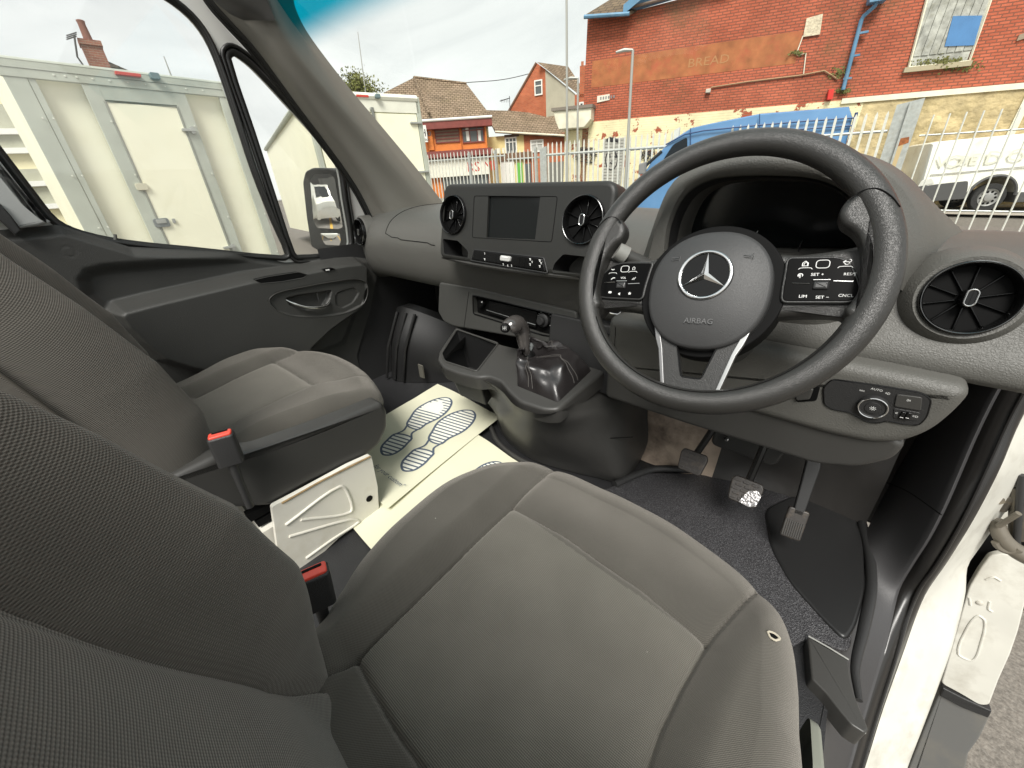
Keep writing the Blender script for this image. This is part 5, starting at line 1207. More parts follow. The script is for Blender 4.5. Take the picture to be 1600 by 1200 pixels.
# ================================================================== DRIVER DOORWAY
def pl(pix, x): return [np.array(onx(u, v, x)) for u, v in pix]
def resample(P_, n):
    q = np.array(spl([tuple(p) for p in P_], 8)); s = np.concatenate([[0], np.cumsum(np.linalg.norm(np.diff(q, axis=0), axis=1))]); t = np.linspace(0, s[-1], n)
    return [tuple(np.interp(ti, s, q[:, k]) for k in range(3)) for ti in t]
th = KP = Thing('kick_panel', 'dark plastic side panel of the driver footwell by the doorway', 'footwell panel', (.38, .3, 1.1))
e0 = [(1660, 440), (1600, 545), (1540, 655), (1476, 800), (1440, 865), (1412, 905), (1401, 940), (1382, 1020), (1350, 1128), (1330, 1200), (1310, 1260)]
P_in = pl(e0, .425)
P_wall = [(.400, .70, 1.62), (.395, .64, 1.40), (.385, .58, 1.2), (.375, .53, 1.02), (.365, .46, .935), (.350, .36, .905), (.335, .24, .90), (.330, .12, .90), (.325, -.02, .90), (.32, -.12, .90), (.32, -.3, .9)]
P_mid = [np.array(a) * .45 + np.array(b) * .55 + np.array((-.012, 0, 0)) for a, b in zip(P_wall, P_in)]
KPM = grain('kick_plastic', (.045, .044, .045), .5, 300, .3, .0005)
th.part('panel', loft([resample(P_wall, 16), resample(P_mid, 16), [tuple(np.array(p) + (-.006, -.006, 0)) for p in resample(P_in, 16)], resample(P_in, 16)], 6, 4), KPM)
th.part('panel_joint', tube([np.array(p) + (-.004, 0, 0) for p in resample(pl([(1380, 752), (1420, 768), (1476, 806)], .375), 8)], .0012, 5), BLACK)
fq = Fr((.0, -.02, .955), X, (0, 1, 0))
sp1 = [(.262, .14), (.300, .11), (.345, .06), (.385, -.01)]
fcv = Fr((0, 0, .913), X, Y)
cvp = fcv.tr([(1262, 994), (1326, 1031), (1330, 1062), (1338, 1092), (1358, 1140), (1352, 1146), (1330, 1132), (1310, 1108), (1290, 1082), (1268, 1060)], .012)
th.part('sill_cover', slab(fcv, rnd_poly(cvp, .004), .012, .003, back=-.03), mat('sill_cover_plastic', (.040, .039, .036), .4, bump=(300, .2, .0004)))
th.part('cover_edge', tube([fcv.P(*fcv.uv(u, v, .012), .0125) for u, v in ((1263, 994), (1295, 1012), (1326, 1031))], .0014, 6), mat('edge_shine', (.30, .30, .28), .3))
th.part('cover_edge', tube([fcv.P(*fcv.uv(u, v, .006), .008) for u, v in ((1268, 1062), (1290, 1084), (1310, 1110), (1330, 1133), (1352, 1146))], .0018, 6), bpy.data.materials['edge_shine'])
# rubber door seal
e1 = [(1700, 470), (1630, 590), (1590, 665), (1560, 735), (1520, 812), (1478, 880), (1447, 925), (1432, 958), (1410, 1020), (1378, 1110), (1350, 1200), (1330, 1260)]
th = Thing('door_seal', 'thick black rubber seal edging the open driver doorway', 'door seal', (.44, .4, 1.0))
SEAL = mat('seal_rubber', (.016, .015, .014), .3, bump=(40, .15, .001))
mid = [np.array(a) * .5 + np.array(b) * .5 for a, b in zip(resample(pl(e0, .432), 60), resample(pl(e1, .455), 60))]
s0 = resample(pl(e0, .428), 60); s1 = resample(pl(e1, .465), 60)
pm1 = [np.array(a) * .72 + np.array(b) * .28 + (0, -.010, .004) for a, b in zip(s0, s1)]; pm2 = [np.array(a) * .3 + np.array(b) * .7 + (.0, -.012, .002) for a, b in zip(s0, s1)]
th.part('seal', loft([[tuple(np.array(p) + (-.004, .012, 0)) for p in s0], s0, [tuple(p) for p in pm1], [tuple(p) for p in pm2], s1, [tuple(np.array(p) + (.004, .014, 0)) for p in s1]], 4, 1), SEAL)
th.part('seal_lip', tube(spl([tuple(np.array(a) * .42 + np.array(b) * .58 + (0, -.017, .003)) for a, b in zip(s0[::3], s1[::3])], 3), .0032, 8), SEAL)
# body metal
th = Thing('door_jamb', 'white painted door jamb and sill of the open driver doorway', 'door jamb', (.55, .45, .8))
e2 = [(1770, 480), (1700, 600), (1650, 690), (1600, 760), (1560, 815), (1528, 860), (1512, 885), (1508, 930), (1488, 1010), (1470, 1062), (1442, 1137), (1418, 1200), (1400, 1260)]
s2 = resample(pl(e2, .555), 60); s1b = [tuple(np.array(p) + (.002, .004, 0)) for p in s1]
th.part('jamb_flange', loft([s1b, [tuple(np.array(a) * .62 + np.array(b) * .38 + (0, .004, .006)) for a, b in zip(s1b, s2)], [tuple(np.array(a) * .25 + np.array(b) * .75 + (0, .0, .004)) for a, b in zip(s1b, s2)], s2, [tuple(np.array(p) + (.005, .05, -.03)) for p in s2]], 5, 1), WHITED)
# rear-facing panel with pressings
fj = Fr((.62, .56, .8), X, (0, .12, 1))
pj = fj.tr([(1503, 950), (1514, 915), (1530, 888), (1546, 866), (1566, 863), (1600, 869), (1622, 880), (1604, 930), (1590, 985), (1578, 1020), (1560, 1060), (1545, 1100), (1530, 1100), (1500, 1082), (1470, 1066), (1486, 1010)])
pn = th.part('pressed_panel', slab(fj, rnd_poly(pj, .01), .004, .003, back=-.01), WHITED)
for pts, cl in (([(1509, 982), (1527, 960), (1538, 968), (1533, 1000), (1519, 1030), (1497, 1020)], True), ([(1540, 904), (1552, 900), (1563, 906)], False), ([(1514, 932), (1516, 944)], False), ([(1546, 938), (1544, 950), (1550, 954)], False)):
    q = spl([tuple(fj.P(*fj.uv(u, v), .004)) for u, v in pts], 5, cl); th.part('pressing', tube(q, .0026, 8, closed=cl), WHITED, parent=pn)
th.part('rubber_plug', lathe(Fr(fj.P(*fj.uv(1530, 940)), X, Z), [(.006, .0), (.006, .006), (.003, .008), (0, .008)], 14, cap1=False), mat('plug', (.5, .48, .42), .4), parent=pn)
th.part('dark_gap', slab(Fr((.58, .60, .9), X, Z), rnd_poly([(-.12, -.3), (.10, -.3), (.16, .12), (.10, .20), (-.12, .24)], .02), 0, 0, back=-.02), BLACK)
th.part('upper_flange', loft([pl([(1700, 640), (1650, 700), (1600, 755), (1572, 790), (1540, 830), (1520, 850)], .57), pl([(1720, 700), (1680, 760), (1600, 800), (1580, 830), (1540, 845), (1522, 860)], .60)], 4, 4), WHITED)
# hinge
H_ = th
HM = mat('hinge_steel', (.13, .12, .10), .4, .7, dirt=((.30, .24, .16), 40, .6), bump=(60, .4, .002)); HC = mat('hinge_cream', (.13, .115, .09), .45, bump=(20, .3, .003), dirt=((.05, .04, .03), 22, .7))
def yy(u, v, y=.50): return np.array(ony(u, v, y))
HG = H_.part('hinge', tube(spl([yy(1562, 795), yy(1575, 780), yy(1592, 778), yy(1620, 790)], 5), [.010] * 16, 10), HM)
H_.part('knuckle', tube([yy(1592, 760), yy(1590, 840)], .013, 14), HM, parent=HG)
H_.part('pin', tube([yy(1596, 742, .49), yy(1588, 850, .49)], .006, 10), mat('hinge_pin', (.03, .03, .03), .4), parent=HG)
H_.part('arm', tube(spl([yy(1555, 812, .49), yy(1566, 840, .48), yy(1590, 862, .48), yy(1630, 880, .48)], 5), [float(x) for x in np.linspace(.012, .018, 16)], 10), HC, parent=HG)
H_.part('bolt', tube([yy(1562, 782, .48), yy(1562, 782, .47)], .008, 6), HM, parent=HG)
H_.part('check_strap', tube([yy(1560, 822, .47), yy(1592, 802, .46)], .005, 8), HC, parent=HG)
H_.part('round_cup', tube(spl([yy(1580 + 26 * math.cos(t), 842 + 20 * math.sin(t), .47) for t in np.linspace(1.0, 2.9, 8)], 3), .006, 8), HC, parent=HG)
# outer side step and wheel arch cover in dark plastic
th = Thing('side_cladding', 'dark grey plastic cladding under the white jamb by the tarmac', 'cladding', (.7, .4, .4))
fcl = Fr((.70, .52, .4), X, (0, .16, 1))
c1 = fcl.tr([(1472, 1068), (1500, 1084), (1545, 1104), (1549, 1110), (1530, 1150), (1512, 1175), (1500, 1260), (1410, 1260), (1418, 1200), (1442, 1138)])
th.part('cladding_panel', slab(fcl, rnd_poly(c1, .006), .006, .004, back=-.2), mat('cladding_grey', (.115, .115, .110), .55, bump=(300, .2, .0006), dirt=((.2, .18, .14), 9, .35)))
c2 = fcl.tr([(1471, 1065), (1500, 1080), (1547, 1101), (1541, 1112), (1500, 1096), (1466, 1078)])
th.part('cladding_lip', slab(fcl, rnd_poly(c2, .003), .02, .003, back=0), DARK)

# ================================================================== OUTDOORS (gravity frame; the ground falls to the right)
SL_ = math.tan(PH)
def gz(x, y):
    """ground height of the yard and street"""
    base = (CAM[2] - 1.70) - SL_ * (x - CAM[0])
    return float(base + .22 * smooth((y - 14.6) / .5) - .0) if x > -40 else float(-SL_ * (-40 - CAM[0]))
ASPH = mat('asphalt', (.15, .135, .115), .9, bump=(90, .8, .006), var=.35, vscale=70, dirt=((.26, .24, .21), 130, .8))
V = []; Fc = []; N_ = 60
xs = np.concatenate([np.linspace(-150, -30, 12), np.linspace(-28, 12, 60), np.linspace(15, 120, 10)]); ys = np.concatenate([np.linspace(-90, -12, 8), np.linspace(-10, 13, 12), np.linspace(14.2, 15.4, 8), np.linspace(16, 40, 8), np.linspace(50, 260, 8)])
for x in xs:
    for y in ys: V.append((x, y, -SL_ * (max(min(x, 20), -40) - CAM[0]) + .42 * smooth((y - 14.2) / .6)))
ny = len(ys)
for i in range(len(xs) - 1):
    for j in range(ny - 1): Fc.append((i * ny + j, (i + 1) * ny + j, (i + 1) * ny + j + 1, i * ny + j + 1))
structure('ground', (V, Fc), ASPH)
def G(x, y): return -SL_ * (max(min(x, 20), -40) - CAM[0]) + (.42 if y > 14.75 else 0)
# street surface
STREET = mat('street_tarmac', (.20, .185, .15), .9, var=.2, vscale=3, bump=(40, .4, .004))
V = []; Fc = []
for i, x in enumerate(np.linspace(-40, 19, 40)):
    V += [(x, 15.5, G(x, 16) + .006), (x, 22, G(x, 22) + .006)]
    if i: k = 2 * i; Fc.append((k - 2, k, k + 1, k - 1))
structure('street', (V, Fc), STREET)
V = []; Fc = []
for i, x in enumerate(np.linspace(-40, 19, 40)):
    V += [(x, 14.75, G(x, 16) + .06), (x, 15.4, G(x, 16) + .06), (x, 15.4, G(x, 16) - .05)]
    if i: k = 3 * i; Fc += [(k - 3, k, k + 1, k - 2), (k - 2, k + 1, k + 2, k - 1)]
structure('pavement', (V, Fc), mat('pavement_stone', (.34, .31, .26), .85, var=.2, vscale=5))

# ---------------- the red building
WN = _n((-.267, .964, 0)); WP = np.array((1.7, 18.7, 0.)); WE = np.array((WN[1], -WN[0], 0)); WE = WE if WE[0] > 0 else -WE
fw = Fr(WP, WE, (0, 0, 1), world=True)      # a along the wall to the right, b height; normal
if fw.en @ (CAM - WP) < 0: pass
print('wall normal', fw.en)
TOW = fw.en                                  # towards us
wx = tuple(float(q) for q in WE)
REDB = brickmat('red_brick', (.48, .130, .072), (.38, .095, .052), (.22, .085, .055), ax=wx, grime=.7, msz=.014)
CRB = brickmat('painted_brick', (.42, .10, .05), (.36, .08, .04), (.3, .16, .1), ax=wx, paint=((.78, .70, .44), 99, .565), bumpd=.006)
ROUGHR = mat('peeling_render', (.50, .40, .22), .9, bump=(6, 1., .05), var=.35, vscale=2.2, dirt=((.19, .15, .06), 1.3, .9))
BLUEP = mat('blue_paint', (.10, .23, .36), .55, var=.15, vscale=3, dirt=((.30, .36, .40), 5, .5))
SLATE = brickmat('roof_tiles', (.13, .095, .065), (.17, .125, .08), (.05, .04, .03), .26, .16, ax=wx, bumpd=.02, grime=.5, msz=.012)
RBD = th = Thing('red_brick_building', 'big red brick building with blue gable and cream painted ground floor', 'building', tuple(WP))
a0 = fw.uv(918, 110)[0]; zb_ = fw.uv(1340, 158)[1]; print('corner a', a0, 'band z', zb_)
aP = fw.uv(1345, 158)[0]
aR = 14.
zt0 = fw.uv(915, 28)[1]; print('eaves', zt0)
# upper wall follows the gable: eaves at the corner then verge rising right
g1 = fw.uv(919, 55); g2 = fw.uv(985, 36); 
gable = [fw.uv(1000, 34), fw.uv(1060, 14), fw.uv(1150, -20), fw.uv(1300, -78)]
print('gable', g1, g2, gable)
upper = [(a0, zb_), (a0, g1[1]), fw.uv(968, 47), fw.uv(1060, 19), fw.uv(1135, 0), fw.uv(1220, -26), (fw.uv(1220, -26)[0] + 2, 14.), (aR, 14.), (aR, zb_)]
th.part('upper_wall', slab(fw, upper, .0, 0, back=-.3), REDB, smooth=False)
th.part('ground_floor_wall', slab(fw, [(a0, -1.5), (aP, -1.5), (aP, zb_), (a0, zb_)], .012, 0, back=-.3), CRB, smooth=False)
rend = slab(fw, [(aP, -1.5), (aR, -1.5), (aR, zb_), (aP, zb_)], .012, 0, back=-.3)
th.part('rendered_wall', rend, ROUGHR, smooth=False)
CW = mat('cream_board', (.74, .70, .55), .6, var=.1, vscale=4)
th.part('cream_band', slab(fw, [(aP - .6, zb_ - .10), (aR, zb_ - .10), (aR, zb_ + .04), (aP - .6, zb_ + .04)], .06, .0, back=0), CW, smooth=False)
pa = fw.uv(1590, 130)[0]; pb = fw.uv(1566, 215)[0]
th.part('cream_pilaster', slab(fw, [(fw.uv(1575, 205)[0] - .05, -1), (fw.uv(1600, 150)[0] + .1, -1), (fw.uv(1600, 150)[0] + .1, zb_ - .12), (fw.uv(1575, 205)[0] - .05, zb_ - .12)], .05, 0, back=0), CW, smooth=False)
# depth of the building: side wall at left corner
th.part('side_wall', slab(Fr(fw.P(a0, 0, 0), -fw.en, (0, 0, 1)), [(0.0, -1.5), (9, -1.5), (9, g1[1]), (0, g1[1])], 0, 0, back=-.25), REDB, smooth=False)
# left roof slope over the corner, with slates and blue bargeboard
r0 = fw.P(a0 - .35, g1[1] - .05, .45); r1 = None
rl = []
pA = fw.P(*fw.uv(903, 54, .4), .4); pB = fw.P(*fw.uv(970, 46, .4), .4); 
top_l = fw.P(*fw.uv(940, -30), .4) - fw.en * 3.2; top_r = fw.P(*fw.uv(1060, -55), .4) - fw.en * 3.0
sl_ = thick(([pA, pB, top_r, top_l], [(0, 1, 2, 3)]), (0, 0, -.10))
th.part('tiled_roof', sl_, SLATE, smooth=False)
th.part('gutter', tube([fw.P(*fw.uv(903, 56, .46), .46), fw.P(*fw.uv(972, 48, .46), .46)], .06, 8), BLUEP)
# blue gable board with dark panel and lettering strip
bg0 = [fw.uv(966, 46), fw.uv(1010, 8), fw.uv(1040, -30), fw.uv(1180, -70), fw.uv(1130, -3), fw.uv(1060, 17), fw.uv(985, 42)]
th.part('gable_boarding', slab(fw, bg0, .20, 0, back=0), BLUEP, smooth=False)
vb = [fw.P(*fw.uv(u, v, .38), .38) for u, v in ((962, 50), (1014, 4), (1060, -36))]
th.part('barge_board', thick(grid([[vb[0], vb[1], vb[2]], [p + np.array((0, 0, .26)) for p in vb]]), tuple(fw.en * -.05)), BLUEP, smooth=False)
th.part('gable_trim', tube([fw.P(*fw.uv(968, 44), .24), fw.P(*fw.uv(1060, 17), .24), fw.P(*fw.uv(1135, -4), .24)], .045, 6), mat('trim_brown', (.17, .12, .09), .8))
GRAF = mat('white_lettering_paint', (.62, .68, .66), .8)
for k, (u, v) in enumerate(((1012, 14), (1022, 9), (1033, 6), (1044, 3), (1056, 1), (1067, 0))):
    a, b = fw.uv(u, v); q = [(a + rnd.uniform(-.12, .12), b + rnd.uniform(-.14, .14)) for _ in range(5)]
    th.part('worn_lettering', tube([fw.P(x, y, .212) for x, y in spl(q, 4)], .022, 4), GRAF)
# boarded window
W_ = fw.tr([(1437, -20), (1538, -20), (1508, 76), (1410, 108)])
BW = mat('grey_boarding', (.40, .40, .36), .85, var=.35, vscale=5, dirt=((.16, .15, .09), 3, .7), bump=(12, .5, .02))
wn = th.part('boarded_window', slab(fw, [(W_[0][0], W_[0][1]), (W_[1][0], W_[1][1]), (W_[2][0], W_[3][1]), (W_[3][0], W_[3][1])], .03, 0, back=0), BW, smooth=False)
wf = [fw.P(*p, .05) for p in (W_[0], (W_[3][0], W_[3][1]), (W_[2][0] + .05, W_[3][1]), W_[1])]
th.part('window_frame', tube(wf, .035, 4), CW, parent=wn, smooth=False)
n_b = 7
for k in range(n_b):
    a = W_[3][0] + (W_[2][0] - W_[3][0]) * (k + .5) / n_b
    th.part('board', slab(fw, rrect((W_[2][0] - W_[3][0]) / n_b * .9, 2.2, .01, 1, a, W_[3][1] + 1.35), .05 + .006 * (k % 2), 0, back=.03), BW, parent=wn, smooth=False)
bp_ = fw.tr([(1474, 28), (1520, 25), (1510, 70), (1464, 74)])
th.part('blue_board', slab(fw, bp_, .075, 0, back=.03), mat('bright_blue_board', (.07, .20, .42), .6, var=.08), parent=wn, smooth=False, label='bright blue patch board')
th.part('window_sill', slab(fw, [(W_[3][0] - .1, W_[3][1] - .12), (W_[2][0] + .1, W_[3][1] - .12), (W_[2][0] + .1, W_[3][1]), (W_[3][0] - .1, W_[3][1])], .12, 0, back=0), mat('stone_sill', (.38, .33, .22), .8), parent=wn, smooth=False)
sil = fw.tr([(1578, 60), (1620, 45), (1620, 36), (1582, 50)]); th.part('stone_block', slab(fw, sil, .04, 0, back=0), mat('stone_block', (.28, .22, .16), .85), smooth=False)
# moss hanging about the window foot and the pipe foot
MOSS = mat('moss', (.13, .13, .035), .9, var=.4, vscale=20)
V = []; Fc = []
for (u, v, su, sv, n_) in ((1470, 100, 45, 9, 420), (1308, 148, 10, 4, 60), (1300, 120, 16, 10, 60), (1235, 95, 14, 3, 40)):
    for _ in range(n_):
        a, b = fw.uv(u + rnd.gauss(0, su / 2), v + rnd.gauss(0, sv / 2)); c = .02 + abs(rnd.gauss(0, .05)); s = rnd.uniform(.015, .05)
        n = len(V); t = rnd.uniform(0, 6.28)
        for q in range(3): V.append(fw.P(a + s * math.cos(t + 2.1 * q), b + s * math.sin(t + 2.1 * q), c + rnd.uniform(-.02, .02)))
        Fc.append((n, n + 1, n + 2))
th.part('moss', (V, Fc), MOSS, smooth=False, stuff=True)
# plaque, street sign, faded sign, fixtures
q = fw.tr([(1246, 42), (1271, 34), (1268, 65), (1242, 70)]); th.part('stone_plaque', slab(fw, q, .05, 0, back=0), mat('plaque_stone', (.58, .50, .36), .8, var=.25, vscale=14, bump=(30, .6, .02)), smooth=False)
q = fw.tr([(928, 173), (947, 169), (947, 178), (928, 183)]); th.part('street_sign', slab(fw, q, .03, 0, back=0), mat('street_sign', (.66, .62, .52), .6), smooth=False)
sg = fw.tr([(929, 176), (946, 172)]);
for k in range(6): th.part('sign_lettering', slab(fw, rrect(.05, .09, .01, 2, sg[0][0] + .12 + k * .1, sg[0][1] - .02 + .002 * k), .034, 0, back=.03), mat('sign_letters', (.2, .2, .2), .7) if k == 0 else bpy.data.materials['sign_letters'], smooth=False)
FADE = mat('faded_sign_paint', (.36, .13, .05), .9, var=.25, vscale=3, dirt=((.42, .10, .05), 2.2, .95))
q0 = [fw.uv(910, 148), fw.uv(1240, 72), fw.uv(1234, 106), fw.uv(912, 172)]
zl = fw.uv(1060, 130)[1]; zh = fw.uv(1065, 100)[1]
th.part('faded_sign', slab(fw, [(a0 + .02, zl - .15), (fw.uv(1236, 90)[0], zl - .15), (fw.uv(1236, 90)[0], zh + .12), (a0 + .02, zh + .12)], .006, 0, back=0), FADE, smooth=False)
th.text('painted_words', 'BREAD', fw, fw.uv(1097, 113)[0], fw.uv(1097, 113)[1], .34, mat('ghost_letters', (.40, .20, .085), .9), c=.012, sx=1.25)
th.text('painted_words', 'SALOON', fw, fw.uv(1090, 130)[0], fw.uv(1090, 130)[1], .2, bpy.data.materials['ghost_letters'], c=.012) if False else None
th.part('pipe_run', tube([fw.P(*fw.uv(u, v), .04) for u, v in ((1100, 158), (1104, 152), (1160, 141), (1240, 128), (1278, 119), (1300, 131))], .022, 6), mat('wall_pipe', (.36, .22, .12), .8))
th.part('conduit', tube([fw.P(*fw.uv(u, v), .03) for u, v in ((1242, 68), (1233, 96), (1236, 98), (1248, 94), (1246, 125))], .016, 5), CW)
th.part('wall_lamp', slab(fw, rrect(.16, .12, .02, 3, *fw.uv(1099, 158)), .14, .02, back=0), mat('lamp_box', (.5, .46, .38), .6))
th.part('red_box', slab(fw, [fw.uv(1286, 148), fw.uv(1294, 147), fw.uv(1292, 162), fw.uv(1284, 163)], .16, .0, back=0), mat('red_box', (.62, .03, .02), .5), smooth=False)
# blue downpipe with hopper
hx = fw.uv(1352, 8); h2 = fw.uv(1345, 26)
hp_ = th.part('downpipe', tube([fw.P(*fw.uv(u, v), c_) for u, v, c_ in ((1350, 14, .28), (1348, 22, .26), (1333, 36, .14), (1330, 42, .13), (1308, 147, .13))], .055, 10), BLUEP)
th.part('hopper', slab(fw, rnd_poly([(hx[0] - .24, hx[1] + .12), (hx[0] + .24, hx[1] + .12), (hx[0] + .2, hx[1] - .14), (hx[0] - .2, hx[1] - .14)], .02), .42, .01, back=.1), BLUEP, parent=hp_)
for v in (60, 95, 130):
    q_ = fw.P(*fw.uv(1348 - (v - 20) * .31, v), .13); th.part('pipe_bracket', box(q_, (.2, .10, .05)), BLUEP, parent=hp_)
# ground floor: doorway/shutters with graffiti
SHUT = mat('roller_shutter', (.38, .37, .33), .6, var=.15, vscale=3)
def wall_rect(u0, v0, u1, v1): a_, b_ = fw.uv(u0, v0), fw.uv(u1, v1); return a_[0], b_[0], b_[1], a_[1]
x0, x1, y0, y1 = wall_rect(942, 243, 970, 300)
sh_ = th.part('roller_shutter', slab(fw, [(x0, -1), (x1, -1), (x1, y1 + .15), (x0, y1 + .15)], .03, 0, back=0), SHUT, smooth=False)
for k in range(26):
    z_ = y1 + .1 - k * .11; th.part('slat', slab(fw, [(x0 + .03, z_ - .045), (x1 - .03, z_ - .045), (x1 - .03, z_ + .045), (x0 + .03, z_ + .045)], .05, .01, back=.03, seg=1), SHUT, parent=sh_, smooth=False)
GR = mat('graffiti_paint', (.03, .03, .035), .7)
def graff(cu, cv, wu, wv, n_, seed, r=.02, parent=None):
    rg_ = random.Random(seed)
    for _ in range(n_):
        P_ = [(cu + rg_.uniform(-wu, wu), cv + rg_.uniform(-wv, wv)) for _ in range(4)]
        th.part('graffiti', tube([fw.P(*fw.uv(u, v), .055) for u, v in spl(P_, 5)], r, 4), GR, parent=parent, smooth=False)
graff(913, 262, 19, 11, 11, 3, .013); graff(1011, 258, 11, 10, 7, 5, .013); graff(955, 238, 10, 3, 6, 11, .03)
th.part('graffiti', tube([fw.P(*fw.uv(954 + 9 * math.cos(t), 268 + 15 * math.sin(t)), .06) for t in np.linspace(0, 6.1, 26)], .02, 4), GR)
for (u, v) in ((950, 262), (959, 262), (954, 272)): th.part('graffiti', tube([fw.P(*fw.uv(u - 2, v), .06), fw.P(*fw.uv(u + 2, v + 2), .06), fw.P(*fw.uv(u + 1, v - 3), .06)], .025, 4), GR)
# missing paint patch in brick around doorway arch
# corner canopy / bay (cream box at the left corner)
c0 = fw.uv(868, 205); c1 = fw.uv(917, 223)
bx0 = fw.uv(867, 200)[0]; bx1 = a0 + .05
zt_, zb2 = fw.uv(900, 195)[1], fw.uv(900, 224)[1]
cr_ = [(bx0 + (0.0), zt_), (bx1 + .15, zt_), (bx1 + .15, zb2 + .25), (bx1 - .1, zb2), (bx0 + .25, zb2), (bx0 + .1, zb2 + .3)]
th.part('corner_canopy', slab(fw, cr_, .5, .03, back=-1.0), CW, smooth=False)
th.part('canopy_edge', slab(fw, [(bx0 - .06, zt_ - .02), (bx1 + .2, zt_ - .02), (bx1 + .2, zt_ + .08), (bx0 - .06, zt_ + .08)], .56, 0, back=-1.05), mat('canopy_lead', (.20, .17, .14), .7), smooth=False)
th.part('corner_pier', slab(fw, [(bx0 + .35, -1), (a0 + .0, -1), (a0 + .0, zb2 - .02), (bx0 + .35, zb2 - .02)], .0, 0, back=-.9), CRB, smooth=False)
# distant chimney on its left
chb = fw.P(*fw.uv(912, 118), -4)

# ---------------- lamp posts
LPM = mat('lamp_post_grey', (.36, .36, .33), .5, .2)
def lamp(label, uT, vT, uB, vB, D, r=.06, head=True, group='street lamps'):
    r1 = gray(uT, vT); r1 = r1 / np.hypot(r1[0], r1[1]) * D; T_ = CAM + r1; base = np.array((T_[0], T_[1], G(T_[0], T_[1])))
    t = Thing('street_lamp', label, 'street lamp', tuple(base), van=False, group=group)
    t.part('post', tube([base, np.array((T_[0], T_[1], T_[2]))], [r, r * .7], 10), LPM)
    if head:
        dd = np.array((-.9, -.4, 0.)); t.part('head', tube([T_ + (0, 0, 0), T_ + dd * .25 + (0, 0, .03), T_ + dd * .5 + (0, 0, .01)], [.03, .05, .03], 8), LPM)
    return t
lamp('tall grey street lamp in front of the red brick wall', 989, 78, 986, 202, 15.2, .055)
lamp('very tall slim pole rising out of the photograph beside the rendered gable', 885, -60, 888, 230, 17.0, .05, False)
lamp('grey street lamp beside the balcony, in front of the rendered gable house', 903, 122, 905, 190, 17.2, .05)
# ---------------- palisade fence along the yard edge
GALV = mat('galvanised_steel', (.46, .48, .46), .5, .35, var=.15, vscale=12, dirt=((.35, .30, .22), 9, .4))
WPAL = mat('pale_fence_paint', (.66, .66, .60), .5, .1, var=.1, vscale=10)
RUST = mat('rust', (.30, .10, .03), .8, var=.4, vscale=20)
FY = 13.9
def fence_z(x): return G(x, 10)
def fence(label, x0, x1, zlo, zhi, ptop, pitch, bar, railh=.05, y=FY, wide=.05, bars_first=0):
    t = Thing('palisade_fence', label, 'fence', ((x0 + x1) / 2, y, fence_z((x0 + x1) / 2)), van=False, group='palisade fence sections')
    f = Fr((0, y, 0), X, Z)
    n = int((x1 - x0) / pitch); me = None
    for k in range(n + 1):
        x = x0 + (k + .5) * pitch
        if x > x1: break
        g0 = fence_z(x)
        q = [(x - wide / 2, g0 + .05), (x + wide / 2, g0 + .05), (x + wide / 2, g0 + ptop - .08), (x, g0 + ptop), (x - wide / 2, g0 + ptop - .08)]
        if bar: t.part('fence_bar', tube([(x, y, g0 + .05), (x, y, g0 + ptop)], wide / 2, 6), WPAL)
        else: t.part('pale', slab(f, q, .012, 0, back=-.012), WPAL, smooth=False)
    for zz in (zlo, zhi):
        t.part('rail', tube([(x0, y + .03, fence_z(x0) + zz), (x1, y + .03, fence_z(x1) + zz)], railh / 2, 6), GALV)
    return t
def gx_at(u, v, y): r = gray(u, v); p = CAM + r * (y - CAM[1]) / r[1]; return p
for nm, (u, v) in (('post1', (1410, 220)), ('post2', (1055, 235)), ('gate', (848, 260)), ('left', (760, 255)), ('l2', (672, 262)), ('low', (1500, 337)), ('toprail', (1500, 212)), ('toprail2', (950, 243)), ('paltop', (950, 228)), ('railL', (720, 254))):
    p = gx_at(u, v, FY); print('fence', nm, np.round(p, 2), 'above ground', round(p[2] - fence_z(p[0]), 2))
xa = gx_at(1400, 230, FY)[0]; xb = gx_at(1055, 240, FY)[0]; xc = gx_at(848, 270, FY)[0]; xd = gx_at(790, 262, FY)[0]; xe = gx_at(650, 262, FY)[0]
fence('pale palisade fence section to the right of the wide grey post, before the white van', xa + .35, xa + 6.2, .62, 2.22, 2.62, .262, True, .04, wide=.034)
fence('palisade fence section between the narrow post and the wide grey post, behind the steering wheel', xb + .1, xa - .25, .62, 2.36, 2.78, .20, False, .07, wide=.055)
fence('palisade fence section in front of the graffiti and the cream painted wall', xc + .2, xb - .1, .62, 2.36, 2.78, .20, False, .11, wide=.055)
fence('palisade gate in front of the yellow house', xd + .1, xc - .15, .62, 2.30, 2.62, .21, False, .07, wide=.038)
fence('palisade fence section in front of the orange fronted house', xe, xd, .62, 2.45, 2.75, .24, False, .07, wide=.04)
# posts
def post(label, u, v, wd, h, m=GALV, dep=.1, extra=None):
    p = gx_at(u, v, FY); g0 = fence_z(p[0]); t = Thing('fence_post', label, 'post', (p[0], FY, g0), van=False, group='fence posts')
    f = Fr((p[0], FY - .06, g0), X, Z)
    t.part('post', slab(f, [(-wd / 2, 0), (wd / 2, 0), (wd / 2, h), (-wd / 2, h - .06)], .0, .0, back=-dep), m, smooth=False)
    return t, f
t, f = post('wide galvanised steel post with a rust stain, left of the white van', 1400, 230, .46, 2.95)
t.part('flange', slab(f, [(-.01, 0), (.03, 0), (.03, 2.9), (-.01, 2.9)], .06, .0), GALV, smooth=False)
t.part('rust_patch', slab(f, [(-.02, 2.0), (.20, 2.08), (.18, 2.2), (.0, 2.18)], .008, 0), RUST, smooth=False)
t.part('rust_streak', slab(f, [(.0, 1.2), (.10, 1.2), (.12, 2.05), (.02, 2.02)], .006, 0), mat('rust_streak', (.52, .40, .22), .8), smooth=False)
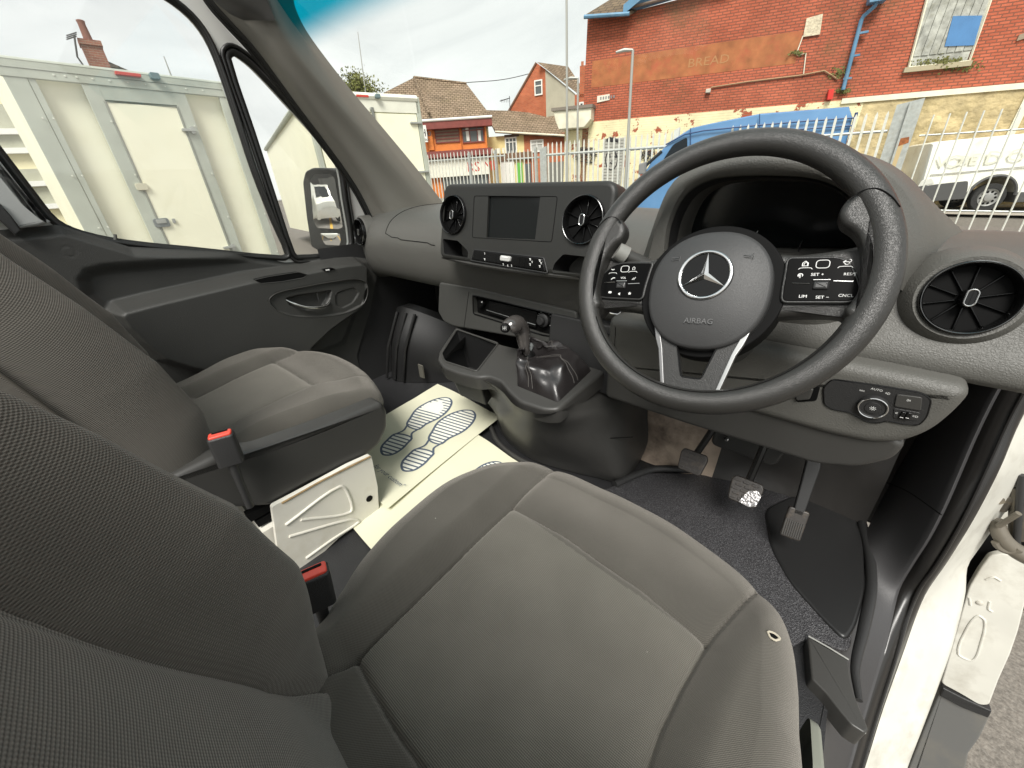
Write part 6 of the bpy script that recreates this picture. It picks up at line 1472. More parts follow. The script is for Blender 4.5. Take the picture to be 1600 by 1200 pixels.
post('narrow pale post half hidden behind the top left of the steering wheel rim', 1055, 235, .16, 2.85, WPAL)
post('grey gate post with a lock box between the gate and the graffiti wall', 850, 262, .30, 2.65)
post('slim grey post in front of the orange fronted house', 735, 262, .12, 2.7)
post('slim pale gate post left of the gate', 776, 262, .10, 2.7)
post('second slim post beside the gate lock', 838, 262, .10, 2.65)

# ---------------- vans
TYRE = mat('tyre', (.02, .02, .02), .8, bump=(80, .4, .003)); HUBC = mat('wheel_silver', (.34, .34, .33), .4, .5)
CARGL = mat('vehicle_glass', (.02, .025, .03), .08)
def wheel(t, fr, r, name='wheel'):
    w_ = t.part(name, lathe(fr, [(r * .62, -.22), (r * .95, -.22), (r, -.18), (r, -.03), (r * .95, 0.0), (r * .66, .0), (r * .64, -.03)], 32, cap0=True, cap1=False), TYRE)
    t.part('rim', lathe(fr, [(r * .65, -.03), (r * .60, .0), (r * .50, -.035), (r * .28, -.02), (r * .24, .01), (r * .1, .015), (0, .015)], 32, cap1=False), HUBC, parent=w_)
    for k in range(10):
        a = k * math.pi / 5; t.part('rim_hole', lathe(Fr(fr.P(r * .42 * math.cos(a), r * .42 * math.sin(a), -.026), fr.ex, fr.ey), [(.028, 0), (.028, .004)], 8), BLACK, parent=w_)
    return w_
def van_body(t, fr, prof_side, width, m, roof_in=.18, name='body'):
    """side outline lofted across the width with tumblehome and rounded shoulders"""
    P_ = ccw(prof_side); n = len(P_); cx = np.mean([p[0] for p in P_]); zmin = min(p[1] for p in P_); zmax = max(p[1] for p in P_)
    def lay(c, sh, tum):
        out = []
        for a, b in P_:
            f = max(0, (b - zmin) / (zmax - zmin) - .45) / .55
            out.append(fr.P(a + (cx - a) * sh, b - sh * .5 * (zmax - zmin) * max(0, f), c - 0))
        return out
    rows = []
    for c, s in ((-width, .05), (-width + .03, .02), (-width + .10, 0), (-.10, 0), (-.03, .012), (0, .035)):
        r_ = []
        for a, b in P_:
            f = max(0, (b - zmin) / (zmax - zmin) - .5) / .5
            inn = .10 * f * f * (1 if c > -width / 2 else -1)
            e = s
            r_.append(fr.P(a + (cx - a) * e * .6, b - e * 1.2 * f * f, c - (inn if abs(c + width / 2) > width / 2 - .2 else 0)))
        rows.append(r_)
    g = grid(rows, False, True); V, Fc = g
    Fc.append(tuple(range(n))[::-1]); Fc.append(tuple(range((len(rows) - 1) * n, len(rows) * n)))
    return t.part(name, (V, Fc), m, ang=35)
# white van with pale lettering, nose to the left
vd_ = np.array((.964, .267, 0.)); wv0 = np.array((2.42, 16.24, 0.))
rW = gray(1545, 309); rW = rW / np.hypot(rW[0], rW[1]); pw = CAM + rW * 16.98; gW = pw[2] - .34
fv = Fr((pw[0], pw[1], gW), vd_, Z, world=True)
print('white van ground', gW, 'G', G(pw[0], pw[1]))
VWH = mat('van_white', (.80, .80, .72), .3, coat=.4, dirt=((.45, .38, .22), 2.5, .5))
t = Thing('white_van', 'white van with pale lettering on its side behind the palisade fence', 'van', tuple(fv.o), van=False)
pr = [(-1.0, .42), (-1.02, .75), (-.95, 1.02), (-.45, 1.18), (.0, 1.30), (.0, 1.30)]
tr_ = lambda u, v, c=0.: fv.uv(u, v, c)
q = [fv.uv(u, v) for u, v in ((1440, 290), (1459, 224), (1545, 211), (1600, 203))]; print('white van side', q)
body = [(-2.35, .40), (-2.32, .9), (-2.2, 1.0), (-1.75, 2.02), (-1.5, 2.12), (3.6, 2.15), (3.6, .40), (.46, .40), (.42, .60), (.25, .78), (0, .84), (-.25, .78), (-.42, .60), (-.46, .40)]
b0_ = q[0]; b1_ = q[1]
body = [(b0_[0] + .02, .72), (b0_[0] - .02, b0_[1]), (b1_[0], b1_[1]), (b1_[0] + .1, b1_[1] + .04), (3.8, b1_[1] + .06), (3.8, .38), (.50, .36), (.45, .62), (.27, .80), (0, .86), (-.27, .80), (-.45, .62), (-.50, .40), (-.55, .72)]
van_body(t, fv, body, 1.9, VWH)
nose = [(b0_[0] - .15, .30), (b0_[0] - .18, .68), (b0_[0] + .3, .74), (-.55, .78), (-.50, .60), (-.47, .34)]
t.part('dark_bumper', slab(fv, rnd_poly(nose, .05), .03, .01, back=-1.85), mat('van_bumper', (.07, .07, .07), .6))
t.part('sill', slab(fv, [(.5, .20), (3.8, .20), (3.8, .44), (.47, .44)], .02, .008, back=-1.8), bpy.data.materials['van_bumper'])
t.part('arch_rim', tube([fv.P(.46 * math.cos(a), .38 + .48 * math.sin(a), .01) for a in np.linspace(0, math.pi, 20)], .035, 6), bpy.data.materials['van_bumper'])
wheel(t, Fr(fv.P(0, .34, -.02), fv.ex, fv.ey), .34); wheel(t, Fr(fv.P(0, .34, -1.65), fv.ex, fv.ey), .34)
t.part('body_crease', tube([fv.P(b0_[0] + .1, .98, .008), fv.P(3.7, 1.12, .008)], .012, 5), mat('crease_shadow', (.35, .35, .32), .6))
t.part('headlamp', slab(fv, rnd_poly([(b0_[0] - .08, .70), (b0_[0] + .25, .76), (b0_[0] + .15, .90), (b0_[0] - .04, .86)], .03), .012, .005), mat('lamp_glass', (.6, .6, .55), .1))
LET = mat('van_lettering', (.70, .69, .58), .6); LETO = mat('van_lettering_outline', (.66, .66, .55), .6)
for ch, u in zip('\u039bO\u018eEO', (1471, 1491, 1513, 1524, 1555)):
    pass
for ch, u, v, s in (('V', 1472, 254, .40), ('O', 1491, 253, .42), ('B', 1507, 251, .3), ('E', 1522, 250, .36), ('D', 1553, 247, .42), ('O', 1590, 243, .42)):
    a, b = fv.uv(u, v); t.text('lettering', ch, fv, a, b, s, LETO, c=.004, sx=1.1)
# blue van
fbv = Fr(tuple(CAM + gray(1340, 165) / np.hypot(*gray(1340, 165)[:2]) * 15.2), -vd_, Z)
pB = fbv.o.copy(); gB = G(pB[0], pB[1]); print('blue roof height', pB[2] - gB)
H_ = pB[2] - gB
fbv = Fr((pB[0], pB[1], gB), vd_, Z, world=True)
L_ = fbv.uv(1085, 200)[0]; print('blue van length to A pillar', L_)
qs = [fbv.uv(u, v) for u, v in ((1345, 165), (1330, 165), (1190, 176), (1110, 192), (1080, 199), (1045, 222), (1020, 248), (975, 288), (940, 320))]
print('blue outline', [(round(a, 2), round(b, 2)) for a, b in qs])
qs = [(a, b) for a, b in qs]
VBL = mat('van_blue', (.095, .225, .42), .35, coat=.5, var=.1, vscale=2, dirt=((.14, .24, .38), 2, .4))
t = Thing('blue_van', 'blue high roofed van parked against the red brick building', 'van', tuple(fbv.o), van=False)
out = [(.05, .35), (.03, 1.4), (0, H_ - .25), (-.10, H_ - .06)] + [(a, b) for a, b in qs[1:7]] + [(-5.42, 1.56), (-5.85, 1.30), (-6.3, 1.14), (-6.45, .85), (-6.47, .35)]
van_body(t, fbv, out, 2.0, VBL)
t.part('roof_seam', tube([fbv.P(*fbv.uv(u, v), -.02 + .02) for u, v in ((1338, 184), (1250, 190), (1170, 197), (1100, 204), (1070, 210), (1040, 226))], .02, 6), mat('seam_blue', (.015, .05, .15), .5))
t.part('side_swage', tube([fbv.P(*fbv.uv(u, v), .0) for u, v in ((1335, 196), (1250, 202), (1180, 210))], .02, 6), bpy.data.materials['seam_blue'])
t.part('door_joint', tube([fbv.P(*fbv.uv(1187, v), -.0) for v in (178, 200, 240)], .012, 5), bpy.data.materials['seam_blue'])
t.part('door_joint', tube([fbv.P(*fbv.uv(1079, v), -.02) for v in (200, 230, 260)], .012, 5), bpy.data.materials['seam_blue'])
t.part('rear_post', tube([fbv.P(.02, H_ - .15, .0), fbv.P(.05, .5, .0)], .04, 6), bpy.data.materials['seam_blue'])
t.part('side_window', slab(fbv, rnd_poly(fbv.tr([(1052, 226), (1074, 214), (1074, 244), (1036, 250)]), .08), .0, .0, back=-.03, c0=.03), CARGL)
t.part('cab_window', slab(fbv, rnd_poly(fbv.tr([(1105, 214), (1180, 206), (1180, 235), (1100, 240)]), .08), .0, .0, back=-.03, c0=.03), CARGL) if False else None
t.part('windscreen', tube([fbv.P(*fbv.uv(u, v), -.03) for u, v in ((1034, 236), (1012, 256), (1000, 270))], .05, 6), CARGL)
wheel(t, Fr(fbv.P(-.9, .36, .0), fbv.ex, fbv.ey), .36); wheel(t, Fr(fbv.P(-4.6, .36, .0), fbv.ex, fbv.ey), .36)
t.part('wing_mirror', slab(fbv, rnd_poly([(fbv.uv(1005, 256)[0] - .1, fbv.uv(1005, 256)[1] - .3), (fbv.uv(1005, 256)[0] + .12, fbv.uv(1005, 256)[1] - .3), (fbv.uv(1005, 256)[0] + .12, fbv.uv(1005, 256)[1] + .05), (fbv.uv(1005, 256)[0] - .1, fbv.uv(1005, 256)[1])], .04), .25, .03, back=.02), mat('mirror_case', (.2, .2, .2), .5))

# ---------------- luton trucks in the yard
XT = -6.9
ft = Fr((XT, 0, 0), (0, -1, 0), Z, world=True)     # a runs backwards (to the left of the picture), normal towards us?
if ft.en[0] < 0: ft = Fr((XT, 0, 0), Y, Z, world=True)
LT = th = Thing('box_truck', 'cream box truck with aluminium framed rear and a closed personnel door', 'truck', (XT, 0, 0), van=False, group='box trucks in the yard')
def T2(u, v): return ft.uv(u, v)
tl, tr2 = T2(7, 95), T2(352, 126); print('truck1', tl, tr2, T2(160, 410), T2(425, 395))
top = (tl[1] + tr2[1]) / 2
aL, aR_ = T2(8, 124)[0], T2(347, 144)[0]
aR2 = T2(434, 400)[0]; print('aL aR', aL, aR_, aR2)
aR_ = (aR_ + T2(430, 395)[0]) / 2
bot = G(XT, 0) + .45
print('truck top', top)
sgn = 1
th.part('box_side', box(((XT - 1.15 - .03), (aL + aR_) / 2, (top + bot) / 2), (2.2, abs(aR_ - aL) - .02, top - bot)), CREAM, smooth=False)
hw = T2(67, 124); 
zr = T2(120, 130)[1]                         # under the top rail
print('rail z', zr, top)
def strip(u_top, v_top, wd, name='frame_post', z0=None, z1=None, c=.012, m=ALU):
    a = T2(u_top, v_top)[0]; z0 = bot if z0 is None else z0; z1 = zr if z1 is None else z1
    return th.part(name, slab(ft, [(a - wd / 2, z0), (a + wd / 2, z0), (a + wd / 2, z1), (a - wd / 2, z1)], c, .003, back=-.02), m, ang=30)
lo, hi = min(aL, aR_), max(aL, aR_)
th.part('top_rail', slab(ft, [(lo - .02, zr), (hi + .02, zr), (hi + .02, top - .01), (lo - .02, top - .01)], .022, .006, back=-.02), ALU)
th.part('top_rail_cap', tube([ft.P(lo - .02, top - .01, .0), ft.P(hi + .02, top - .01, .0)], .025, 8), ALU)
th.part('rail_joint', tube([ft.P(lo, (top + zr) / 2, .024), ft.P(hi, (top + zr) / 2, .024)], .003, 4), mat('joint_dark', (.2, .21, .18), .7))
import itertools
# posts from left to right by where they meet the top rail: corner, panel, door left, door right, far
posts = [((67, 240), .13), ((92, 215), .05), ((186, 270), .05), ((330, 270), .05), ((388, 275), .05)]
def at_line(u, v): return T2(u, v)[0]
a_c0, a_c1 = at_line(10, 135), at_line(38, 135)
W_POST = [('corner_post', at_line(14, 150), at_line(50, 150)), ('frame_post', at_line(131, 150), at_line(152, 150)), ('frame_post', at_line(284, 160), at_line(297, 160)), ('frame_post', at_line(350, 175), at_line(366, 175))]
W_POST = []
# measured mid-height edges (photo row 250): left corner 72-100/ panel / door-left 186-203 / door-right 312-330 / right edge 385-395
for nm, ua, ub, v in (('corner_post', 63, 96, 230), ('corner_flange', 97, 108, 230), ('door_post', 181, 205, 250), ('door_post', 312, 330, 260), ('end_post', 383, 396, 275)):
    a, b = sorted((at_line(ua, v), at_line(ub, v))); print(nm, round(a, 3), round(b, 3))
    th.part(nm, slab(ft, [(a, bot), (b, bot), (b, zr), (a, zr)], .014 if 'flange' not in nm else .008, .003, back=-.02), ALU, ang=30)
    for zz in np.arange(bot + .3, zr, .55):
        th.part('rivet', lathe(Fr(ft.P((a + b) / 2 + (.3 * (b - a)), zz, .024), ft.ex, ft.ey), [(.011, 0), (.009, .005), (0, .006)], 8, cap1=False), mat('rivet_white', (.62, .64, .56), .4) if 'rivet_white' not in bpy.data.materials else bpy.data.materials['rivet_white'])
a0d, a1d = sorted((at_line(203, 250), at_line(313, 262)))
ztd = T2(220, 163)[1]; print('door', a0d, a1d, ztd)
th.part('door_header', slab(ft, [(a0d - .04, ztd + .015), (a1d + .04, ztd + .015), (a1d + .04, zr), (a0d - .04, zr)], .012, .003, back=-.02), ALU, ang=30)
dr = th.part('personnel_door', slab(ft, [(a0d + .012, bot + .1), (a1d - .012, bot + .1), (a1d - .012, ztd - .005), (a0d + .012, ztd - .005)], .012, .004, back=-.02), CREAM, ang=30)
th.part('door_seal', tube([ft.P(a0d + .006, bot + .1, .006), ft.P(a0d + .006, ztd, .006), ft.P(a1d - .006, ztd, .006), ft.P(a1d - .006, bot + .1, .012)], .018, 6), mat('door_gasket', (.24, .25, .21), .6), parent=dr, smooth=False)
def plate(u, v, w_, h_, m, name, c=.02, parent=None):
    a, b = T2(u, v); return th.part(name, slab(ft, rrect(w_ * 1.15, h_ * 1.4, min(w_, h_) * .3, 4, a, b), c * 1.6, .003, back=0), m, parent=parent)
HW = mat('door_hardware', (.40, .41, .38), .35, .5)
plate(221, 292, .10, .055, mat('catch_plate', (.55, .53, .40), .5), 'latch_plate', .025, dr)
h1 = plate(252, 348, .14, .075, mat('handle_tray', (.20, .22, .22), .35, .4), 'handle_recess', .022, dr); plate(251, 346, .09, .035, HW, 'handle_lever', .03, h1)
plate(271, 345, .03, .04, HW, 'key_plate', .02, dr)
for (u, v) in ((294, 204), (357, 386), (135, 372)): hh = plate(u, v, .13, .022, HW, 'hinge', .035); plate(u + 6, v, .04, .06, HW, 'hinge_leaf', .03, hh)
plate(199, 118, .20, .022, mat('marker_red', (.55, .05, .03), .3), 'marker_lamp', .05)
plate(240, 121, .08, .045, mat('camera_grey', (.13, .19, .20), .4), 'camera_box', .06)
for u in (93, 110, 128, 152, 178, 205, 232, 262, 294, 320): 
    a, b = T2(u, 137 + (u - 93) * .07); th.part('rivet', lathe(Fr(ft.P(a, zr + .05, .022), ft.ex, ft.ey), [(.011, 0), (.009, .005), (0, .006)], 8, cap1=False), bpy.data.materials['rivet_white'])
th.part('chassis', box((XT - 1.1, (aL + aR_) / 2, bot - .12), (1.4, abs(aR_ - aL), .18)), BLACK)
for yy_ in (lo + .5, hi - .5): wheel(th, Fr((XT - .15, yy_, G(XT, 0) + .38), Y, Z), .38)

# second truck ahead: long box side plus rear doors facing us
def far(u, v, D): r_ = gray(u, v); return CAM + r_ / np.hypot(r_[0], r_[1]) * D
def at_z(u, v, z): r_ = gray(u, v); return CAM + r_ * (z - CAM[2]) / r_[2]
rt = far(650, 152, 9.2); zt2 = rt[2]; lt = at_z(474, 142, zt2); sd = at_z(386, 184, zt2)
e_r = _n(rt - lt); e_s = np.array((-e_r[1], e_r[0], 0)); e_sp = _n(sd - lt); print('truck2', rt, lt, 'w', np.linalg.norm(rt - lt), 'side', np.linalg.norm(sd - lt), e_r @ e_sp)
if e_s @ (sd - lt) < 0: e_s = -e_s
t2 = th = Thing('box_truck', 'cream box truck with closed rear doors, standing ahead beyond the windscreen pillar', 'truck', tuple(lt * (1, 1, 0)), van=False, group='box trucks in the yard')
fr2 = Fr(lt, e_r, Z); W2 = float(np.linalg.norm(rt - lt)); g2 = G(lt[0], lt[1]); b2 = g2 + .7 - zt2
if fr2.en @ (CAM - lt) < 0: fr2 = Fr(rt, -e_r, Z)
fr2.world = True
flip = fr2.ex @ e_r < 0
A = lambda s: (W2 - s) if flip else s      # s runs from the left corner to the right one
LEN = 7.5
mid = lt + e_r * W2 / 2 - fr2.en * LEN / 2
def obox(c, hx, hy, hz, ex, ey, m, name, par=None):
    V = [c + ex * sx * hx + ey * sy * hy + np.array((0, 0, sz * hz)) for sx in (-1, 1) for sy in (-1, 1) for sz in (-1, 1)]
    return th.part(name, (V, [(0, 1, 3, 2), (4, 6, 7, 5), (0, 4, 5, 1), (2, 3, 7, 6), (0, 2, 6, 4), (1, 5, 7, 3)]), m, smooth=False, parent=par)
zm = (zt2 + g2 + .7) / 2
obox(np.array((mid[0], mid[1], zm)), W2 / 2 - .02, LEN / 2 - .02, (zt2 - g2 - .7) / 2 - .03, e_r, fr2.en, CREAM, 'box_body')
WF = mat('white_frame', (.72, .72, .62), .4, var=.06)
th.part('top_edge', tube([fr2.P(A(0), -.03, 0), fr2.P(A(W2), -.03, 0)], .06, 8), WF)
th.part('top_edge', tube([lt + (0, 0, -.03), lt - fr2.en * LEN + (0, 0, -.03)], .05, 8), ALU)
for s in (0, W2): th.part('corner_post', slab(fr2, rrect(.09, -b2, .01, 2, A(s), b2 / 2), .03, .01, back=-.06), ALU)
th.part('head_panel', slab(fr2, [(0, -.26), (W2, -.26), (W2, -.02), (0, -.02)], .03, .0, back=-.02), WF, smooth=False)
sp_ = float((far(575, 190, 9.3) - lt) @ e_r); 
r_ = gray(577, 200); tt = ((lt - CAM) @ fr2.en) / (r_ @ fr2.en); sp_ = float((CAM + r_ * tt - lt) @ e_r); print('split', sp_)
for s0, s1 in ((.06, sp_ - .012), (sp_ + .012, W2 - .06)):
    a_, b_ = sorted((A(s0), A(s1)))
    dd_ = th.part('rear_door', slab(fr2, [(a_, b2 + .02), (b_, b2 + .02), (b_, -.28), (a_, -.28)], .035, .004, back=-.02), CREAM, ang=30)
for s in (sp_ - .10, sp_ + .10):
    lb = th.part('locking_bar', tube([fr2.P(A(s), b2 + .05, .06), fr2.P(A(s), -.20, .06)], .026, 8), mat('locking_bar_grey', (.22, .23, .21), .4, .4) if 'locking_bar_grey' not in bpy.data.materials else bpy.data.materials['locking_bar_grey'])
    for z_ in (-.22, -.9, -1.6): th.part('bar_clamp', slab(fr2, rrect(.07, .04, .01, 2, A(s), z_), .075, .005, back=.03), HW, parent=lb)
th.part('door_gap', slab(fr2, rrect(.016, -b2 - .3, .004, 2, A(sp_), (b2 - .26) / 2), .037, 0, back=.02), BLACK)
for z_ in (-.42, -1.25, -2.0):
    th.part('door_hinge', slab(fr2, rrect(.24, .04, .015, 3, A(W2 - .10), z_), .075, .01, back=.03), HW)
a_, b_ = fr2.uv(565, 151); th.part('marker_lamp', slab(fr2, rrect(.22, .035, .01, 3, a_, b_), .06, .004, back=.03), bpy.data.materials['marker_red'])
a_, b_ = fr2.uv(588, 153); th.part('camera_box', slab(fr2, rrect(.09, .07, .02, 3, a_, b_ + .01), .12, .01, back=.03), bpy.data.materials['camera_grey'])
obox(np.array((mid[0], mid[1], g2 + .85)), W2 / 2 - .3, LEN / 2, .09, e_r, fr2.en, BLACK, 'chassis')
fs2 = Fr(lt + e_r * .03 - fr2.en * 1.3 - np.array((0, 0, lt[2])), fr2.en * 1., Z)
if fs2.en @ (CAM - lt) < 0: fs2 = Fr(fs2.o, -fr2.en, Z)
wheel(th, Fr(fs2.P(0, g2 + .42, .02), fs2.ex, fs2.ey), .42)
th.part('mudguard', tube([fs2.P(.52 * math.cos(a), g2 + .42 + .52 * math.sin(a), .0) for a in np.linspace(.1, math.pi - .1, 14)], .05, 6), BLACK)

# ---------------- houses across the street
def house_frame(u0, v0, u1, v1, z, D=None):
    """a wall whose level line z runs through two pixels"""
    p = at_z(u0, v0, z); q = at_z(u1, v1, z); f = Fr(np.array((p[0], p[1], 0)), (q - p) * (1, 1, 0), Z, world=True); return f
def vface(D, u, v, yaw=0.):
    """upright face at distance D through a pixel, turned yaw from facing the viewer"""
    r_ = gray(u, v); r_ = r_ * (1, 1, 0); r_ = r_ / np.hypot(r_[0], r_[1]); p = CAM * (1, 1, 0) + r_ * D
    ex = np.array((-r_[1], r_[0], 0)) * -1; c, s = math.cos(yaw), math.sin(yaw); ex = np.array((ex[0] * c - ex[1] * s, ex[0] * s + ex[1] * c, 0))
    f = Fr(p, ex, Z, world=True); return f
ROOFM = brickmat('brown_roof_tiles', (.27, .20, .14), (.20, .15, .10), (.08, .055, .035), .28, .15, ax=(.7, .7, 0), bumpd=.02, msz=.02, grime=.5)
ORANGE = mat('orange_paint', (.66, .20, .035), .6, var=.1, vscale=3); MAROON = mat('maroon_paint', (.20, .045, .035), .6, var=.15)
GLS = mat('house_glass', (.10, .11, .11), .15); UPVC = mat('white_frame_paint', (.75, .75, .70), .5)
SHOP = mat('shop_fascia', (.72, .70, .60), .6, var=.1)
def rect_px(f, u0, v0, u1, v1, c=0.):
    a, b = f.uv(u0, v0, c), f.uv(u1, v1, c); return [(min(a[0], b[0]), min(a[1], b[1])), (max(a[0], b[0]), min(a[1], b[1])), (max(a[0], b[0]), max(a[1], b[1])), (min(a[0], b[0]), max(a[1], b[1]))]
def window(th, f, pix, frame_w=.09, c=.03, mull=(), trans=(), m=UPVC, glass=GLS, parent=None):
    q = f.tr(pix); a0_, a1_ = min(p[0] for p in q), max(p[0] for p in q); b0_, b1_ = min(p[1] for p in q), max(p[1] for p in q)
    h_ = [(a0_ + frame_w, b0_ + frame_w), (a1_ - frame_w, b0_ + frame_w), (a1_ - frame_w, b1_ - frame_w), (a0_ + frame_w, b1_ - frame_w)]
    w_ = th.part('window', slab(f, [(a0_, b0_), (a1_, b0_), (a1_, b1_), (a0_, b1_)], c + .04, 0, [h_], back=0, hdepth=.06), m, smooth=False, parent=parent)
    th.part('pane', flat_loop(f, h_, c), glass, parent=w_, smooth=False)
    for k in mull: x = a0_ + (a1_ - a0_) * k; th.part('glazing_bar', fbox(f, x - .03, x + .03, b0_ + frame_w, b1_ - frame_w, c, c + .035), m, parent=w_, smooth=False)
    for k in trans: z_ = b0_ + (b1_ - b0_) * k; th.part('glazing_bar', fbox(f, a0_ + frame_w, a1_ - frame_w, z_ - .03, z_ + .03, c + .001, c + .036), m, parent=w_, smooth=False)
    return w_
# orange fronted shop with hipped roof
D = 31.
th = Thing('orange_house', 'orange fronted shop house with big brown hipped roof and maroon trim', 'house', tuple(vface(D, 690, 220).o), van=False)
f = vface(D, 690, 220, math.radians(-2))
e0_, e1_ = f.uv(650, 182), f.uv(764, 186); gr_ = -1.0
print('orange', e0_, e1_, f.uv(764, 240))
gl = f.uv(668, 300)[1] - 2
th.part('front_wall', slab(f, [(e0_[0] - 3, gl), (e1_[0] - .25, gl), (e1_[0] - .25, e1_[1] - .1), (e0_[0] - 3, e1_[1] - .1)], .0, 0, back=-5), ORANGE, smooth=False)
q = f.tr([(655, 178), (765, 183)]); th.part('cornice', fbox(f, q[0][0] - 3, q[1][0] + .1, e1_[1] - .42, e1_[1] + .02, -.1, .5), MAROON, smooth=False)
th.part('gutter', tube([f.P(q[0][0] - 3, e1_[1] + .06, .5), f.P(q[1][0] + .12, e1_[1] + .06, .5)], .08, 8), UPVC)
ridge = [f.uv(647, 121), f.uv(729, 131)]
re0, re1 = f.P(e0_[0] - 6.5, e1_[1] + .05, .5), f.P(e1_[0] + .15, e1_[1] + .05, .5)
d1 = 4.5; s_ = lambda p, dd: tuple(CAM + (np.array(f.P(*p, 0)) - CAM) * (1 + dd / D))
rA, rB = s_(ridge[0], d1), s_(ridge[1], d1); bk0, bk1 = f.P(e0_[0] - 6.5, e1_[1], -9), f.P(e1_[0] + .15, e1_[1], -9)
hipL = s_(f.uv(592, 150), d1)
Vv = [re0, re1, rB, rA, bk0, bk1]
th.part('roof', (Vv, [(0, 1, 2, 3), (1, 5, 2), (5, 4, 3, 2), (4, 0, 3)]), ROOFM, smooth=False)
th.part('ridge_tiles', tube([rA, rB], .10, 6), ROOFM); th.part('hip_tiles', tube([rA, tuple(f.P(*f.uv(672, 180), .55))], .09, 6), ROOFM)
for (u0, u1) in ((664, 679), (716, 722), (756, 762)):
    th.part('pilaster', slab(f, rect_px(f, u0, 187, u1, 235), .22, .02, back=0), ORANGE, ang=30)
window(th, f, [(681, 192), (716, 192), (716, 222), (681, 222)], .06, m=MAROON, glass=mat('brown_blind', (.22, .15, .10), .5, var=.1), trans=(.2, .35, .5, .65, .8))
window(th, f, [(723, 196), (755, 196), (755, 222), (723, 222)], .06, m=MAROON, mull=(.35, .7), trans=(.7,))
th.part('curtain', slab(f, rect_px(f, 727, 199, 734, 220, .04), .045, 0, back=.035), UPVC, smooth=False); th.part('curtain', slab(f, rect_px(f, 745, 202, 752, 220, .04), .045, 0, back=.035), UPVC, smooth=False)
q = f.tr([(665, 238), (768, 235)]); th.part('shop_cornice', fbox(f, q[0][0] - 2, q[1][0], q[1][1] - .25, q[1][1] + .12, 0, .6), MAROON, smooth=False)
q = rect_px(f, 655, 241, 766, 250); th.part('shop_fascia', slab(f, q, .25, 0, back=0), mat('fascia_red', (.38, .09, .07), .6), smooth=False)
q = rect_px(f, 664, 251, 764, 272); th.part('shop_sign', slab(f, q, .3, 0, back=0), SHOP, smooth=False)
a_, b_ = f.uv(752, 261); th.text('shop_lettering', 'RS MI', f, a_, b_, .85, mat('shop_red_letters', (.5, .06, .04), .6), c=.31)
for k in range(14): 
    a_ = q[0][0] + .4 + k * .38; th.part('dentil', fbox(f, a_, a_ + .16, q[2][1] + .1, q[2][1] + .4, .25, .3), SHOP, smooth=False)
q = rect_px(f, 690, 274, 765, 300); th.part('shop_window', slab(f, q, .1, 0, back=0), GLS, smooth=False)
q = rect_px(f, 659, 196, 669, 222, .5); th.part('white_sign', slab(f, [(p[0], p[1]) for p in q], .55, 0, back=.45), UPVC, smooth=False)
a_, b_ = f.uv(665, 208, .55); th.text('sign_lettering', 'Ho', f, a_, b_, .6, GR, c=.56); a_, b_ = f.uv(664, 218, .55); th.text('sign_lettering', 'Tattoo', f, a_, b_, .25, GR, c=.56)
# yellow and red terrace
D = 33.
th = Thing('terrace_house', 'low terrace of pale yellow and red brick fronts under one brown roof', 'house', tuple(vface(D, 820, 220).o), van=False)
f = vface(D, 820, 220, math.radians(2)); gl = -1.5
zE = f.uv(826, 209)[1]
YEL = mat('yellow_render', (.74, .62, .30), .8, var=.1, vscale=2); RB2 = brickmat('terrace_brick', (.50, .15, .07), (.40, .10, .05), (.35, .2, .12), ax=tuple(float(x) for x in f.ex))
x0 = f.uv(762, 230)[0]; x1 = f.uv(819, 230)[0]; x2 = f.uv(900, 230)[0]
th.part('yellow_front', slab(f, [(x0, gl), (x1, gl), (x1, zE), (x0, zE)], 0, 0, back=-4), YEL, smooth=False)
th.part('red_front', slab(f, [(x1 + .003, gl), (x2, gl), (x2, zE - .1), (x1 + .003, zE - .1)], 0, 0, back=-4), RB2, smooth=False)
th.part('party_gable', slab(Fr(f.P(x0 - .02, 0, 0), -f.en, Z), [(0, gl), (4, gl), (4, zE + 2.2), (0, zE)], 0, 0, back=-.2), YEL, smooth=False)
rp = [f.P(*f.uv(774, 206), .35), f.P(*f.uv(902, 214), .35), s_(f.uv(864, 180), 3.2), s_(f.uv(800, 173), 3.2), s_(f.uv(757, 172), 3.2)]
th.part('roof', thick((rp, [(0, 1, 2, 3, 4)]), (0, 0, -.12)), ROOFM, smooth=False)
th.part('gutter', tube([f.P(*f.uv(774, 207), .4), f.P(*f.uv(900, 214), .4)], .06, 6), CW)
window(th, f, [(790, 215), (807, 215), (807, 241), (790, 241)], .09, mull=(.36, .66), trans=(.72,))
th.part('lintel', fbox(f, f.uv(788, 213)[0], f.uv(811, 213)[0], f.uv(800, 214)[1], f.uv(800, 212)[1] + .08, 0, .05), mat('dark_lintel', (.12, .08, .06), .7), smooth=False)
window(th, f, [(829, 219), (849, 219), (849, 237), (829, 237)], .09, mull=(.5,), trans=(.66,), glass=mat('net_curtain', (.45, .45, .42), .6))
th.part('shop_fascia', slab(f, rect_px(f, 778, 241, 832, 248), .2, 0, back=0), mat('dark_fascia', (.16, .09, .05), .6), smooth=False)
th.part('shop_front', slab(f, rect_px(f, 782, 250, 806, 300), .12, 0, back=0), UPVC, smooth=False)
th.part('green_poster', slab(f, rect_px(f, 807, 255, 818, 300), .13, 0, back=0), mat('green_poster', (.12, .42, .06), .6), smooth=False)
th.part('shop_door', slab(f, rect_px(f, 820, 256, 831, 300), .12, 0, back=0), GLS, smooth=False)
th.part('side_gate', slab(f, rect_px(f, 857, 254, 890, 300), .12, 0, back=0), mat('grey_shutter_dark', (.16, .16, .14), .6), smooth=False)
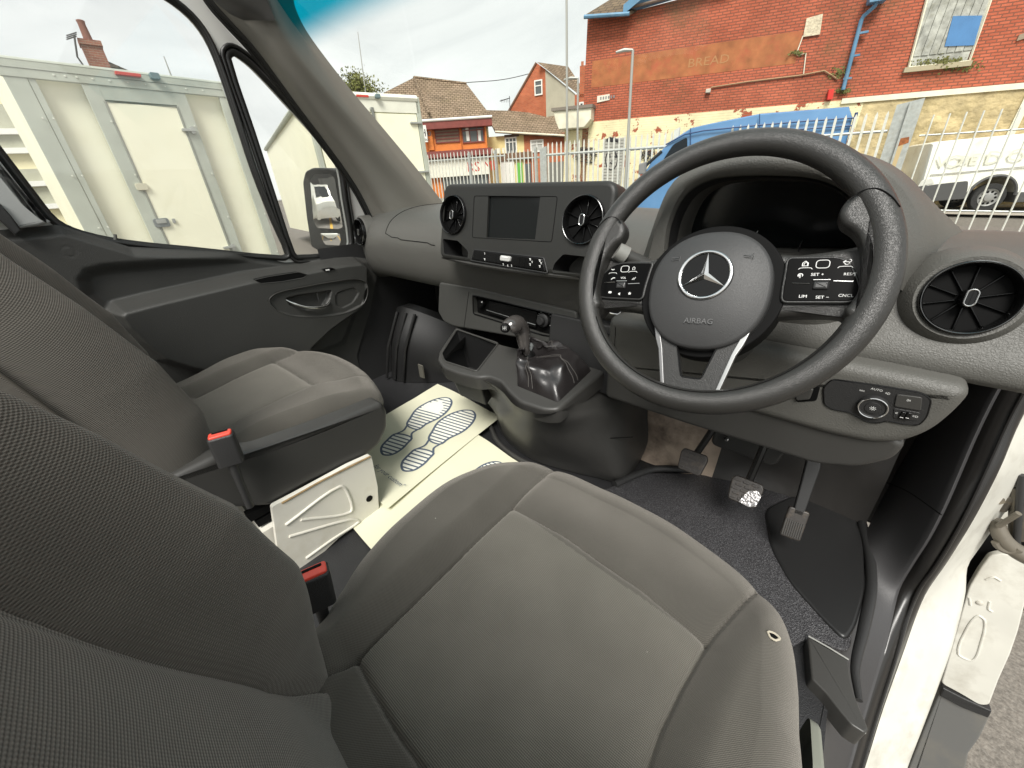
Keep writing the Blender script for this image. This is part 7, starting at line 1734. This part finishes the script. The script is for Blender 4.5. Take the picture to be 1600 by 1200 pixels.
# gable house, brick face and rendered flank
D = 36.
th = Thing('gable_house', 'tall red brick gable house with a pale rendered flank and white attic window', 'house', tuple(vface(D, 840, 160).o), van=False)
f = vface(D, 840, 160, math.radians(-18)); fg = f
RB3 = brickmat('gable_brick', (.48, .13, .06), (.38, .09, .045), (.33, .18, .11), ax=tuple(float(x) for x in f.ex))
gp_ = [f.uv(792, 172), f.uv(853, 180), f.uv(852, 108), f.uv(838, 98)]
th.part('gable_wall', slab(f, [(gp_[0][0] - .6, gp_[0][1] - 1.), (gp_[1][0], gp_[1][1] - 3), gp_[2], gp_[3]], 0, 0, back=-.3), RB3, smooth=False)
th.part('verge', tube([f.P(gp_[0][0] - .6, gp_[0][1] - .9, .04), f.P(*gp_[3], .04)], .07, 5), mat('verge_brown', (.2, .12, .08), .7))
window(th, f, [(835, 126), (847, 124), (848, 148), (836, 150)], .08, trans=(.62,))
fr_ = Fr(f.P(*gp_[2], 0) * (1, 1, 0), -f.en * .92 + f.ex * .6, Z, world=True)
w1 = [fr_.uv(853, 108), fr_.uv(899, 147), fr_.uv(899, 205), fr_.uv(853, 205)]
th.part('rendered_flank', slab(fr_, [(0, -1), (w1[1][0], -1), (w1[1][0], w1[1][1]), (0, w1[0][1])], 0, 0, back=-.3), mat('grey_render', (.46, .43, .33), .85, var=.08, vscale=1.5), smooth=False)
rp = [f.P(*f.uv(838, 97), .1), f.P(*f.uv(853, 107), .15), fr_.P(w1[1][0] + .1, w1[1][1] + .05, .1), s_(fg.uv(905, 143), 6), s_(fg.uv(886, 106), 6)]
rp = [fr_.P(-.1, w1[0][1] + .0, .12), fr_.P(w1[1][0] + .2, w1[1][1] - .02, .12), CAM + gray(916, 146) * (np.linalg.norm(fr_.P(w1[1][0], 0, 0) - CAM) * 1.02 / np.linalg.norm(gray(916, 146))), CAM + gray(888, 104) * (41 / np.linalg.norm(gray(888, 104))), CAM + gray(839, 97) * (36.3 / np.linalg.norm(gray(839, 97)))]
th.part('roof', (rp, [(0, 1, 2, 3), (0, 3, 4)]), ROOFM, smooth=False)
# balcony house in red brick right of it
fb3 = vface(27., 905, 170, 0)
th = Thing('balcony_house', 'narrow red brick house end with a tall white window and metal balcony rail', 'house', tuple(fb3.o), van=False)
q = rect_px(fb3, 898, 148, 916, 208); th.part('wall', slab(fb3, q, 0, 0, back=-3), RB3, smooth=False)
window(th, fb3, [(905, 160), (912, 160), (912, 186), (905, 186)], .07)
th.part('chimney_stack', slab(fb3, rect_px(fb3, 906, 103, 925, 150), .0, 0, back=-.8), RB3, smooth=False); th.part('chimney_pot', slab(fb3, rect_px(fb3, 908, 96, 912, 103), .0, 0, back=-.3), mat('terracotta', (.4, .15, .08), .8), smooth=False)
bq = [fb3.uv(u, v, .6) for u, v in ((878, 172), (898, 166), (898, 190), (880, 196))]
IR = mat('black_iron', (.04, .04, .04), .5)
for a, b in ((0, 1), (3, 2)): th.part('balcony_rail', tube([fb3.P(*bq[a], .6), fb3.P(*bq[b], .6)], .045, 5), IR)
for k in range(4): t_ = k / 3; th.part('balcony_bar', tube([fb3.P(bq[0][0] + (bq[1][0] - bq[0][0]) * t_, bq[0][1] + (bq[1][1] - bq[0][1]) * t_, .6), fb3.P(bq[3][0] + (bq[2][0] - bq[3][0]) * t_, bq[3][1] + (bq[2][1] - bq[3][1]) * t_, .6)], .035, 5), IR)
# chimney and roof ridge over the near truck
D = 24.
f = vface(D, 150, 90, math.radians(4))
th = Thing('chimney_house', 'house roof with leaning red brick chimney rising behind the near truck', 'house', tuple(f.o), van=False)
RB4 = brickmat('chimney_brick', (.30, .12, .08), (.22, .08, .06), (.3, .22, .16), ax=tuple(float(x) for x in f.ex))
cp = [f.uv(u, v) for u, v in ((123, 62), (150, 58), (158, 108), (135, 112))]
za = cp[0][1]; a0_ = cp[0][0]; a1_ = a0_ + .58
th.part('chimney', slab(f, [(a0_, za - 6), (a1_, za - 6), (a1_, za - .1), (a0_, za)], 0, .0, back=-.5), RB4, smooth=False)
ck = th.part('chimney_cap', slab(f, [(a0_ - .03, za - .12), (a1_ + .03, za - .12), (a1_ + .03, za + .04), (a0_ - .03, za + .04)], .06, 0, back=-.54), RB4, smooth=False)
th.part('chimney_pot', lathe(Fr(f.P(a0_ + .3, za, -.4), X, Y), [(.14, 0), (.11, .6), (.13, .68), (.10, .7)], 12), mat('clay_pot', (.20, .08, .055), .8))
rr_ = [f.P(*f.uv(150, 84), -.3), f.P(*f.uv(222, 116), -.3), f.P(*f.uv(222, 150), .5), f.P(*f.uv(90, 150), .5), f.P(*f.uv(140, 105), -.3)]
th.part('roof', thick((rr_, [(0, 1, 2, 3, 4)]), tuple(-f.en * .3)), ROOFM, smooth=False)
th.part('aerial', tube([f.P(*f.uv(135, 110), .1), f.P(*f.uv(121, 90), .1), f.P(*f.uv(116, 56), .1)], .03, 5), IR)
for v in (54, 57, 60): th.part('aerial_rod', tube([f.P(*f.uv(104, v + 3), .1), f.P(*f.uv(120, v - 2), .1)], .018, 4), IR)
def rodpole(label, u0, v0, u1, v1, D, r):
    a, b = far(u0, v0, D), far(u1, v1, D); t = Thing('radio_mast', label, 'mast', (b[0], b[1], b[2]), van=False); t.part('rod', tube([a, b], [r * .5, r], 6), LPM)
rodpole('thin whip mast above the near truck roof', 256, 88, 272, 130, 20., .03)
rodpole('thin leaning mast rising from the leafy tree', 559, 50, 572, 150, 26., .035)
# overhead wire
th = Thing('overhead_wire', 'thin overhead wire crossing the sky between the roofs', 'wire', tuple(far(780, 125, 33)), van=False)
a, b = far(729, 129, 34), far(840, 112, 37); th.part('wire', tube(spl([a, (a + b) / 2 + (0, 0, -.15), b], 6), .022, 4), IR)
th = Thing('television_aerial', 'small television aerial beside the gable', 'aerial', tuple(far(790, 156, 36)), van=False)
th.part('boom', tube([far(781, 158, 36), far(797, 153, 36)], .03, 4), IR); th.part('mast', tube([far(796, 150, 36), far(797, 172, 36)], .03, 4), IR)
for k in range(5): u = 783 + k * 2.6; th.part('element', tube([far(u, 155, 36), far(u + .5, 160, 36)], .018, 4), IR)

# ---------------- tree behind the second truck
th = Thing('tree', 'light leafy tree top behind the second box truck', 'tree', tuple(far(558, 150, 27)), van=False)
LEAF = mat('leaves', (.16, .17, .045), .8, var=.45, vscale=1.2)
c = far(557, 138, 27); V = []; Fc = []; g_ = G(c[0], c[1])
limbs = []
trunk = [np.array((c[0], c[1], g_)), np.array((c[0] + .1, c[1], c[2] - 1.6)), np.array((c[0], c[1] + .1, c[2]))]
th.part('trunk', tube(spl(trunk, 4), [.22, .2, .18, .16, .14, .12, .10, .07, .04], 8), mat('bark', (.12, .10, .07), .9, bump=(20, .6, .02)))
lb = []
for k in range(34):
    a = rnd.uniform(0, 6.28); e = rnd.uniform(.1, 1.35); L__ = rnd.uniform(1.0, 2.1) * (1.15 - .45 * abs(math.sin(e)))
    s = np.array((c[0], c[1], c[2] - rnd.uniform(0.2, 1.4))); t_ = s + np.array((math.cos(a) * math.cos(e), math.sin(a) * math.cos(e), math.sin(e))) * L__
    limbs.append((s, t_)); lb.append(tube([s, (s + t_) / 2 + (0, 0, -.05), t_], [.04, .025, .01], 5))
th.part('branches', join(*lb), bpy.data.materials['bark'])
for s, t_ in limbs:
    for m_ in range(150):
        f_ = rnd.uniform(.35, 1.08); p = s + (t_ - s) * f_ + np.array([rnd.gauss(0, .20) for _ in range(3)])
        sz = rnd.uniform(.04, .09); n = len(V); d1 = _n(np.array([rnd.gauss(0, 1) for _ in range(3)])); d2 = _n(np.cross(d1, np.array([rnd.gauss(0, 1) for _ in range(3)])))
        V += [p - d1 * sz, p + d2 * sz * .5, p + d1 * sz, p - d2 * sz * .5]; Fc.append((n, n + 1, n + 2, n + 3))
th.part('crown', (V, Fc), LEAF, smooth=False, stuff=True)

# ---------------- cream building at the far left seen past the near truck
f = vface(14., 40, 240, math.radians(-20))
th = Thing('cream_building', 'cream building with wide shaded windows at the left edge beyond the near truck', 'building', tuple(f.o), van=False)
th.part('wall', slab(f, [(-8, -1), (1.5, -1), (1.5, f.uv(0, 112)[1]), (-8, f.uv(0, 112)[1])], 0, 0, back=-3), mat('cream_wall', (.78, .72, .46), .7, var=.08, vscale=2), smooth=False)
SHW = mat('shaded_window', (.42, .42, .32), .3, var=.12, vscale=4)
for v0, v1 in ((163, 202), (208, 232), (265, 285), (295, 322)):
    for k in range(3):
        q = f.uv(20, v0), f.uv(20, v1); a_ = -6 + k * 2.35
        w_ = th.part('window', slab(f, [(a_, q[1][1]), (a_ + 2.15, q[1][1]), (a_ + 2.15, q[0][1]), (a_, q[0][1])], .03, 0, back=0), SHW, smooth=False)
        th.part('sill', fbox(f, a_ - .03, a_ + 2.2, q[1][1] - .1, q[1][1], 0, .12), UPVC, parent=w_, smooth=False)
th.part('roof_band', fbox(f, -8, 1.6, f.uv(0, 112)[1] - .1, f.uv(0, 112)[1] + .15, -.1, .15), ALU, smooth=False)
# ---------------- what stands in the yard behind the cab (seen in the wing mirror)
th = Thing('warehouse', 'dark grey clad warehouse at the back of the yard seen in the wing mirror', 'building', (-6, -26, 0), van=False)
DG = mat('dark_cladding', (.045, .045, .045), .6, bump=(6, .4, .01))
f = Fr((-6, -26, G(-6, 0)), (-1, 0, 0), Z)
th.part('wall', slab(f, [(-16, 0), (14, 0), (14, 6.5), (-16, 6.5)], 0, 0, back=-8), DG, smooth=False)
for k in range(12): th.part('cladding_rib', fbox(f, -15 + k * 2.5, -14.9 + k * 2.5, 0, 6.5, 0, .06), DG, smooth=False)
th.part('roof_edge', fbox(f, -16.2, 14.2, 6.4, 6.75, -.1, .2), ALU, smooth=False)
for k in range(3):
    w_ = th.part('loading_door', slab(f, [(-9 + k * 6, 0), (-5.6 + k * 6, 0), (-5.6 + k * 6, 3.6), (-9 + k * 6, 3.6)], .06, 0, back=0), mat('yard_door', (.16, .16, .15), .5) if k == 0 else bpy.data.materials['yard_door'], smooth=False)
def yard_van(label, x, y, ang):
    e = np.array((math.cos(ang), math.sin(ang), 0)); f = Fr((x, y, G(x, 0)), e, Z, world=True)
    t = Thing('parked_van', label, 'van', (x, y, G(x, 0)), van=False, group='vans parked in the yard')
    out = [(-2.2, .35), (-2.25, 2.1), (-2.1, 2.25), (.6, 2.25), (1.2, 1.5), (2.0, 1.25), (2.2, .9), (2.2, .35), (1.75, .35), (1.7, .6), (1.4, .72), (1.1, .6), (1.05, .35), (-1.05, .35), (-1.1, .6), (-1.4, .72), (-1.7, .6), (-1.75, .35)]
    van_body(t, f, out, 1.85, VWH)
    t.part('side_window', slab(f, rnd_poly([(.05, 1.35), (.98, 1.35), (.55, 2.0), (.05, 2.0)], .05), .0, 0, back=-.02, c0=.012), CARGL)
    t.part('windscreen', grid([[f.P(1.22, 1.52, -.25), f.P(.70, 2.14, -.32)], [f.P(1.22, 1.52, -1.6), f.P(.70, 2.14, -1.53)]]), CARGL)
    t.part('grille', slab(Fr(f.P(2.205, .8, -.925), np.array((e[1], -e[0], 0)), Z), rrect(1.0, .25, .05), .02, .005), BLACK)
    for s in (-.75, .75): t.part('headlight', slab(Fr(f.P(2.205, .88, -.925 + s), np.array((e[1], -e[0], 0)), Z), rrect(.26, .2, .05), .02, .005), bpy.data.materials['lamp_glass'])
    wheel(t, Fr(f.P(1.4, .34, -.02), f.ex, f.ey), .33); wheel(t, Fr(f.P(-1.4, .34, -.02), f.ex, f.ey), .33)
    return t
yard_van('white van parked in the yard, the nearer one in the wing mirror', -3.6, -13.0, math.radians(65))
yard_van('white van parked further left in the yard behind the cab', -7.6, -14.5, math.radians(80))
YL = mat('yellow_line_paint', (.62, .36, .03), .7)
V = []; Fc = []
for k in range(9):
    x = -9.5 + k * 1.5; n = len(V)
    V += [(x, -18, G(x, 0) + .006), (x + .13, -18, G(x, 0) + .006), (x + 1.6, -9, G(x + 1.5, 0) + .006), (x + 1.47, -9, G(x + 1.4, 0) + .006)]; Fc.append((n, n + 1, n + 2, n + 3))
structure('yard_markings', (V, Fc), YL)
